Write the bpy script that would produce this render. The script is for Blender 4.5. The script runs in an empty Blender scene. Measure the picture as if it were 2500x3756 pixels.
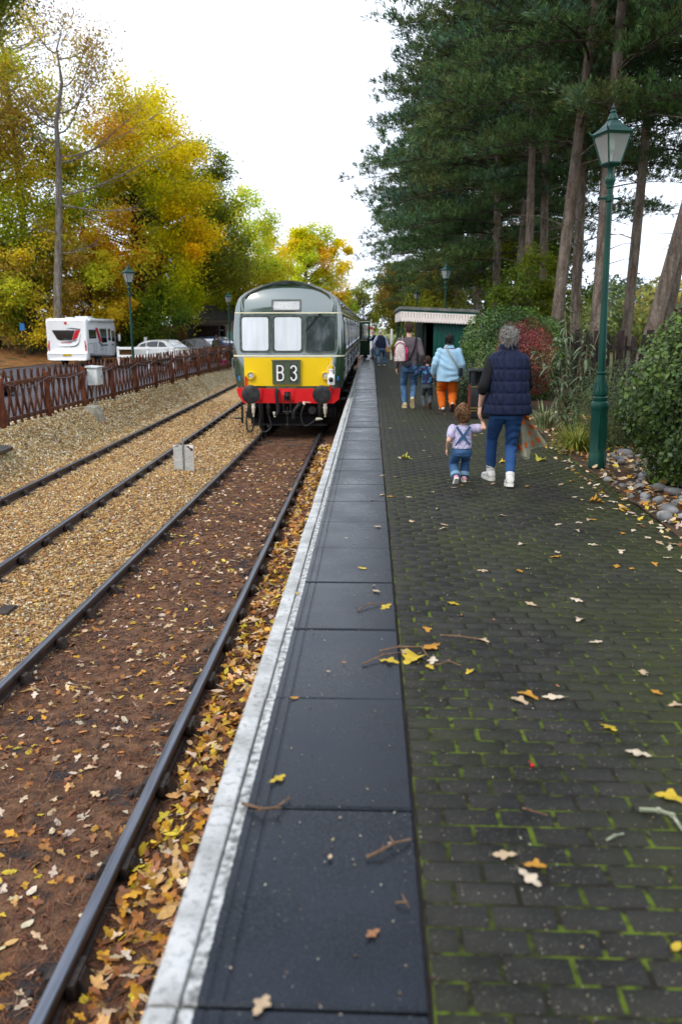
import bpy, bmesh, math, random
import numpy as np
from mathutils import Vector, Matrix, Euler

# ---------------------------------------------------------------- camera
scene = bpy.context.scene
COL = scene.collection
EYE = 1.72
TH = math.radians(13.01); YAW = math.radians(2.10)
cam_d = bpy.data.cameras.new('camera')
cam_d.sensor_fit = 'VERTICAL'; cam_d.sensor_height = 36.0; cam_d.sensor_width = 24.0; cam_d.lens = 28.0
cam_d.clip_start = 0.05; cam_d.clip_end = 6000
cam = bpy.data.objects.new('camera', cam_d); COL.objects.link(cam)
cam.location = (0, 0, EYE)
cam.rotation_euler = (math.radians(90) - TH, 0, YAW)
cam_d.dof.use_dof = True; cam_d.dof.focus_distance = 9.2; cam_d.dof.aperture_fstop = 1.9
scene.camera = cam

# ---------------------------------------------------------------- overcast sky and soft sun
SUN_EL, SUN_AZ = 48.0, 215.0      # behind the left shoulder of the photographer
world = bpy.data.worlds.new('World'); scene.world = world; world.use_nodes = True
wn = world.node_tree; wn.nodes.clear()
sky = wn.nodes.new('ShaderNodeTexSky'); sky.sky_type = 'NISHITA'; sky.sun_disc = False
sky.sun_elevation = math.radians(SUN_EL); sky.sun_rotation = math.radians(SUN_AZ)
sky.air_density = 1.0; sky.dust_density = 4.0; sky.ozone_density = 1.0
hs = wn.nodes.new('ShaderNodeHueSaturation'); hs.inputs['Saturation'].default_value = 0.35
mixw = wn.nodes.new('ShaderNodeMix'); mixw.data_type = 'RGBA'; mixw.inputs[0].default_value = 0.78
tcw = wn.nodes.new('ShaderNodeTexCoord')
cl = wn.nodes.new('ShaderNodeTexNoise'); cl.inputs['Scale'].default_value = 1.6; cl.inputs['Detail'].default_value = 4
crw = wn.nodes.new('ShaderNodeValToRGB')
crw.color_ramp.elements[0].position = 0.3; crw.color_ramp.elements[0].color = (11.2, 12.8, 15.6, 1)
crw.color_ramp.elements[1].position = 0.65; crw.color_ramp.elements[1].color = (13.4, 14.4, 16.4, 1)
bg = wn.nodes.new('ShaderNodeBackground'); bg.inputs['Strength'].default_value = 0.13
wo = wn.nodes.new('ShaderNodeOutputWorld')
wn.links.new(sky.outputs[0], hs.inputs['Color']); wn.links.new(hs.outputs[0], mixw.inputs[6])
wn.links.new(tcw.outputs['Generated'], cl.inputs['Vector']); wn.links.new(cl.outputs[0], crw.inputs[0])
wn.links.new(crw.outputs[0], mixw.inputs[7]); wn.links.new(mixw.outputs[2], bg.inputs['Color'])
wn.links.new(bg.outputs[0], wo.inputs['Surface'])
sun_d = bpy.data.lights.new('sun', 'SUN'); sun_d.energy = 1.5; sun_d.angle = math.radians(18); sun_d.color = (1.0, 0.90, 0.74)
sun = bpy.data.objects.new('sun', sun_d); COL.objects.link(sun)
_e, _a = math.radians(SUN_EL), math.radians(SUN_AZ)
sun_dir = Vector((math.sin(_a) * math.cos(_e), math.cos(_a) * math.cos(_e), math.sin(_e)))
sun.rotation_euler = sun_dir.to_track_quat('Z', 'Y').to_euler()
scene.view_settings.view_transform = 'Standard'; scene.view_settings.look = 'None'
scene.view_settings.exposure = 0.12; scene.view_settings.gamma = 1.0
try: scene.view_settings.use_curve_mapping = False
except Exception: pass

# ---------------------------------------------------------------- helpers
rnd = random.Random(7); rng = np.random.default_rng(7)
PI = math.pi
_fy, _fx = math.cos(YAW), math.sin(YAW)
def in_view(P, margin=0.12):
    """mask of the points that lie in or near the field the photograph shows"""
    d = np.asarray(P) - np.array([0, 0, EYE])
    f = np.array([-_fx * math.cos(TH), _fy * math.cos(TH), -math.sin(TH)]); r = np.array([_fy, _fx, 0]); u = np.cross(r, f)
    z = d @ f; m = z > 0.3; z = np.where(m, z, 1)
    return m & (np.abs(d @ r / z) < 0.4286 * (1 + margin) + .05) & (np.abs(d @ u / z) < 0.643 * (1 + margin) + .05)

def tag(o, label=None, cat=None, group=None, kind=None):
    if label: o['label'] = label
    if cat: o['category'] = cat
    if group: o['group'] = group
    if kind: o['kind'] = kind
    return o
def link(o, parent=None):
    COL.objects.link(o)
    if parent is not None: o.parent = parent
    return o
def thing(name, label, cat, loc=(0, 0, 0), rz=0, group=None):
    o = bpy.data.objects.new(name, None); o.empty_display_size = .2
    link(o); o.location = loc; o.rotation_euler = (0, 0, rz)
    return tag(o, label, cat, group)
def holder(name):
    o = bpy.data.objects.new(name, None); link(o); o['kind'] = 'structure'; return o
def copy_tree(o, parent=None):
    c = o.copy(); COL.objects.link(c); c.parent = parent
    for ch in list(o.children): copy_tree(ch, c)
    return c
def inst(name, me, parent, loc=(0, 0, 0), rot=(0, 0, 0), sc=None):
    o = bpy.data.objects.new(name, me); link(o, parent); o.location = loc; o.rotation_euler = rot
    if sc is not None: o.scale = sc if hasattr(sc, '__len__') else (sc, sc, sc)
    return o
def set_mats(me, mats):
    for m in (mats if isinstance(mats, (list, tuple)) else [mats]): me.materials.append(m)
def np_mesh(name, V, F, mats, smooth=False, cols=None, mi=None):
    """bulk mesh: V (n,3), F (m,3) or (m,4)"""
    V = np.asarray(V, np.float32); F = np.asarray(F, np.int32)
    me = bpy.data.meshes.new(name); k = F.shape[1]
    me.vertices.add(len(V)); me.vertices.foreach_set('co', V.ravel())
    me.loops.add(F.size); me.loops.foreach_set('vertex_index', F.ravel())
    me.polygons.add(len(F)); me.polygons.foreach_set('loop_start', np.arange(0, F.size, k, dtype=np.int32))
    me.polygons.foreach_set('loop_total', np.full(len(F), k, np.int32))
    if smooth: me.polygons.foreach_set('use_smooth', np.ones(len(F), bool))
    if mi is not None: me.polygons.foreach_set('material_index', np.asarray(mi, np.int32))
    me.update(calc_edges=True)
    if cols is not None:
        a = me.attributes.new('Col', 'FLOAT_COLOR', 'POINT')
        c = np.ones((len(V), 4), np.float32); c[:, :3] = cols; a.data.foreach_set('color', c.ravel())
    set_mats(me, mats); return me

class MB:
    def __init__(s): s.v = []; s.f = []; s.m = []
    def add(s, vs, fs, mi=0, M=None):
        b = len(s.v)
        if M is not None: vs = [tuple(M @ Vector(p)) for p in vs]
        s.v += [tuple(p) for p in vs]; s.f += [tuple(i + b for i in f) for f in fs]; s.m += [mi] * len(fs); return s
    def box(s, c, d, mi=0, ch=0.0, M=None):
        x, y, z = (k / 2 for k in d); cx, cy, cz = c
        if ch <= 0:
            v = [(cx + a * x, cy + b * y, cz + e * z) for a in (-1, 1) for b in (-1, 1) for e in (-1, 1)]
            return s.add(v, [(0, 1, 3, 2), (4, 6, 7, 5), (0, 4, 5, 1), (2, 3, 7, 6), (0, 2, 6, 4), (1, 5, 7, 3)], mi, M)
        bm = bmesh.new(); bmesh.ops.create_cube(bm, size=1)
        for q in bm.verts: q.co = Vector((q.co.x * d[0], q.co.y * d[1], q.co.z * d[2]))
        bmesh.ops.bevel(bm, geom=bm.edges[:] , offset=ch, segments=2, affect='EDGES', profile=.5)
        bm.verts.ensure_lookup_table(); bm.verts.index_update()
        v = [(q.co.x + cx, q.co.y + cy, q.co.z + cz) for q in bm.verts]; f = [tuple(q.index for q in p.verts) for p in bm.faces]
        bm.free(); return s.add(v, f, mi, M)
    def tube(s, pts, r, n=8, mi=0, cap=True, M=None, ell=None, up=None):
        pts = [Vector(p) for p in pts]; k = len(pts)
        r = [r] * k if not hasattr(r, '__len__') else list(r)
        t = [(pts[min(i + 1, k - 1)] - pts[max(i - 1, 0)]).normalized() for i in range(k)]
        u = Vector(up) if up else (Vector((0, 0, 1)) if abs(t[0].z) < .9 else Vector((1, 0, 0)))
        vs = []; fs = []
        for i in range(k):
            u = (u - t[i] * u.dot(t[i])).normalized(); w = t[i].cross(u)
            for j in range(n):
                a = 2 * PI * j / n; ra = r[i]; rb = ra * (ell if ell else 1)
                if hasattr(ra, '__len__'): ra, rb = ra
                vs.append(pts[i] + u * (math.cos(a) * ra) + w * (math.sin(a) * rb))
        for i in range(k - 1):
            for j in range(n):
                j2 = (j + 1) % n; fs.append((i * n + j, i * n + j2, (i + 1) * n + j2, (i + 1) * n + j))
        if cap: fs += [tuple(range(n - 1, -1, -1)), tuple(range((k - 1) * n, k * n))]
        return s.add(vs, fs, mi, M)
    def cyl(s, a, b, r, r2=None, n=12, mi=0, M=None): return s.tube([a, b], [r, r if r2 is None else r2], n, mi, True, M)
    def lathe(s, prof, n=16, mi=0, c=(0, 0, 0), M=None, rot=0):
        vs = []; fs = []; k = len(prof)
        for (r, z) in prof:
            for j in range(n):
                a = 2 * PI * j / n + rot; vs.append((c[0] + r * math.cos(a), c[1] + r * math.sin(a), c[2] + z))
        for i in range(k - 1):
            for j in range(n):
                j2 = (j + 1) % n; fs.append((i * n + j, i * n + j2, (i + 1) * n + j2, (i + 1) * n + j))
        fs += [tuple(range(n - 1, -1, -1)), tuple(range((k - 1) * n, k * n))]
        return s.add(vs, fs, mi, M)
    def ball(s, c, r, n=12, mi=0, M=None):
        rx, ry, rz = r if hasattr(r, '__len__') else (r, r, r); vs = []; fs = []; k = n // 2 + 1
        for i in range(k):
            p = -PI / 2 + PI * i / (k - 1) ; p = max(-PI/2+.02, min(PI/2-.02, p))
            for j in range(n):
                a = 2 * PI * j / n; vs.append((c[0] + rx * math.cos(p) * math.cos(a), c[1] + ry * math.cos(p) * math.sin(a), c[2] + rz * math.sin(p)))
        for i in range(k - 1):
            for j in range(n):
                j2 = (j + 1) % n; fs.append((i * n + j, i * n + j2, (i + 1) * n + j2, (i + 1) * n + j))
        fs += [tuple(range(n - 1, -1, -1)), tuple(range((k - 1) * n, k * n))]
        return s.add(vs, fs, mi, M)
    def prism(s, poly, fn0, fn1, mi=0, fan=False):
        """poly: list of 2-D points; fn0/fn1 map (a,b) to 3-D for the back and front face"""
        n = len(poly); vs = [fn0(*p) for p in poly] + [fn1(*p) for p in poly]
        fs = [(i, (i + 1) % n, n + (i + 1) % n, n + i) for i in range(n)]
        if fan:
            c = (sum(p[0] for p in poly) / n, sum(p[1] for p in poly) / n); vs.append(fn1(*c)); k = 2 * n
            fs += [(n + i, n + (i + 1) % n, k) for i in range(n)]
        else: fs += [tuple(range(n, 2 * n)), tuple(range(n - 1, -1, -1))]
        return s.add(vs, fs, mi)
    def ring(s, outer, inner, fn0, fn1, mi=0):
        n = len(outer); vs = [fn0(*p) for p in outer] + [fn1(*p) for p in outer] + [fn1(*p) for p in inner] + [fn0(*p) for p in inner]
        fs = []
        for a, b in ((0, 1), (1, 2), (2, 3)):
            fs += [(a * n + i, a * n + (i + 1) % n, b * n + (i + 1) % n, b * n + i) for i in range(n)]
        return s.add(vs, fs, mi)
    def mesh(s, name, mats, smooth=35):
        if s.f and max(max(f) for f in s.f) >= len(s.v): raise ValueError('bad index in ' + name)
        if len(s.m) != len(s.f): raise ValueError('bad material list in ' + name)
        me = bpy.data.meshes.new(name); me.from_pydata(s.v, [], s.f)
        me.polygons.foreach_set('material_index', s.m)
        set_mats(me, mats)
        bm = bmesh.new(); bm.from_mesh(me); bmesh.ops.recalc_face_normals(bm, faces=bm.faces[:]); bm.to_mesh(me); bm.free()
        if smooth:
            me.polygons.foreach_set('use_smooth', [True] * len(me.polygons)); me.set_sharp_from_angle(angle=math.radians(smooth))
        return me
    def build(s, name, mats, parent=None, smooth=35, loc=None):
        o = bpy.data.objects.new(name, s.mesh(name, mats, smooth)); link(o, parent)
        if loc: o.location = loc
        return o

def rrect(a0, a1, b0, b1, r, n=4):
    """rounded rectangle outline, counter-clockwise"""
    P = []
    for cx, cy, st in ((a1 - r, b0 + r, -90), (a1 - r, b1 - r, 0), (a0 + r, b1 - r, 90), (a0 + r, b0 + r, 180)):
        for i in range(n + 1):
            t = math.radians(st + 90 * i / n); P.append((cx + r * math.cos(t), cy + r * math.sin(t)))
    return P
def bez(p0, p1, p2, p3, n=8):
    p0, p1, p2, p3 = map(Vector, (p0, p1, p2, p3)); out = []
    for i in range(n + 1):
        t = i / n; q = 1 - t; out.append(p0 * q**3 + p1 * (3 * q * q * t) + p2 * (3 * q * t * t) + p3 * t**3)
    return out

def text_mesh(txt, size, mat, ext=.002, bold=0.0, sx=1.0, align='CENTER', space=1.0, name='lettering'):
    cu = bpy.data.curves.new('t', 'FONT'); cu.body = txt; cu.size = size; cu.extrude = ext; cu.offset = bold
    cu.align_x = align; cu.align_y = 'CENTER'; cu.resolution_u = 3; cu.space_character = space; cu.space_line = .95
    o = bpy.data.objects.new('t', cu); COL.objects.link(o)
    bpy.context.view_layer.update()
    me = bpy.data.meshes.new_from_object(o.evaluated_get(bpy.context.evaluated_depsgraph_get()))
    bpy.data.objects.remove(o); bpy.data.curves.remove(cu)
    me.materials.clear(); me.materials.append(mat); me.name = name
    if sx != 1: me.transform(Matrix.Diagonal((sx, 1, 1, 1)))
    return me

# ---------------------------------------------------------------- materials
MATS = {}
def mk(name, c1, c2=None, scale=6.0, rough=.6, r2=None, bump=0.0, bscale=None, metal=0.0, coat=0.0, spec=.22, detail=5,
       attr=False, stretch=None, c3=None, s3=40.0, t3=(.62, .7), alpha=None, trans=0.0, rnd_obj=0.0, lo=.35, hi=.65, emit=None, sheen=0, coord='W', coat_ior=1.5, stint=None):
    m = bpy.data.materials.new(name); m.use_nodes = True; nt = m.node_tree; N, L = nt.nodes, nt.links
    b = N['Principled BSDF']; MATS[name] = m
    b.inputs['Roughness'].default_value = rough; b.inputs['Metallic'].default_value = metal
    b.inputs['Specular IOR Level'].default_value = spec; b.inputs['Coat Weight'].default_value = coat; b.inputs['Coat Roughness'].default_value = .08; b.inputs['Coat IOR'].default_value = coat_ior
    if stint: b.inputs['Specular Tint'].default_value = (*stint, 1)
    if sheen: b.inputs['Sheen Weight'].default_value = sheen
    if coord == 'W': vec = N.new('ShaderNodeNewGeometry').outputs['Position']
    else: vec = N.new('ShaderNodeTexCoord').outputs['Object']
    if stretch:
        mp = N.new('ShaderNodeMapping'); mp.inputs['Scale'].default_value = stretch; L.new(vec, mp.inputs[0]); vec = mp.outputs[0]
    nz = N.new('ShaderNodeTexNoise'); nz.inputs['Scale'].default_value = scale; nz.inputs['Detail'].default_value = detail; L.new(vec, nz.inputs['Vector'])
    if c2 is not None or attr:
        cr = N.new('ShaderNodeValToRGB'); cr.color_ramp.elements[0].position = lo; cr.color_ramp.elements[1].position = hi
        cc2 = c2 if c2 is not None else c1
        cr.color_ramp.elements[0].color = (*c1, 1); cr.color_ramp.elements[1].color = (*cc2, 1); L.new(nz.outputs[0], cr.inputs[0]); col = cr.outputs[0]
        if c3 is not None:
            n3 = N.new('ShaderNodeTexNoise'); n3.inputs['Scale'].default_value = s3; n3.inputs['Detail'].default_value = 3; L.new(vec, n3.inputs['Vector'])
            r3 = N.new('ShaderNodeMapRange'); r3.inputs[1].default_value = t3[0]; r3.inputs[2].default_value = t3[1]; L.new(n3.outputs[0], r3.inputs[0])
            mx = N.new('ShaderNodeMix'); mx.data_type = 'RGBA'; L.new(r3.outputs[0], mx.inputs[0]); L.new(col, mx.inputs[6]); mx.inputs[7].default_value = (*c3, 1); col = mx.outputs[2]
        if attr:
            at = N.new('ShaderNodeAttribute'); at.attribute_name = 'Col'
            mx = N.new('ShaderNodeMix'); mx.data_type = 'RGBA'; mx.blend_type = 'MULTIPLY'; mx.inputs[0].default_value = 1
            L.new(col, mx.inputs[6]); L.new(at.outputs['Color'], mx.inputs[7]); col = mx.outputs[2]
        if rnd_obj:
            oi = N.new('ShaderNodeObjectInfo'); mr = N.new('ShaderNodeMapRange'); mr.inputs[3].default_value = 1 - rnd_obj; mr.inputs[4].default_value = 1 + rnd_obj
            L.new(oi.outputs['Random'], mr.inputs[0]); hsn = N.new('ShaderNodeHueSaturation'); L.new(mr.outputs[0], hsn.inputs['Value']); L.new(col, hsn.inputs['Color']); col = hsn.outputs[0]
        L.new(col, b.inputs['Base Color'])
    else:
        b.inputs['Base Color'].default_value = (*c1, 1); col = None
    if r2 is not None:
        mr = N.new('ShaderNodeMapRange'); mr.inputs[1].default_value = .3; mr.inputs[2].default_value = .7; mr.inputs[3].default_value = rough; mr.inputs[4].default_value = r2
        L.new(nz.outputs[0], mr.inputs[0]); L.new(mr.outputs[0], b.inputs['Roughness'])
    if bump:
        bn = N.new('ShaderNodeTexNoise'); bn.inputs['Scale'].default_value = bscale or scale * 4; bn.inputs['Detail'].default_value = 6; L.new(vec, bn.inputs['Vector'])
        bp = N.new('ShaderNodeBump'); bp.inputs['Strength'].default_value = 1.0; bp.inputs['Distance'].default_value = bump; L.new(bn.outputs[0], bp.inputs['Height']); L.new(bp.outputs[0], b.inputs['Normal'])
    if emit: b.inputs['Emission Color'].default_value = (*emit, 1); b.inputs['Emission Strength'].default_value = 1
    if trans:      # thin leaf: some light passes through
        tr = N.new('ShaderNodeBsdfTranslucent'); ms = N.new('ShaderNodeMixShader'); ms.inputs[0].default_value = trans
        if col is not None: L.new(col, tr.inputs['Color'])
        else: tr.inputs['Color'].default_value = (*c1, 1)
        L.new(b.outputs[0], ms.inputs[1]); L.new(tr.outputs[0], ms.inputs[2]); L.new(ms.outputs[0], N['Material Output'].inputs['Surface'])
    return m
def glass(name, col=(.9, .95, .95), rough=.02, mixf=.35, dark=(.02, .025, .03)):
    """thin pane: part see-through, part mirror"""
    m = bpy.data.materials.new(name); m.use_nodes = True; N, L = m.node_tree.nodes, m.node_tree.links
    N.remove(N['Principled BSDF'])
    t = N.new('ShaderNodeBsdfTransparent'); t.inputs[0].default_value = (*col, 1)
    g = N.new('ShaderNodeBsdfGlossy'); g.inputs['Roughness'].default_value = rough
    d = N.new('ShaderNodeBsdfDiffuse'); d.inputs[0].default_value = (*dark, 1)
    lw = N.new('ShaderNodeLayerWeight'); lw.inputs[0].default_value = .5; pw = N.new('ShaderNodeMath'); pw.operation = 'POWER'; pw.inputs[1].default_value = 4; L.new(lw.outputs['Facing'], pw.inputs[0]); fr = N.new('ShaderNodeMath'); fr.operation = 'MULTIPLY_ADD'; fr.inputs[1].default_value = .7; fr.inputs[2].default_value = .05; L.new(pw.outputs[0], fr.inputs[0])
    a = N.new('ShaderNodeMixShader'); a.inputs[0].default_value = mixf; L.new(t.outputs[0], a.inputs[1]); L.new(d.outputs[0], a.inputs[2])
    b = N.new('ShaderNodeMixShader'); L.new(fr.outputs[0], b.inputs[0]); L.new(a.outputs[0], b.inputs[1]); L.new(g.outputs[0], b.inputs[2])
    L.new(b.outputs[0], N['Material Output'].inputs['Surface']); MATS[name] = m; return m
# ================================================================ SETTING: ground, track bed, platform
RAIL1, RAIL2 = -0.915, -0.82           # rail-top heights of the near and the far track (platform top = 0)
BED1, BED2 = RAIL1 - .135, RAIL2 - .13
def t2x(y, off): return -4.055 - .0262 * (y - 8.3) - off     # far-track rail lines (they drift left)
def vnoise(x, y, s=1.0, seed=0):
    """cheap smooth value noise in -1..1"""
    return (np.sin(x * 1.7 * s + seed) * np.cos(y * 1.3 * s - seed * 2) + np.sin(x * .73 * s - y * 1.1 * s + seed * 3) + .5 * np.sin(x * 3.1 * s + y * 2.7 * s + seed)) / 2.5
def bed_z(x, y):
    x = np.asarray(x, float); y = np.asarray(y, float)
    k = np.clip((-2.95 - x) / .9, 0, 1); k = k * k * (3 - 2 * k)
    z = BED1 + (BED2 - BED1) * k
    b = np.clip((-6.15 - .02 * (y - 12) - x) / .95, 0, 1); b = b * b * (3 - 2 * b)
    z = z + (-.24 - BED2) * b
    m = np.clip((x + 1.25) / .5, 0, 1)                        # litter banked up against the platform
    return z + .05 * m + .018 * vnoise(x, y, 2.6) * (1 - .3 * k)

def gravel_mat(name, stops, scale, dirt=(.12, .08, .05), dirt_amt=.25, bump=.02):
    m = bpy.data.materials.new(name); m.use_nodes = True; N, L = m.node_tree.nodes, m.node_tree.links; b = N['Principled BSDF']
    g = N.new('ShaderNodeNewGeometry'); v = N.new('ShaderNodeTexVoronoi'); v.inputs['Scale'].default_value = scale; L.new(g.outputs['Position'], v.inputs['Vector'])
    s = N.new('ShaderNodeSeparateColor'); L.new(v.outputs['Color'], s.inputs[0])
    cr = N.new('ShaderNodeValToRGB'); e = cr.color_ramp.elements
    e[0].position, e[0].color = stops[0][0], (*stops[0][1], 1); e[1].position, e[1].color = stops[-1][0], (*stops[-1][1], 1)
    for p, c in stops[1:-1]:
        q = e.new(p); q.color = (*c, 1)
    L.new(s.outputs[0], cr.inputs[0])
    n = N.new('ShaderNodeTexNoise'); n.inputs['Scale'].default_value = 2.2; n.inputs['Detail'].default_value = 7; L.new(g.outputs['Position'], n.inputs['Vector'])
    mr = N.new('ShaderNodeMapRange'); mr.inputs[1].default_value = .45; mr.inputs[2].default_value = .75; mr.inputs[4].default_value = dirt_amt * 2; L.new(n.outputs[0], mr.inputs[0])
    mx = N.new('ShaderNodeMix'); mx.data_type = 'RGBA'; L.new(mr.outputs[0], mx.inputs[0]); L.new(cr.outputs[0], mx.inputs[6]); mx.inputs[7].default_value = (*dirt, 1)
    L.new(mx.outputs[2], b.inputs['Base Color']); b.inputs['Roughness'].default_value = .75
    bp = N.new('ShaderNodeBump'); bp.inputs['Distance'].default_value = bump; bp.invert = True; L.new(v.outputs['Distance'], bp.inputs['Height']); L.new(bp.outputs[0], b.inputs['Normal'])
    MATS[name] = m; return m
GOLD = [(0, (.18, .08, .026)), (.35, (.34, .17, .05)), (.6, (.46, .27, .09)), (.8, (.55, .38, .17)), (1, (.62, .52, .34))]
gravel_mat('golden_ballast', GOLD, 26, dirt=(.17, .12, .06), dirt_amt=.3)
gravel_mat('bank_shingle', [(0, (.24, .16, .06)), (.4, (.42, .29, .12)), (.7, (.56, .44, .23)), (1, (.72, .66, .50))], 20, dirt=(.13, .12, .04), dirt_amt=.38)
mk('needle_litter', (.060, .030, .018), (.20, .105, .056), scale=9, rough=.85, bump=.02, bscale=70, c3=(.035, .03, .03), s3=3.0, t3=(.56, .66), detail=8)

def grid_mesh(name, xs, ys, zf, mats, mi=None):
    X, Y = np.meshgrid(xs, ys, indexing='ij'); Z = zf(X, Y); V = np.stack([X, Y, Z], -1).reshape(-1, 3); a, b = X.shape
    i = np.arange(a * b).reshape(a, b); F = np.stack([i[:-1, :-1], i[1:, :-1], i[1:, 1:], i[:-1, 1:]], -1).reshape(-1, 4)
    mii = None
    if mi is not None: c = V[F].mean(1); mii = mi(c)
    return np_mesh(name, V, F, mats, True, mi=mii)
# far ground: one big sheet that reaches the horizon
mk('meadow', (.10, .13, .03), (.20, .19, .05), scale=.25, rough=.9, bump=.03, bscale=8, c3=(.22, .15, .06), s3=.6)
gs = np.concatenate([-np.geomspace(3000, 12, 22), [-9, -7.3], [-.6, 2.3], np.geomspace(5, 3000, 26)])
gy_ = np.concatenate([[-60, -20], np.linspace(0, 150, 31), np.geomspace(170, 3000, 14)])
def ground_z(x, y):
    z = np.where(x < -8, -.62, np.where(x > 2, -.09, -1.6)) + 0 * y
    return z + np.clip((np.hypot(x, y) - 60) / 400, 0, 1) * .4
tag(link(bpy.data.objects.new('ground', grid_mesh('ground', gs, gy_, ground_z, MATS['meadow']))), kind='structure')
# track bed
xs = np.concatenate([np.linspace(-7.6, -6.0, 22), np.linspace(-5.9, -.56, 48)]); ys = np.concatenate([np.arange(.5, 14, .12), np.arange(14, 50, .5), np.arange(50, 160, 4)])
def bed_mi(c):
    n = .22 * vnoise(c[:, 0], c[:, 1], 2.2, 3)
    return np.where(c[:, 0] > -2.85 + n, 1, np.where(c[:, 0] < -6.35 - .02 * (c[:, 1] - 12) + n * .6, 2, 0))
tag(link(bpy.data.objects.new('track_bed', grid_mesh('track_bed', xs, ys, bed_z, [MATS['golden_ballast'], MATS['needle_litter'], MATS['bank_shingle']], bed_mi))), kind='structure')

# ---------------------------------------------------------------- loose stones, needles and leaves (nobody could count them)
def rot_mats(n, tilt=1.0, r=rng):
    a = r.uniform(0, 2 * PI, n); b = r.normal(0, tilt, n); c = r.normal(0, tilt, n)
    ca, sa, cb, sb, cc, sc_ = np.cos(a), np.sin(a), np.cos(b), np.sin(b), np.cos(c), np.sin(c); o = np.zeros(n); l = np.ones(n)
    Rz = np.stack([np.stack([ca, -sa, o], -1), np.stack([sa, ca, o], -1), np.stack([o, o, l], -1)], 1)
    Rx = np.stack([np.stack([l, o, o], -1), np.stack([o, cb, -sb], -1), np.stack([o, sb, cb], -1)], 1)
    Ry = np.stack([np.stack([cc, o, sc_], -1), np.stack([o, l, o], -1), np.stack([-sc_, o, cc], -1)], 1)
    return Rz @ Rx @ Ry
def scatter(base, faces, P, R, S, C=None):
    """copies of a small shape joined into arrays: P (n,3) R (n,3,3) S (n,3) C (n,3)"""
    n = len(P); k = base.shape[-2]; B = np.broadcast_to(base, (n, k, 3)) if base.ndim == 2 else base
    V = np.einsum('nij,nkj->nki', R, B * S[:, None, :]) + P[:, None, :]
    F = (np.asarray(faces)[None] + (np.arange(n) * k)[:, None, None]).reshape(-1, len(faces[0]))
    return V.reshape(-1, 3), F, (np.repeat(C, k, 0) if C is not None else None)
_t = (1 + 5 ** .5) / 2
ICO = np.array([(-1, _t, 0), (1, _t, 0), (-1, -_t, 0), (1, -_t, 0), (0, -1, _t), (0, 1, _t), (0, -1, -_t), (0, 1, -_t), (_t, 0, -1), (_t, 0, 1), (-_t, 0, -1), (-_t, 0, 1)]) / 1.9
ICOF = [(0, 11, 5), (0, 5, 1), (0, 1, 7), (0, 7, 10), (0, 10, 11), (1, 5, 9), (5, 11, 4), (11, 10, 2), (10, 7, 6), (7, 1, 8), (3, 9, 4), (3, 4, 2), (3, 2, 6), (3, 6, 8), (3, 8, 9), (4, 9, 5), (2, 4, 11), (6, 2, 10), (8, 6, 7), (9, 8, 1)]
OCT = np.array([(1, 0, 0), (-1, 0, 0), (0, 1, 0), (0, -1, 0), (0, 0, 1), (0, 0, -1)], float); OCTF = [(0, 2, 4), (2, 1, 4), (1, 3, 4), (3, 0, 4), (2, 0, 5), (1, 2, 5), (3, 1, 5), (0, 3, 5)]
def pal(n, cols, w=None, jit=.18, r=rng):
    c = np.asarray(cols)[r.choice(len(cols), n, p=None if w is None else np.asarray(w) / sum(w))]
    return np.clip(c * (1 + r.normal(0, jit, (n, 1))) * (1 + r.normal(0, .04, (n, 3))), .004, .95)
mk('stone', (.85, .85, .85), (1, 1, 1), scale=60, rough=.62, attr=True, bump=.003, bscale=200)
def stones(name, x0, x1, y0, y1, dens, smin, smax, cols, w, zoff=0.0, base=ICO, faces=ICOF, filt=None, fade=None):
    n = int((x1 - x0) * (y1 - y0) * dens); P = np.stack([rng.uniform(x0, x1, n), y0 + (y1 - y0) * rng.random(n), np.zeros(n)], -1)
    if fade: P = P[rng.random(n) < np.clip((fade / np.maximum(P[:, 1], fade)) ** 1.3, 0, 1)]
    P[:, 2] = bed_z(P[:, 0], P[:, 1]); keep = in_view(P)
    if filt is not None: keep &= filt(P)
    P = P[keep]; n = len(P); s = rng.uniform(smin, smax, n) * (1 + .02 * P[:, 1])
    S = np.stack([s * rng.uniform(.7, 1.2, n), s * rng.uniform(.8, 1.4, n), s * rng.uniform(.45, .8, n)], -1); P[:, 2] += S[:, 2] * .35 + zoff
    B = base[None] * (1 + rng.normal(0, .16, (n, len(base), 1))) + rng.normal(0, .1, (n, len(base), 3))
    return scatter(B, faces, P, rot_mats(n, .5), S, pal(n, cols, w))
def merge(parts):
    V, F, C, o = [], [], [], 0
    for v, f, c in parts: V.append(v); F.append(f + o); C.append(c); o += len(v)
    return np.concatenate(V), np.concatenate(F), np.concatenate(C)
def stuff(name, parts, mat, label, cat, smooth=False):
    V, F, C = merge(parts); o = link(bpy.data.objects.new(name, np_mesh(name, V, F, mat, smooth, cols=C)))
    return tag(o, label, cat, kind='stuff')
SG = [(.34, .17, .055), (.45, .27, .09), (.55, .38, .16), (.66, .56, .37), (.15, .09, .05), (.27, .21, .16)]
def off_rail2(P): return (np.abs(P[:, 0] - t2x(P[:, 1], 0)) > .075) & (np.abs(P[:, 0] - t2x(P[:, 1], 1.505)) > .075)
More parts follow.
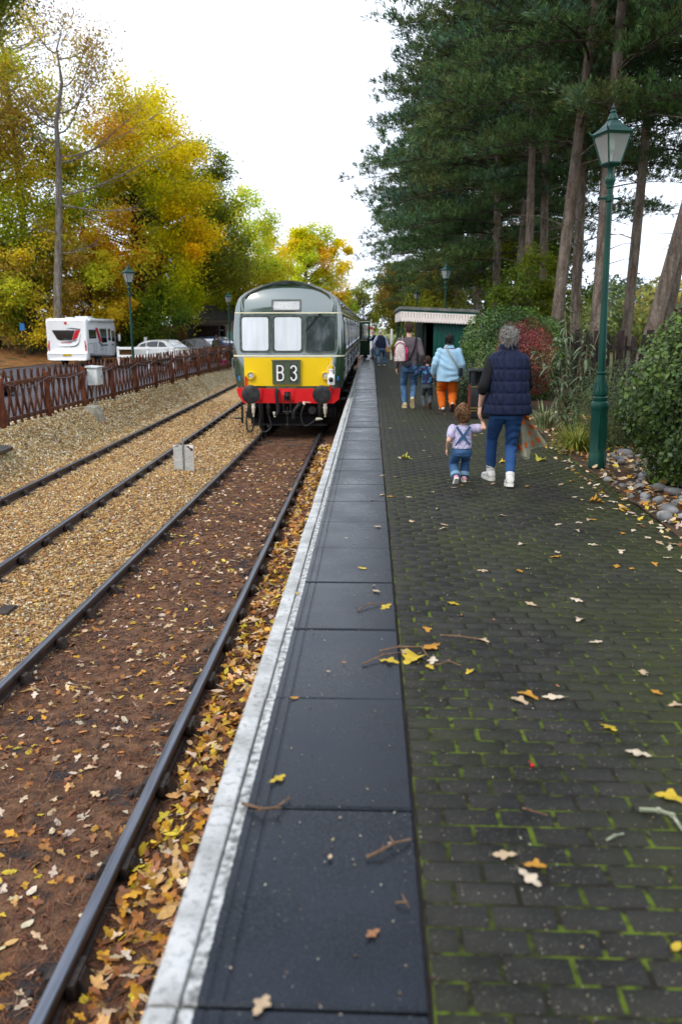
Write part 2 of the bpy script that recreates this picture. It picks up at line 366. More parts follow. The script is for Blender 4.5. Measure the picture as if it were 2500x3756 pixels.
stuff('ballast_stones', [stones('a', -5.2, -2.75, 5, 9, 1150, .010, .022, SG, [4, 4, 3, 1, 2.5, 1.5], filt=off_rail2, base=OCT, faces=OCTF),
      stones('a1', -6.6, -2.75, 9, 14.5, 950, .011, .024, SG, [4, 4, 3, 1, 2.2, 1.5], filt=off_rail2, base=OCT, faces=OCTF),
      stones('a2', -7.2, -2.8, 14.5, 30, 520, .012, .024, SG, [3.5, 4, 3.5, 1.4, 1.5, 1.5], filt=off_rail2, fade=15, base=OCT, faces=OCTF),
      stones('b', -7.6, -6.2, 11, 34, 480, .010, .027, [(.58, .42, .18), (.74, .66, .48), (.44, .29, .11), (.26, .18, .07)], [3, 3, 3, 1], fade=18, base=OCT, faces=OCTF),
      stones('c', -2.8, -.62, 1.4, 12, 190, .008, .018, [(.10, .05, .03), (.2, .1, .05), (.07, .06, .06), (.3, .16, .08)], [3, 2, 2, 1], base=OCT, faces=OCTF)],
      MATS['stone'], 'golden gravel ballast and shingle spread between the rails', 'gravel')
# needles and short twigs on the near track
def needles(n, x0, x1, y0, y1):
    P = np.stack([rng.uniform(x0, x1, n), y0 + (y1 - y0) * rng.random(n) ** 1.7, np.zeros(n)], -1); P[:, 2] = bed_z(P[:, 0], P[:, 1]) + rng.uniform(.002, .016, n)
    P = P[in_view(P)]; n = len(P); base = np.array([(-1, -.5, 0), (1, -.5, 0), (1, .5, 0), (-1, .5, 0)], float)
    S = np.stack([rng.uniform(.02, .045, n) * (1 + .03 * P[:, 1]), rng.uniform(.0012, .0026, n) * (1 + .12 * P[:, 1]), np.ones(n)], -1)
    return scatter(base, [(0, 1, 2), (0, 2, 3)], P, rot_mats(n, .22), S, pal(n, [(.16, .06, .03), (.25, .1, .045), (.07, .04, .03), (.32, .19, .11)], [4, 4, 3, 1]))
mk('dry_needle', (1, 1, 1), (.9, .9, .9), rough=.8, attr=True)
stuff('needle_carpet', [needles(42000, -2.85, -.6, 1.3, 19), needles(4000, -3.9, -2.8, 4, 14)], MATS['dry_needle'], 'brown carpet of pine needles on the near track bed', 'needles')

def leaf_shape(kind, r, k=9):
    """oak-like or maple-like leaf about 1 long: two rows of edge points around a midrib, curled"""
    V, F = [], []; t = np.linspace(0, 1, k)
    env = {'oak': np.interp(t, [0, .15, .45, .75, 1], [.06, .15, .27, .3, .05]), 'oval': np.interp(t, [0, .2, .5, .8, 1], [.04, .2, .27, .2, .02]), 'maple': np.interp(t, [0, .2, .5, .75, 1], [.1, .48, .42, .22, .03])}[kind]
    cu = r.uniform(-.25, .6); lon = r.uniform(-.35, .35)
    for i in range(k):
        lob = 1 if kind == 'oval' else ((1.25 if i % 2 else .62) if kind == 'maple' else .84 + .42 * math.sin(2 * PI * 2.4 * t[i] - .5))
        w = env[i] * lob * r.uniform(.85, 1.15); w2 = env[i] * lob * r.uniform(.85, 1.15); z = lon * (t[i] - .5) ** 2
        V += [(t[i] - .5, 0, z), (t[i] - .5 + (.05 if lob > 1 else -.015), w, z + cu * w * w * 2.2 + r.uniform(-.02, .02)), (t[i] - .5 + (.05 if lob > 1 else -.015), -w2, z + cu * w2 * w2 * 2.2 + r.uniform(-.02, .02))]
    for i in range(k - 1):
        a, b = 3 * i, 3 * i + 3; F += [(a, b, b + 1), (a, b + 1, a + 1), (a, a + 2, b + 2), (a, b + 2, b)]
    V += [(-.5, .012, 0), (-.5, -.012, 0), (-.78, .0, .03)]; n = len(V); F.append((n - 3, n - 2, n - 1))
    return np.array(V, float), F
_lr = random.Random(3)
LEAFV = [leaf_shape('oak', _lr) for _ in range(6)] + [leaf_shape('oval', _lr) for _ in range(2)] + [leaf_shape('maple', _lr) for _ in range(2)]
LC = [(.62, .45, .27), (.60, .36, .13), (.58, .30, .03), (.62, .45, .04), (.42, .17, .04), (.26, .11, .05), (.68, .55, .40)]
mk('dead_leaf', (.8, .8, .8), (1.05, 1.05, 1.05), scale=40, rough=.55, attr=True, trans=.12)
def litter(n, x0, x1, y0, y1, smin, smax, w, zf, zr=.02, tilt=.3, pw=1.5, vs=range(8), cols=LC, filt=None):
    out = []; P = np.stack([rng.uniform(x0, x1, n), y0 + (y1 - y0) * rng.random(n) ** pw, np.zeros(n)], -1); P[:, 2] = zf(P[:, 0], P[:, 1]) + rng.uniform(.003, zr, n)
    k_ = in_view(P)
    if filt is not None: k_ &= filt(P)
    P = P[k_]; idx = rng.choice(list(vs), len(P))
    for v in vs:
        Q = P[idx == v]
        if not len(Q): continue
        s = rng.uniform(smin, smax, len(Q)); out.append(scatter(LEAFV[v][0], LEAFV[v][1], Q, rot_mats(len(Q), tilt), np.stack([s] * 3, -1), pal(len(Q), cols, w)))
    return out
def off_rail1(P): return (np.abs(P[:, 0] + 1.28) > .06) & (np.abs(P[:, 0] + 2.785) > .06)
L1 = litter(4300, -1.2, -.59, 1.4, 19, .05, .105, [3, 4, 5, 3, 5, 5, 2], bed_z, .05, .45, 1.25)
L2 = litter(1800, -2.75, -1.3, 1.6, 17, .04, .085, [5, 3, 3, 2, 3, 3, 4], bed_z, .02, .25, 1.15, filt=off_rail1)
L3 = litter(900, -4.4, -2.8, 4.5, 14, .04, .08, [5, 3, 3, 1, 3, 2, 3], bed_z, .025, .25, 1.1, filt=off_rail1)
L4 = litter(260, -7.3, -4.4, 8, 24, .05, .09, [2, 3, 4, 2, 4, 3, 1], bed_z, .03, .25, 1)
stuff('leaf_litter', L1 + L2 + L3 + L4, MATS['dead_leaf'], 'drift of fallen oak leaves along the track beside the platform', 'leaves')

# ---------------------------------------------------------------- rails
mk('rail_rust', (.030, .021, .018), (.060, .038, .030), scale=9, rough=.5, r2=.65, bump=.003, bscale=60, spec=.5)
mk('rail_top', (.10, .11, .13), (.19, .20, .23), scale=5, rough=.3, r2=.42, metal=.85, stretch=(8, .4, 8))
mk('sleeper_wood', (.035, .028, .025), (.08, .06, .05), scale=5, rough=.8, bump=.006, stretch=(.6, 6, 6), bscale=30)
mk('chair_iron', (.022, .018, .016), (.05, .035, .028), scale=30, rough=.55, bump=.003)
def rail_obj(x0, y0, x1, y1, ztop, parent):
    h = [(-.030, 0), (-.02, .004), (.02, .004), (.030, 0), (.035, -.008), (.034, -.038), (.011, -.052), (.010, -.108), (.030, -.118), (.031, -.14), (-.031, -.14), (-.030, -.118), (-.010, -.108), (-.011, -.052), (-.034, -.038), (-.035, -.008)]
    n = len(h); vs = []; K = 60
    for i in range(K + 1):
        t = (i / K) ** 1.6; vs += [(x0 + (x1 - x0) * t + a, y0 + (y1 - y0) * t, ztop - .004 + b) for a, b in h]
    b = MB()
    for i in range(K):
        for j in range(n):
            j2 = (j + 1) % n; b.f.append((i * n + j, i * n + j2, (i + 1) * n + j2, (i + 1) * n + j)); b.m.append(1 if j in (0, 1, 2) else 0)
    b.v = vs; return b.build('rail', [MATS['rail_rust'], MATS['rail_top']], parent, 50)
cb = MB(); cb.box((0, 0, -.155), (.34, .19, .035), 0, .008)
for s in (-1, 1):
    cb.add([(s * .045, -.055, -.14), (s * .045, .055, -.14), (s * .13, .06, -.14), (s * .13, -.06, -.14), (s * .04, -.04, -.045), (s * .04, .04, -.045), (s * .075, .04, -.05), (s * .075, -.04, -.05)],
           [(0, 3, 2, 1), (4, 5, 6, 7), (0, 1, 5, 4), (1, 2, 6, 5), (2, 3, 7, 6), (3, 0, 4, 7)])
    cb.lathe([(.02, 0), (.02, .03), (.012, .036)], 8, 0, (s * .145, .05 * s, -.14))
chair_me = cb.mesh('rail_chair', [MATS['chair_iron']])
kb = MB(); kb.box((0, 0, 0), (.045, .17, .075), 0, .008); key_me = kb.mesh('key', [MATS['chair_iron']])
sb = MB(); sb.box((0, 0, -.065), (2.59, .25, .13), 0, .01); sleeper_me = sb.mesh('sleeper', [MATS['sleeper_wood']])
tr1 = holder('railway_track')
rail_obj(-1.28, .2, -1.28, 150, RAIL1, tr1); rail_obj(-2.785, .2, -2.785, 150, RAIL1, tr1)
tr2 = holder('railway_track')
for off in (0, 1.505): rail_obj(t2x(2, off), 2, t2x(140, off), 140, RAIL2, tr2)
for i in range(34):
    y = 1.35 + i * .74
    if i < 30: inst('sleeper', sleeper_me, tr1, (-2.03 + rnd.uniform(-.03, .03), y, BED1 - .012 + rnd.uniform(-.012, .008)), (0, 0, rnd.uniform(-.02, .02)))
    for x, s in ((-1.28, 1), (-2.785, -1)):
        c = inst('rail_chair', chair_me, tr1, (x, y, RAIL1)); inst('key', key_me, c, (s * .046, 0, -.075))
for i in range(44):
    y = 4.2 + i * .76; xm = t2x(y, .7525)
    inst('sleeper', sleeper_me, tr2, (xm, y, BED2 - .018 + rnd.uniform(-.012, .012)), (0, 0, .026 + rnd.uniform(-.02, .02)))
    for off, s in ((0, 1), (1.505, -1)):
        c = inst('rail_chair', chair_me, tr2, (t2x(y, off), y, RAIL2)); inst('key', key_me, c, (s * .046, 0, -.075))

# ---------------------------------------------------------------- platform
PX0, PX1 = -.575, .168                       # outer edge of the white coping, slab / brick joint
def edge_x(y): return 2.40 + .022 * np.clip(y, 4, 9) + .05 * np.clip(y - 3, 0, 4) * .3 + .035 * np.clip(y - 9, 0, 8)
mk('platform_core', (.16, .12, .10), (.24, .19, .16), scale=4, rough=.9, bump=.01)
pf = holder('platform')
b = MB(); b.box((1.35, 79, -.62), (3.8, 162, 1.12), 0); b.build('platform_wall', MATS['platform_core'], pf, 0)
# coping stones and paving slabs, one object each
def paint_white_mat():
    m = mk('coping_white', (.30, .30, .285), (.52, .52, .50), scale=7, rough=.62, bump=.006, bscale=70, c3=(.16, .16, .155), s3=38, t3=(.52, .80), detail=9, lo=.3, hi=.62); return m
paint_white_mat()
def slab_mat():
    m = mk('slab_blue', (.006, .007, .009), (.016, .018, .024), scale=2.2, rough=.20, r2=.36, bump=.0006, bscale=230, spec=.20, c3=(.040, .043, .050), s3=170, t3=(.50, .72), stint=(.72, .85, 1.0), detail=8, rnd_obj=.14)
    N, L = m.node_tree.nodes, m.node_tree.links; b = N['Principled BSDF']; src = b.inputs['Base Color'].links[0].from_socket
    g = N.new('ShaderNodeNewGeometry')
    v = N.new('ShaderNodeTexVoronoi'); v.inputs['Scale'].default_value = 42; L.new(g.outputs['Position'], v.inputs['Vector'])   # pale grit
    lt = N.new('ShaderNodeMapRange'); lt.inputs[1].default_value = .10; lt.inputs[2].default_value = .06; L.new(v.outputs['Distance'], lt.inputs[0])
    sp = N.new('ShaderNodeSeparateColor'); L.new(v.outputs['Color'], sp.inputs[0])
    th = N.new('ShaderNodeMath'); th.operation = 'GREATER_THAN'; th.inputs[1].default_value = .72; L.new(sp.outputs[0], th.inputs[0])
    mu = N.new('ShaderNodeMath'); mu.operation = 'MULTIPLY'; L.new(lt.outputs[0], mu.inputs[0]); L.new(th.outputs[0], mu.inputs[1])
    mx = N.new('ShaderNodeMix'); mx.data_type = 'RGBA'; L.new(mu.outputs[0], mx.inputs[0]); L.new(src, mx.inputs[6]); mx.inputs[7].default_value = (.30, .27, .20, 1)
    # worn edge of the white line painted on the slab
    sx = N.new('ShaderNodeSeparateXYZ'); L.new(g.outputs['Position'], sx.inputs[0])
    nz = N.new('ShaderNodeTexNoise'); nz.inputs['Scale'].default_value = 45; nz.inputs['Detail'].default_value = 5; L.new(g.outputs['Position'], nz.inputs['Vector'])
    ad = N.new('ShaderNodeMath'); ad.operation = 'MULTIPLY_ADD'; ad.inputs[1].default_value = -.012; L.new(nz.outputs[0], ad.inputs[0]); L.new(sx.outputs[0], ad.inputs[2])
    wm = N.new('ShaderNodeMath'); wm.operation = 'LESS_THAN'; wm.inputs[1].default_value = -.448; L.new(ad.outputs[0], wm.inputs[0])
    n2 = N.new('ShaderNodeTexNoise'); n2.inputs['Scale'].default_value = 30; n2.inputs['Detail'].default_value = 8; L.new(g.outputs['Position'], n2.inputs['Vector'])
    cr = N.new('ShaderNodeValToRGB'); cr.color_ramp.elements[0].position = .36; cr.color_ramp.elements[0].color = (.13, .13, .12, 1); cr.color_ramp.elements[1].position = .6; cr.color_ramp.elements[1].color = (.48, .48, .46, 1); L.new(n2.outputs[0], cr.inputs[0])
    m2 = N.new('ShaderNodeMix'); m2.data_type = 'RGBA'; L.new(wm.outputs[0], m2.inputs[0]); L.new(mx.outputs[2], m2.inputs[6]); L.new(cr.outputs[0], m2.inputs[7]); L.new(m2.outputs[2], b.inputs['Base Color'])
    rg = b.inputs['Roughness'].links[0].from_socket; m3 = N.new('ShaderNodeMix'); m3.data_type = 'FLOAT'; L.new(wm.outputs[0], m3.inputs[0]); L.new(rg, m3.inputs[2]); m3.inputs[3].default_value = .6; L.new(m3.outputs[0], b.inputs['Roughness'])
slab_mat()
PITCH = .888
def extr(prof, y0, y1, ch=.006):
    """profile (x,z) swept along y with slightly rounded ends"""
    b = MB(); n = len(prof); rows = [(y0, -ch), (y0 + ch, 0), (y1 - ch, 0), (y1, -ch)]
    for y, dz in rows: b.v += [(x, y, z + (dz if z > -.02 else 0)) for x, z in prof]
    for i in range(3): b.f += [(i * n + j, i * n + (j + 1) % n, (i + 1) * n + (j + 1) % n, (i + 1) * n + j) for j in range(n)]
    b.f += [tuple(range(n)), tuple(range(3 * n, 4 * n))]; b.m = [0] * len(b.f); return b
cop_me = extr([(-.043, -.07), (-.043, -.012), (-.036, -.003), (-.028, 0), (.030, 0), (.038, -.003), (.042, -.012), (.042, -.07)], -.440, .440).mesh('coping_stone', MATS['coping_white'], 40)
G = .0035
sl_prof = [(-.324, -.06), (-.324, -.006), (-.319, 0), (-.259, 0), (-.256, -G), (-.250, -G), (-.247, 0), (-.215, 0), (-.212, -G), (-.206, -G), (-.203, 0), (.316, 0), (.322, -.006), (.322, -.06)]
slab_me = extr(sl_prof, -.4385, .4385, .009).mesh('paving_slab', MATS['slab_blue'], 30)
for i in range(-1, 58):
    y = 1.72 + PITCH * (i + .5)
    inst('coping_stone', cop_me, pf, (-.532 + rnd.uniform(-.003, .003), y, rnd.uniform(-.003, .002)), (0, rnd.uniform(-.004, .004), rnd.uniform(-.002, .002)))
    inst('paving_slab', slab_me, pf, (-.157, y, rnd.uniform(-.003, .002)), (rnd.uniform(-.007, .007), rnd.uniform(-.004, .004), rnd.uniform(-.002, .002)))
b = MB(); ye = 1.72 + PITCH * 58; b.box((-.203, (ye + 160) / 2, -.05), (.74, 160 - ye, .1)); b.build('far_edging', MATS['slab_blue'], pf, 0)
# brick paving
def brick_mat():
    m = mk('brick_paver', (.011, .0105, .009), (.033, .031, .026), scale=2.6, rough=.55, r2=.75, bump=.004, bscale=120, detail=9, spec=.18)
    N, L = m.node_tree.nodes, m.node_tree.links; b = N['Principled BSDF']; src = b.inputs['Base Color'].links[0].from_socket
    g = N.new('ShaderNodeNewGeometry')
    for sc, thr, rad, c in ((110, .62, .26, (.060, .053, .042)), (70, .84, .15, (.24, .20, .15))):
        v = N.new('ShaderNodeTexVoronoi'); v.inputs['Scale'].default_value = sc; L.new(g.outputs['Position'], v.inputs['Vector'])
        lt = N.new('ShaderNodeMapRange'); lt.inputs[1].default_value = rad * 1.5; lt.inputs[2].default_value = rad; L.new(v.outputs['Distance'], lt.inputs[0])
        sp = N.new('ShaderNodeSeparateColor'); L.new(v.outputs['Color'], sp.inputs[0])
        th = N.new('ShaderNodeMath'); th.operation = 'GREATER_THAN'; th.inputs[1].default_value = thr; L.new(sp.outputs[0], th.inputs[0])
        mu = N.new('ShaderNodeMath'); mu.operation = 'MULTIPLY'; L.new(lt.outputs[0], mu.inputs[0]); L.new(th.outputs[0], mu.inputs[1])
        mx = N.new('ShaderNodeMix'); mx.data_type = 'RGBA'; L.new(mu.outputs[0], mx.inputs[0]); L.new(src, mx.inputs[6]); mx.inputs[7].default_value = (*c, 1); src = mx.outputs[2]
    # thin green film, stronger towards the planted side
    nz = N.new('ShaderNodeTexNoise'); nz.inputs['Scale'].default_value = .9; nz.inputs['Detail'].default_value = 9; L.new(g.outputs['Position'], nz.inputs['Vector'])
    sx = N.new('ShaderNodeSeparateXYZ'); L.new(g.outputs['Position'], sx.inputs[0])
    ad = N.new('ShaderNodeMath'); ad.operation = 'MULTIPLY_ADD'; ad.inputs[1].default_value = .10; L.new(sx.outputs[0], ad.inputs[0]); L.new(nz.outputs[0], ad.inputs[2])
    mr = N.new('ShaderNodeMapRange'); mr.inputs[1].default_value = .50; mr.inputs[2].default_value = .85; mr.inputs[4].default_value = .8; L.new(ad.outputs[0], mr.inputs[0])
    mx = N.new('ShaderNodeMix'); mx.data_type = 'RGBA'; L.new(mr.outputs[0], mx.inputs[0]); L.new(src, mx.inputs[6]); mx.inputs[7].default_value = (.036, .041, .010, 1); L.new(mx.outputs[2], b.inputs['Base Color'])
brick_mat()
mk('moss', (.010, .012, .005), (.088, .125, .010), scale=1.7, rough=.95, bump=.004, bscale=160, detail=9, c3=(.016, .013, .009), s3=15, t3=(.42, .58), lo=.38, hi=.58)
b = MB(); n_ = 60
for i in range(n_ + 1):
    y = -2 + 162 * (i / n_) ** 2; b.v += [(PX1 + .009, y, -.0030), (float(edge_x(y)) + .02, y, -.0030)]
for i in range(n_): b.f.append((2 * i, 2 * i + 1, 2 * i + 3, 2 * i + 2)); b.m.append(0)
b.build('joint_moss', MATS['moss'], pf, 0)
BL, BW, JT, JTY = .2, .1, .011, .005
def brick_vf(x0, x1, y0, y1):
    c = .004; r = []
    for z, k in ((-.012, 0), (0, c)): r += [(x0 + k, y0 + k, z), (x1 - k, y0 + k, z), (x1 - k, y1 - k, z), (x0 + k, y1 - k, z)]
    return r
BF = [(4, 5, 6, 7)] + [(j, (j + 1) % 4, 4 + (j + 1) % 4, 4 + j) for j in range(4)]
def brick_me(w): return np_mesh('brick', brick_vf(-w / 2, w / 2, -(BW - JTY) / 2, (BW - JTY) / 2), BF, MATS['brick_paver'])
me_full, me_half = brick_me(BL - JT), brick_me(BL / 2 - JT)
rows = []
for j in range(int((46 - 1.2) / BW)):
    y = 1.22 + j * BW; x = PX1 + .006; ex = float(edge_x(y)); first = j % 2 == 1
    while x < ex - .03:
        w = BL / 2 if first else BL; first = False; w = min(w, ex - x)
        if w > .045: rows.append((x + w / 2, y + BW / 2, w))
        x += w
vis = in_view(np.array([(r[0], r[1], 0) for r in rows]), 0.0); near = [r for r, k in zip(rows, vis) if k]; near.sort(key=lambda r: r[1])
single = set(near[:300]); rest_v, rest_f = [], []
for r in rows:
    x, y, w = r; dz = rnd.uniform(-.0014, .0006)
    if r in single:
        me = me_full if abs(w - BL) < 1e-6 else (me_half if abs(w - BL / 2) < 1e-6 else brick_me(w - JT))
        inst('brick', me, pf, (x + rnd.uniform(-.0015, .0015), y + rnd.uniform(-.0012, .0012), dz), (rnd.uniform(-.003, .003), rnd.uniform(-.003, .003), rnd.uniform(-.006, .006)))
    else:
        k = len(rest_v); jx, jy = rnd.uniform(-.0015, .0015), rnd.uniform(-.0012, .0012); t = rnd.uniform(-.0003, .0003)
        rest_v += [(a + x + jx, c + y + jy, e + dz + (t if a > 0 else -t)) for a, c, e in brick_vf(-(w - JT) / 2, (w - JT) / 2, -(BW - JTY) / 2, (BW - JTY) / 2)]
        rest_f += [tuple(q + k for q in f) for f in BF]
o = link(bpy.data.objects.new('brick_paving', np_mesh('brick_paving', rest_v, rest_f, MATS['brick_paver'])), pf); o['kind'] = 'stuff'
b = MB()
for i in range(21):
    y = 46.02 + 114 * (i / 20); b.v += [(PX1, y, -.001), (float(edge_x(y)), y, -.001)]
for i in range(20): b.f.append((2 * i, 2 * i + 1, 2 * i + 3, 2 * i + 2)); b.m.append(0)
b.build('far_paving', MATS['brick_paver'], pf, 0)
# thin white marker stripe across one slab beside the train
b = MB(); b.box((-.32, 13.55, .0015), (.36, .035, .002)); o = b.build('painted_mark', MATS['coping_white'], pf, 0)

# ---------------------------------------------------------------- planted bed on the right
mk('bed_soil', (.035, .022, .014), (.09, .055, .03), scale=7, rough=.95, bump=.03, bscale=30, detail=8)
def bed_right_z(x, y): return .005 + .05 * np.clip(x - edge_x(y), 0, 1) + .02 * vnoise(x, y, 3.1, 5)
X = np.linspace(0, 1, 24); Yb = np.concatenate([np.arange(3, 16, .2), np.arange(16, 60, 1.5)])
V = np.array([(edge_x(y) + .012 + t * (6.2 - edge_x(y)), y, 0) for t in X for y in Yb]); V[:, 2] = bed_right_z(V[:, 0], V[:, 1])
i = np.arange(len(X) * len(Yb)).reshape(len(X), len(Yb)); Fq = np.stack([i[:-1, :-1], i[1:, :-1], i[1:, 1:], i[:-1, 1:]], -1).reshape(-1, 4)
fb = tag(link(bpy.data.objects.new('flower_bed', np_mesh('flower_bed', V, Fq, MATS['bed_soil'], True))), kind='structure')
mk('cobble', (.10, .10, .10), (.25, .245, .24), scale=4, rough=.6, bump=.004, bscale=60, rnd_obj=.35, c3=(.33, .31, .28), s3=3)
def cobble_mesh(s):
    r = random.Random(s); bm = bmesh.new(); bmesh.ops.create_icosphere(bm, subdivisions=2, radius=.5); ax = Vector((r.random(), r.random(), r.random()))
    for v in bm.verts: v.co = v.co * (1 + .12 * math.sin(4 * v.co.dot(ax) + s) + .1 * math.sin(7 * v.co.x + s * 2)); v.co.z *= .62; v.co.y *= .8
    me = bpy.data.meshes.new('cobble'); bm.to_mesh(me); bm.free(); me.materials.append(MATS['cobble']); me.polygons.foreach_set('use_smooth', [True] * len(me.polygons)); return me
COB = [cobble_mesh(s) for s in range(6)]; placed = []; tries = 0
while len(placed) < 150 and tries < 6000:
    tries += 1; y = rnd.uniform(5.2, 11.2); x = float(edge_x(y)) + .06 + 1.15 * rnd.random() ** 1.2; s = rnd.choice([.06, .07, .09, .11, .14, .18])
    if y > 9.2 and x < 3.15: continue
    if all((x - p[0]) ** 2 + (y - p[1]) ** 2 > (.42 * (s + p[2])) ** 2 for p in placed):
        placed.append((x, y, s)); inst('cobble', rnd.choice(COB), fb, (x, y, float(bed_right_z(x, y)) + s * .16), (rnd.uniform(-.25, .25), rnd.uniform(-.25, .25), rnd.uniform(0, 6.3)), (s * rnd.uniform(.9, 1.35), s, s))
def bz(x, y): return bed_right_z(x, y) + .01
L5 = litter(2000, 2.45, 4.2, 5, 16, .05, .10, [6, 4, 4, 2, 3, 2, 5], bz, .05, .4, 1.1, filt=lambda P: P[:, 0] > edge_x(P[:, 1]) + .005)
L6 = litter(260, 2.2, 2.75, 5.5, 13, .05, .09, [6, 3, 3, 2, 1, 1, 6], lambda x, y: 0 * x + .004, .012, .2, 1.1, filt=lambda P: (P[:, 0] < edge_x(P[:, 1])) & (P[:, 0] > edge_x(P[:, 1]) - .22))
stuff('bed_leaf_litter', L5 + L6, MATS['dead_leaf'], 'fallen leaves drifted among the cobbles of the flower bed', 'leaves')

# car park and its leafy verge
mk('asphalt', (.060, .055, .066), (.10, .092, .105), scale=3, rough=.8, bump=.004, bscale=90)
tag(link(bpy.data.objects.new('car_park', grid_mesh('car_park', np.linspace(-30, -7.45, 16), np.linspace(6, 90, 30), lambda x, y: -.42 + .2 * np.clip((x + 7.9) / .4, 0, 1) + .01 * vnoise(x, y), MATS['asphalt']))), kind='structure')
mk('leafy_verge', (.14, .055, .02), (.32, .15, .045), scale=3, rough=.9, bump=.03, bscale=14, detail=9, c3=(.05, .06, .015), s3=.8, t3=(.56, .68))
def verge_y(x): k = np.clip((x + 16.2) / 1.6, 0, 1); return 50 + .45 * (x + 18) + 30 * k * k * (3 - 2 * k)
def verge_z(x, y):
    d = np.clip(y - verge_y(x), 0, 60); d2 = np.clip(-19.5 - x - 0 * y, 0, 40); return -.405 + .14 * np.minimum(np.maximum(d, d2), 16) + .05 * vnoise(x, y, 1.5)
vx = np.concatenate([np.linspace(-60, -30, 8), np.linspace(-29, -7.6, 44)]); vy = np.concatenate([np.linspace(6, 90, 60), np.linspace(95, 180, 10)])
V = []; 
def verge_show(c): return (c[:, 1] > verge_y(c[:, 0]) - .5) | (c[:, 0] < -19.3)
X_, Y_ = np.meshgrid(vx, vy, indexing='ij'); V = np.stack([X_, Y_, verge_z(X_, Y_)], -1).reshape(-1, 3); a_, b_ = X_.shape
i = np.arange(a_ * b_).reshape(a_, b_); Fq = np.stack([i[:-1, :-1], i[1:, :-1], i[1:, 1:], i[:-1, 1:]], -1).reshape(-1, 4); Fq = Fq[verge_show(V[Fq].mean(1))]
tag(link(bpy.data.objects.new('leafy_verge', np_mesh('leafy_verge', V, Fq, MATS['leafy_verge'], True))), kind='structure')
# ================================================================ LAMPS, FENCES, SMALL TRACKSIDE THINGS
mk('lamp_green', (.003, .036, .026), (.005, .052, .036), scale=3, rough=.36, r2=.5, coat=.1, bump=.0015, bscale=40)
mk('lamp_bulb', (.75, .75, .72), rough=.3)
glass('lantern_glass', (.86, .9, .88), .08, .45, (.42, .44, .43))
def sq(h, z, rot=0): return [(h * a, h * b, z) for a, b in ((-1, -1), (1, -1), (1, 1), (-1, 1))]
def frus(mb, h0, z0, h1, z1, mi=0):
    mb.add(sq(h0, z0) + sq(h1, z1), [(3, 2, 1, 0), (4, 5, 6, 7)] + [(i, (i + 1) % 4, 4 + (i + 1) % 4, 4 + i) for i in range(4)], mi)
def make_lamp(label, loc, rz, sc=1.0, group='green cast iron lamp posts'):
    t = thing('street_lamp', label, 'lamp post', loc, rz, group); t.scale = (sc, sc, sc); g = MATS['lamp_green']
    b = MB(); b.lathe([(.110, 0), (.110, .17), (.104, .18), (.104, .19), (.101, .20), (.099, .70), (.104, .72), (.112, .75), (.113, .785), (.104, .81), (.082, .825), (.088, .845), (.090, .87), (.078, .885), (.080, .90)], 24)
    bs = b.build('base', g, t)
    b = MB(); b.prism(rrect(-.055, .055, .235, .67, .012, 2), lambda a, z: (a, -.093 + a * a * 4, z), lambda a, z: (a, -.106 + a * a * 4, z)); b.build('access_panel', g, bs)
    b = MB(); b.lathe([(.086, .895), (.092, .92), (.084, .96), (.070, 1.03), (.059, 1.10), (.052, 1.145), (.059, 1.155), (.059, 1.175), (.047, 1.185), (.044, 1.6), (.038, 2.4), (.031, 3.12), (.031, 3.30), (.044, 3.31), (.044, 3.345), (.056, 3.365), (.062, 3.39), (.056, 3.415), (.044, 3.43), (.036, 3.46), (.036, 3.50), (.045, 3.54)], 20)
    for k in range(8):                                       # leaf relief round the taper
        a = k * PI / 4; c, s = math.cos(a), math.sin(a)
        b.tube([(c * .086, s * .086, .93), (c * .078, s * .078, 1.0), (c * .064, s * .064, 1.07)], [.010, .009, .004], 5)
    b.build('column', g, t)
    b = MB(); b.lathe([(.037, 3.15), (.05, 3.16), (.05, 3.22), (.037, 3.23)], 12); b.tube([(-.13, 0, 3.19), (.13, 0, 3.19)], .013, 8)
    for s in (-1, 1): b.ball((s * .135, 0, 3.19), .022, 8)
    b.build('ladder_bar', g, t)
    b = MB(); frus(b, .060, 3.535, .085, 3.565)
    for a, c in ((-1, -1), (1, -1), (1, 1), (-1, 1)): b.tube([(a * .078, c * .078, 3.56), (a * .150, c * .150, 3.875)], .010, 6)
    frus(b, .154, 3.868, .165, 3.895)
    for i in range(4):
        p, q = sq(.08, 3.572)[i], sq(.08, 3.572)[(i + 1) % 4]; b.tube([p, q], .011, 6)
    b.build('lantern_frame', g, t)
    for i in range(4):
        p, q = sq(.077, 3.575)[i], sq(.077, 3.575)[(i + 1) % 4]; r, u = sq(.147, 3.87)[(i + 1) % 4], sq(.147, 3.87)[i]
        b = MB(); b.add([p, q, r, u], [(0, 1, 2, 3)]); b.build('pane', MATS['lantern_glass'], t, 0)
    b = MB(); hs_ = [(.172, 3.895), (.160, 3.915), (.105, 3.96), (.070, 4.00), (.056, 4.03)]
    for (h0, z0), (h1, z1) in zip(hs_, hs_[1:]): frus(b, h0, z0, h1, z1)
    for a, c in ((-1, -1), (1, -1), (1, 1), (-1, 1)): b.tube([(a * .160, c * .160, 3.905), (a * .180, c * .180, 3.925), (a * .186, c * .186, 3.95)], [.012, .010, .004], 6)
    rf = b.build('roof', g, t, 20)
    b = MB(); b.lathe([(.055, 4.03), (.064, 4.045), (.052, 4.075), (.04, 4.10), (.028, 4.115), (.036, 4.125), (.03, 4.14), (.012, 4.155), (.018, 4.17), (.012, 4.185), (.003, 4.215)], 14); b.build('finial', g, rf)
    b = MB(); b.lathe([(.012, 3.57), (.014, 3.66), (.012, 3.67)], 8); b.lathe([(.014, 3.74), (.028, 3.72), (.034, 3.77), (.028, 3.83), (.015, 3.86)], 10); b.build('bulb', MATS['lamp_bulb'], t)
    return t
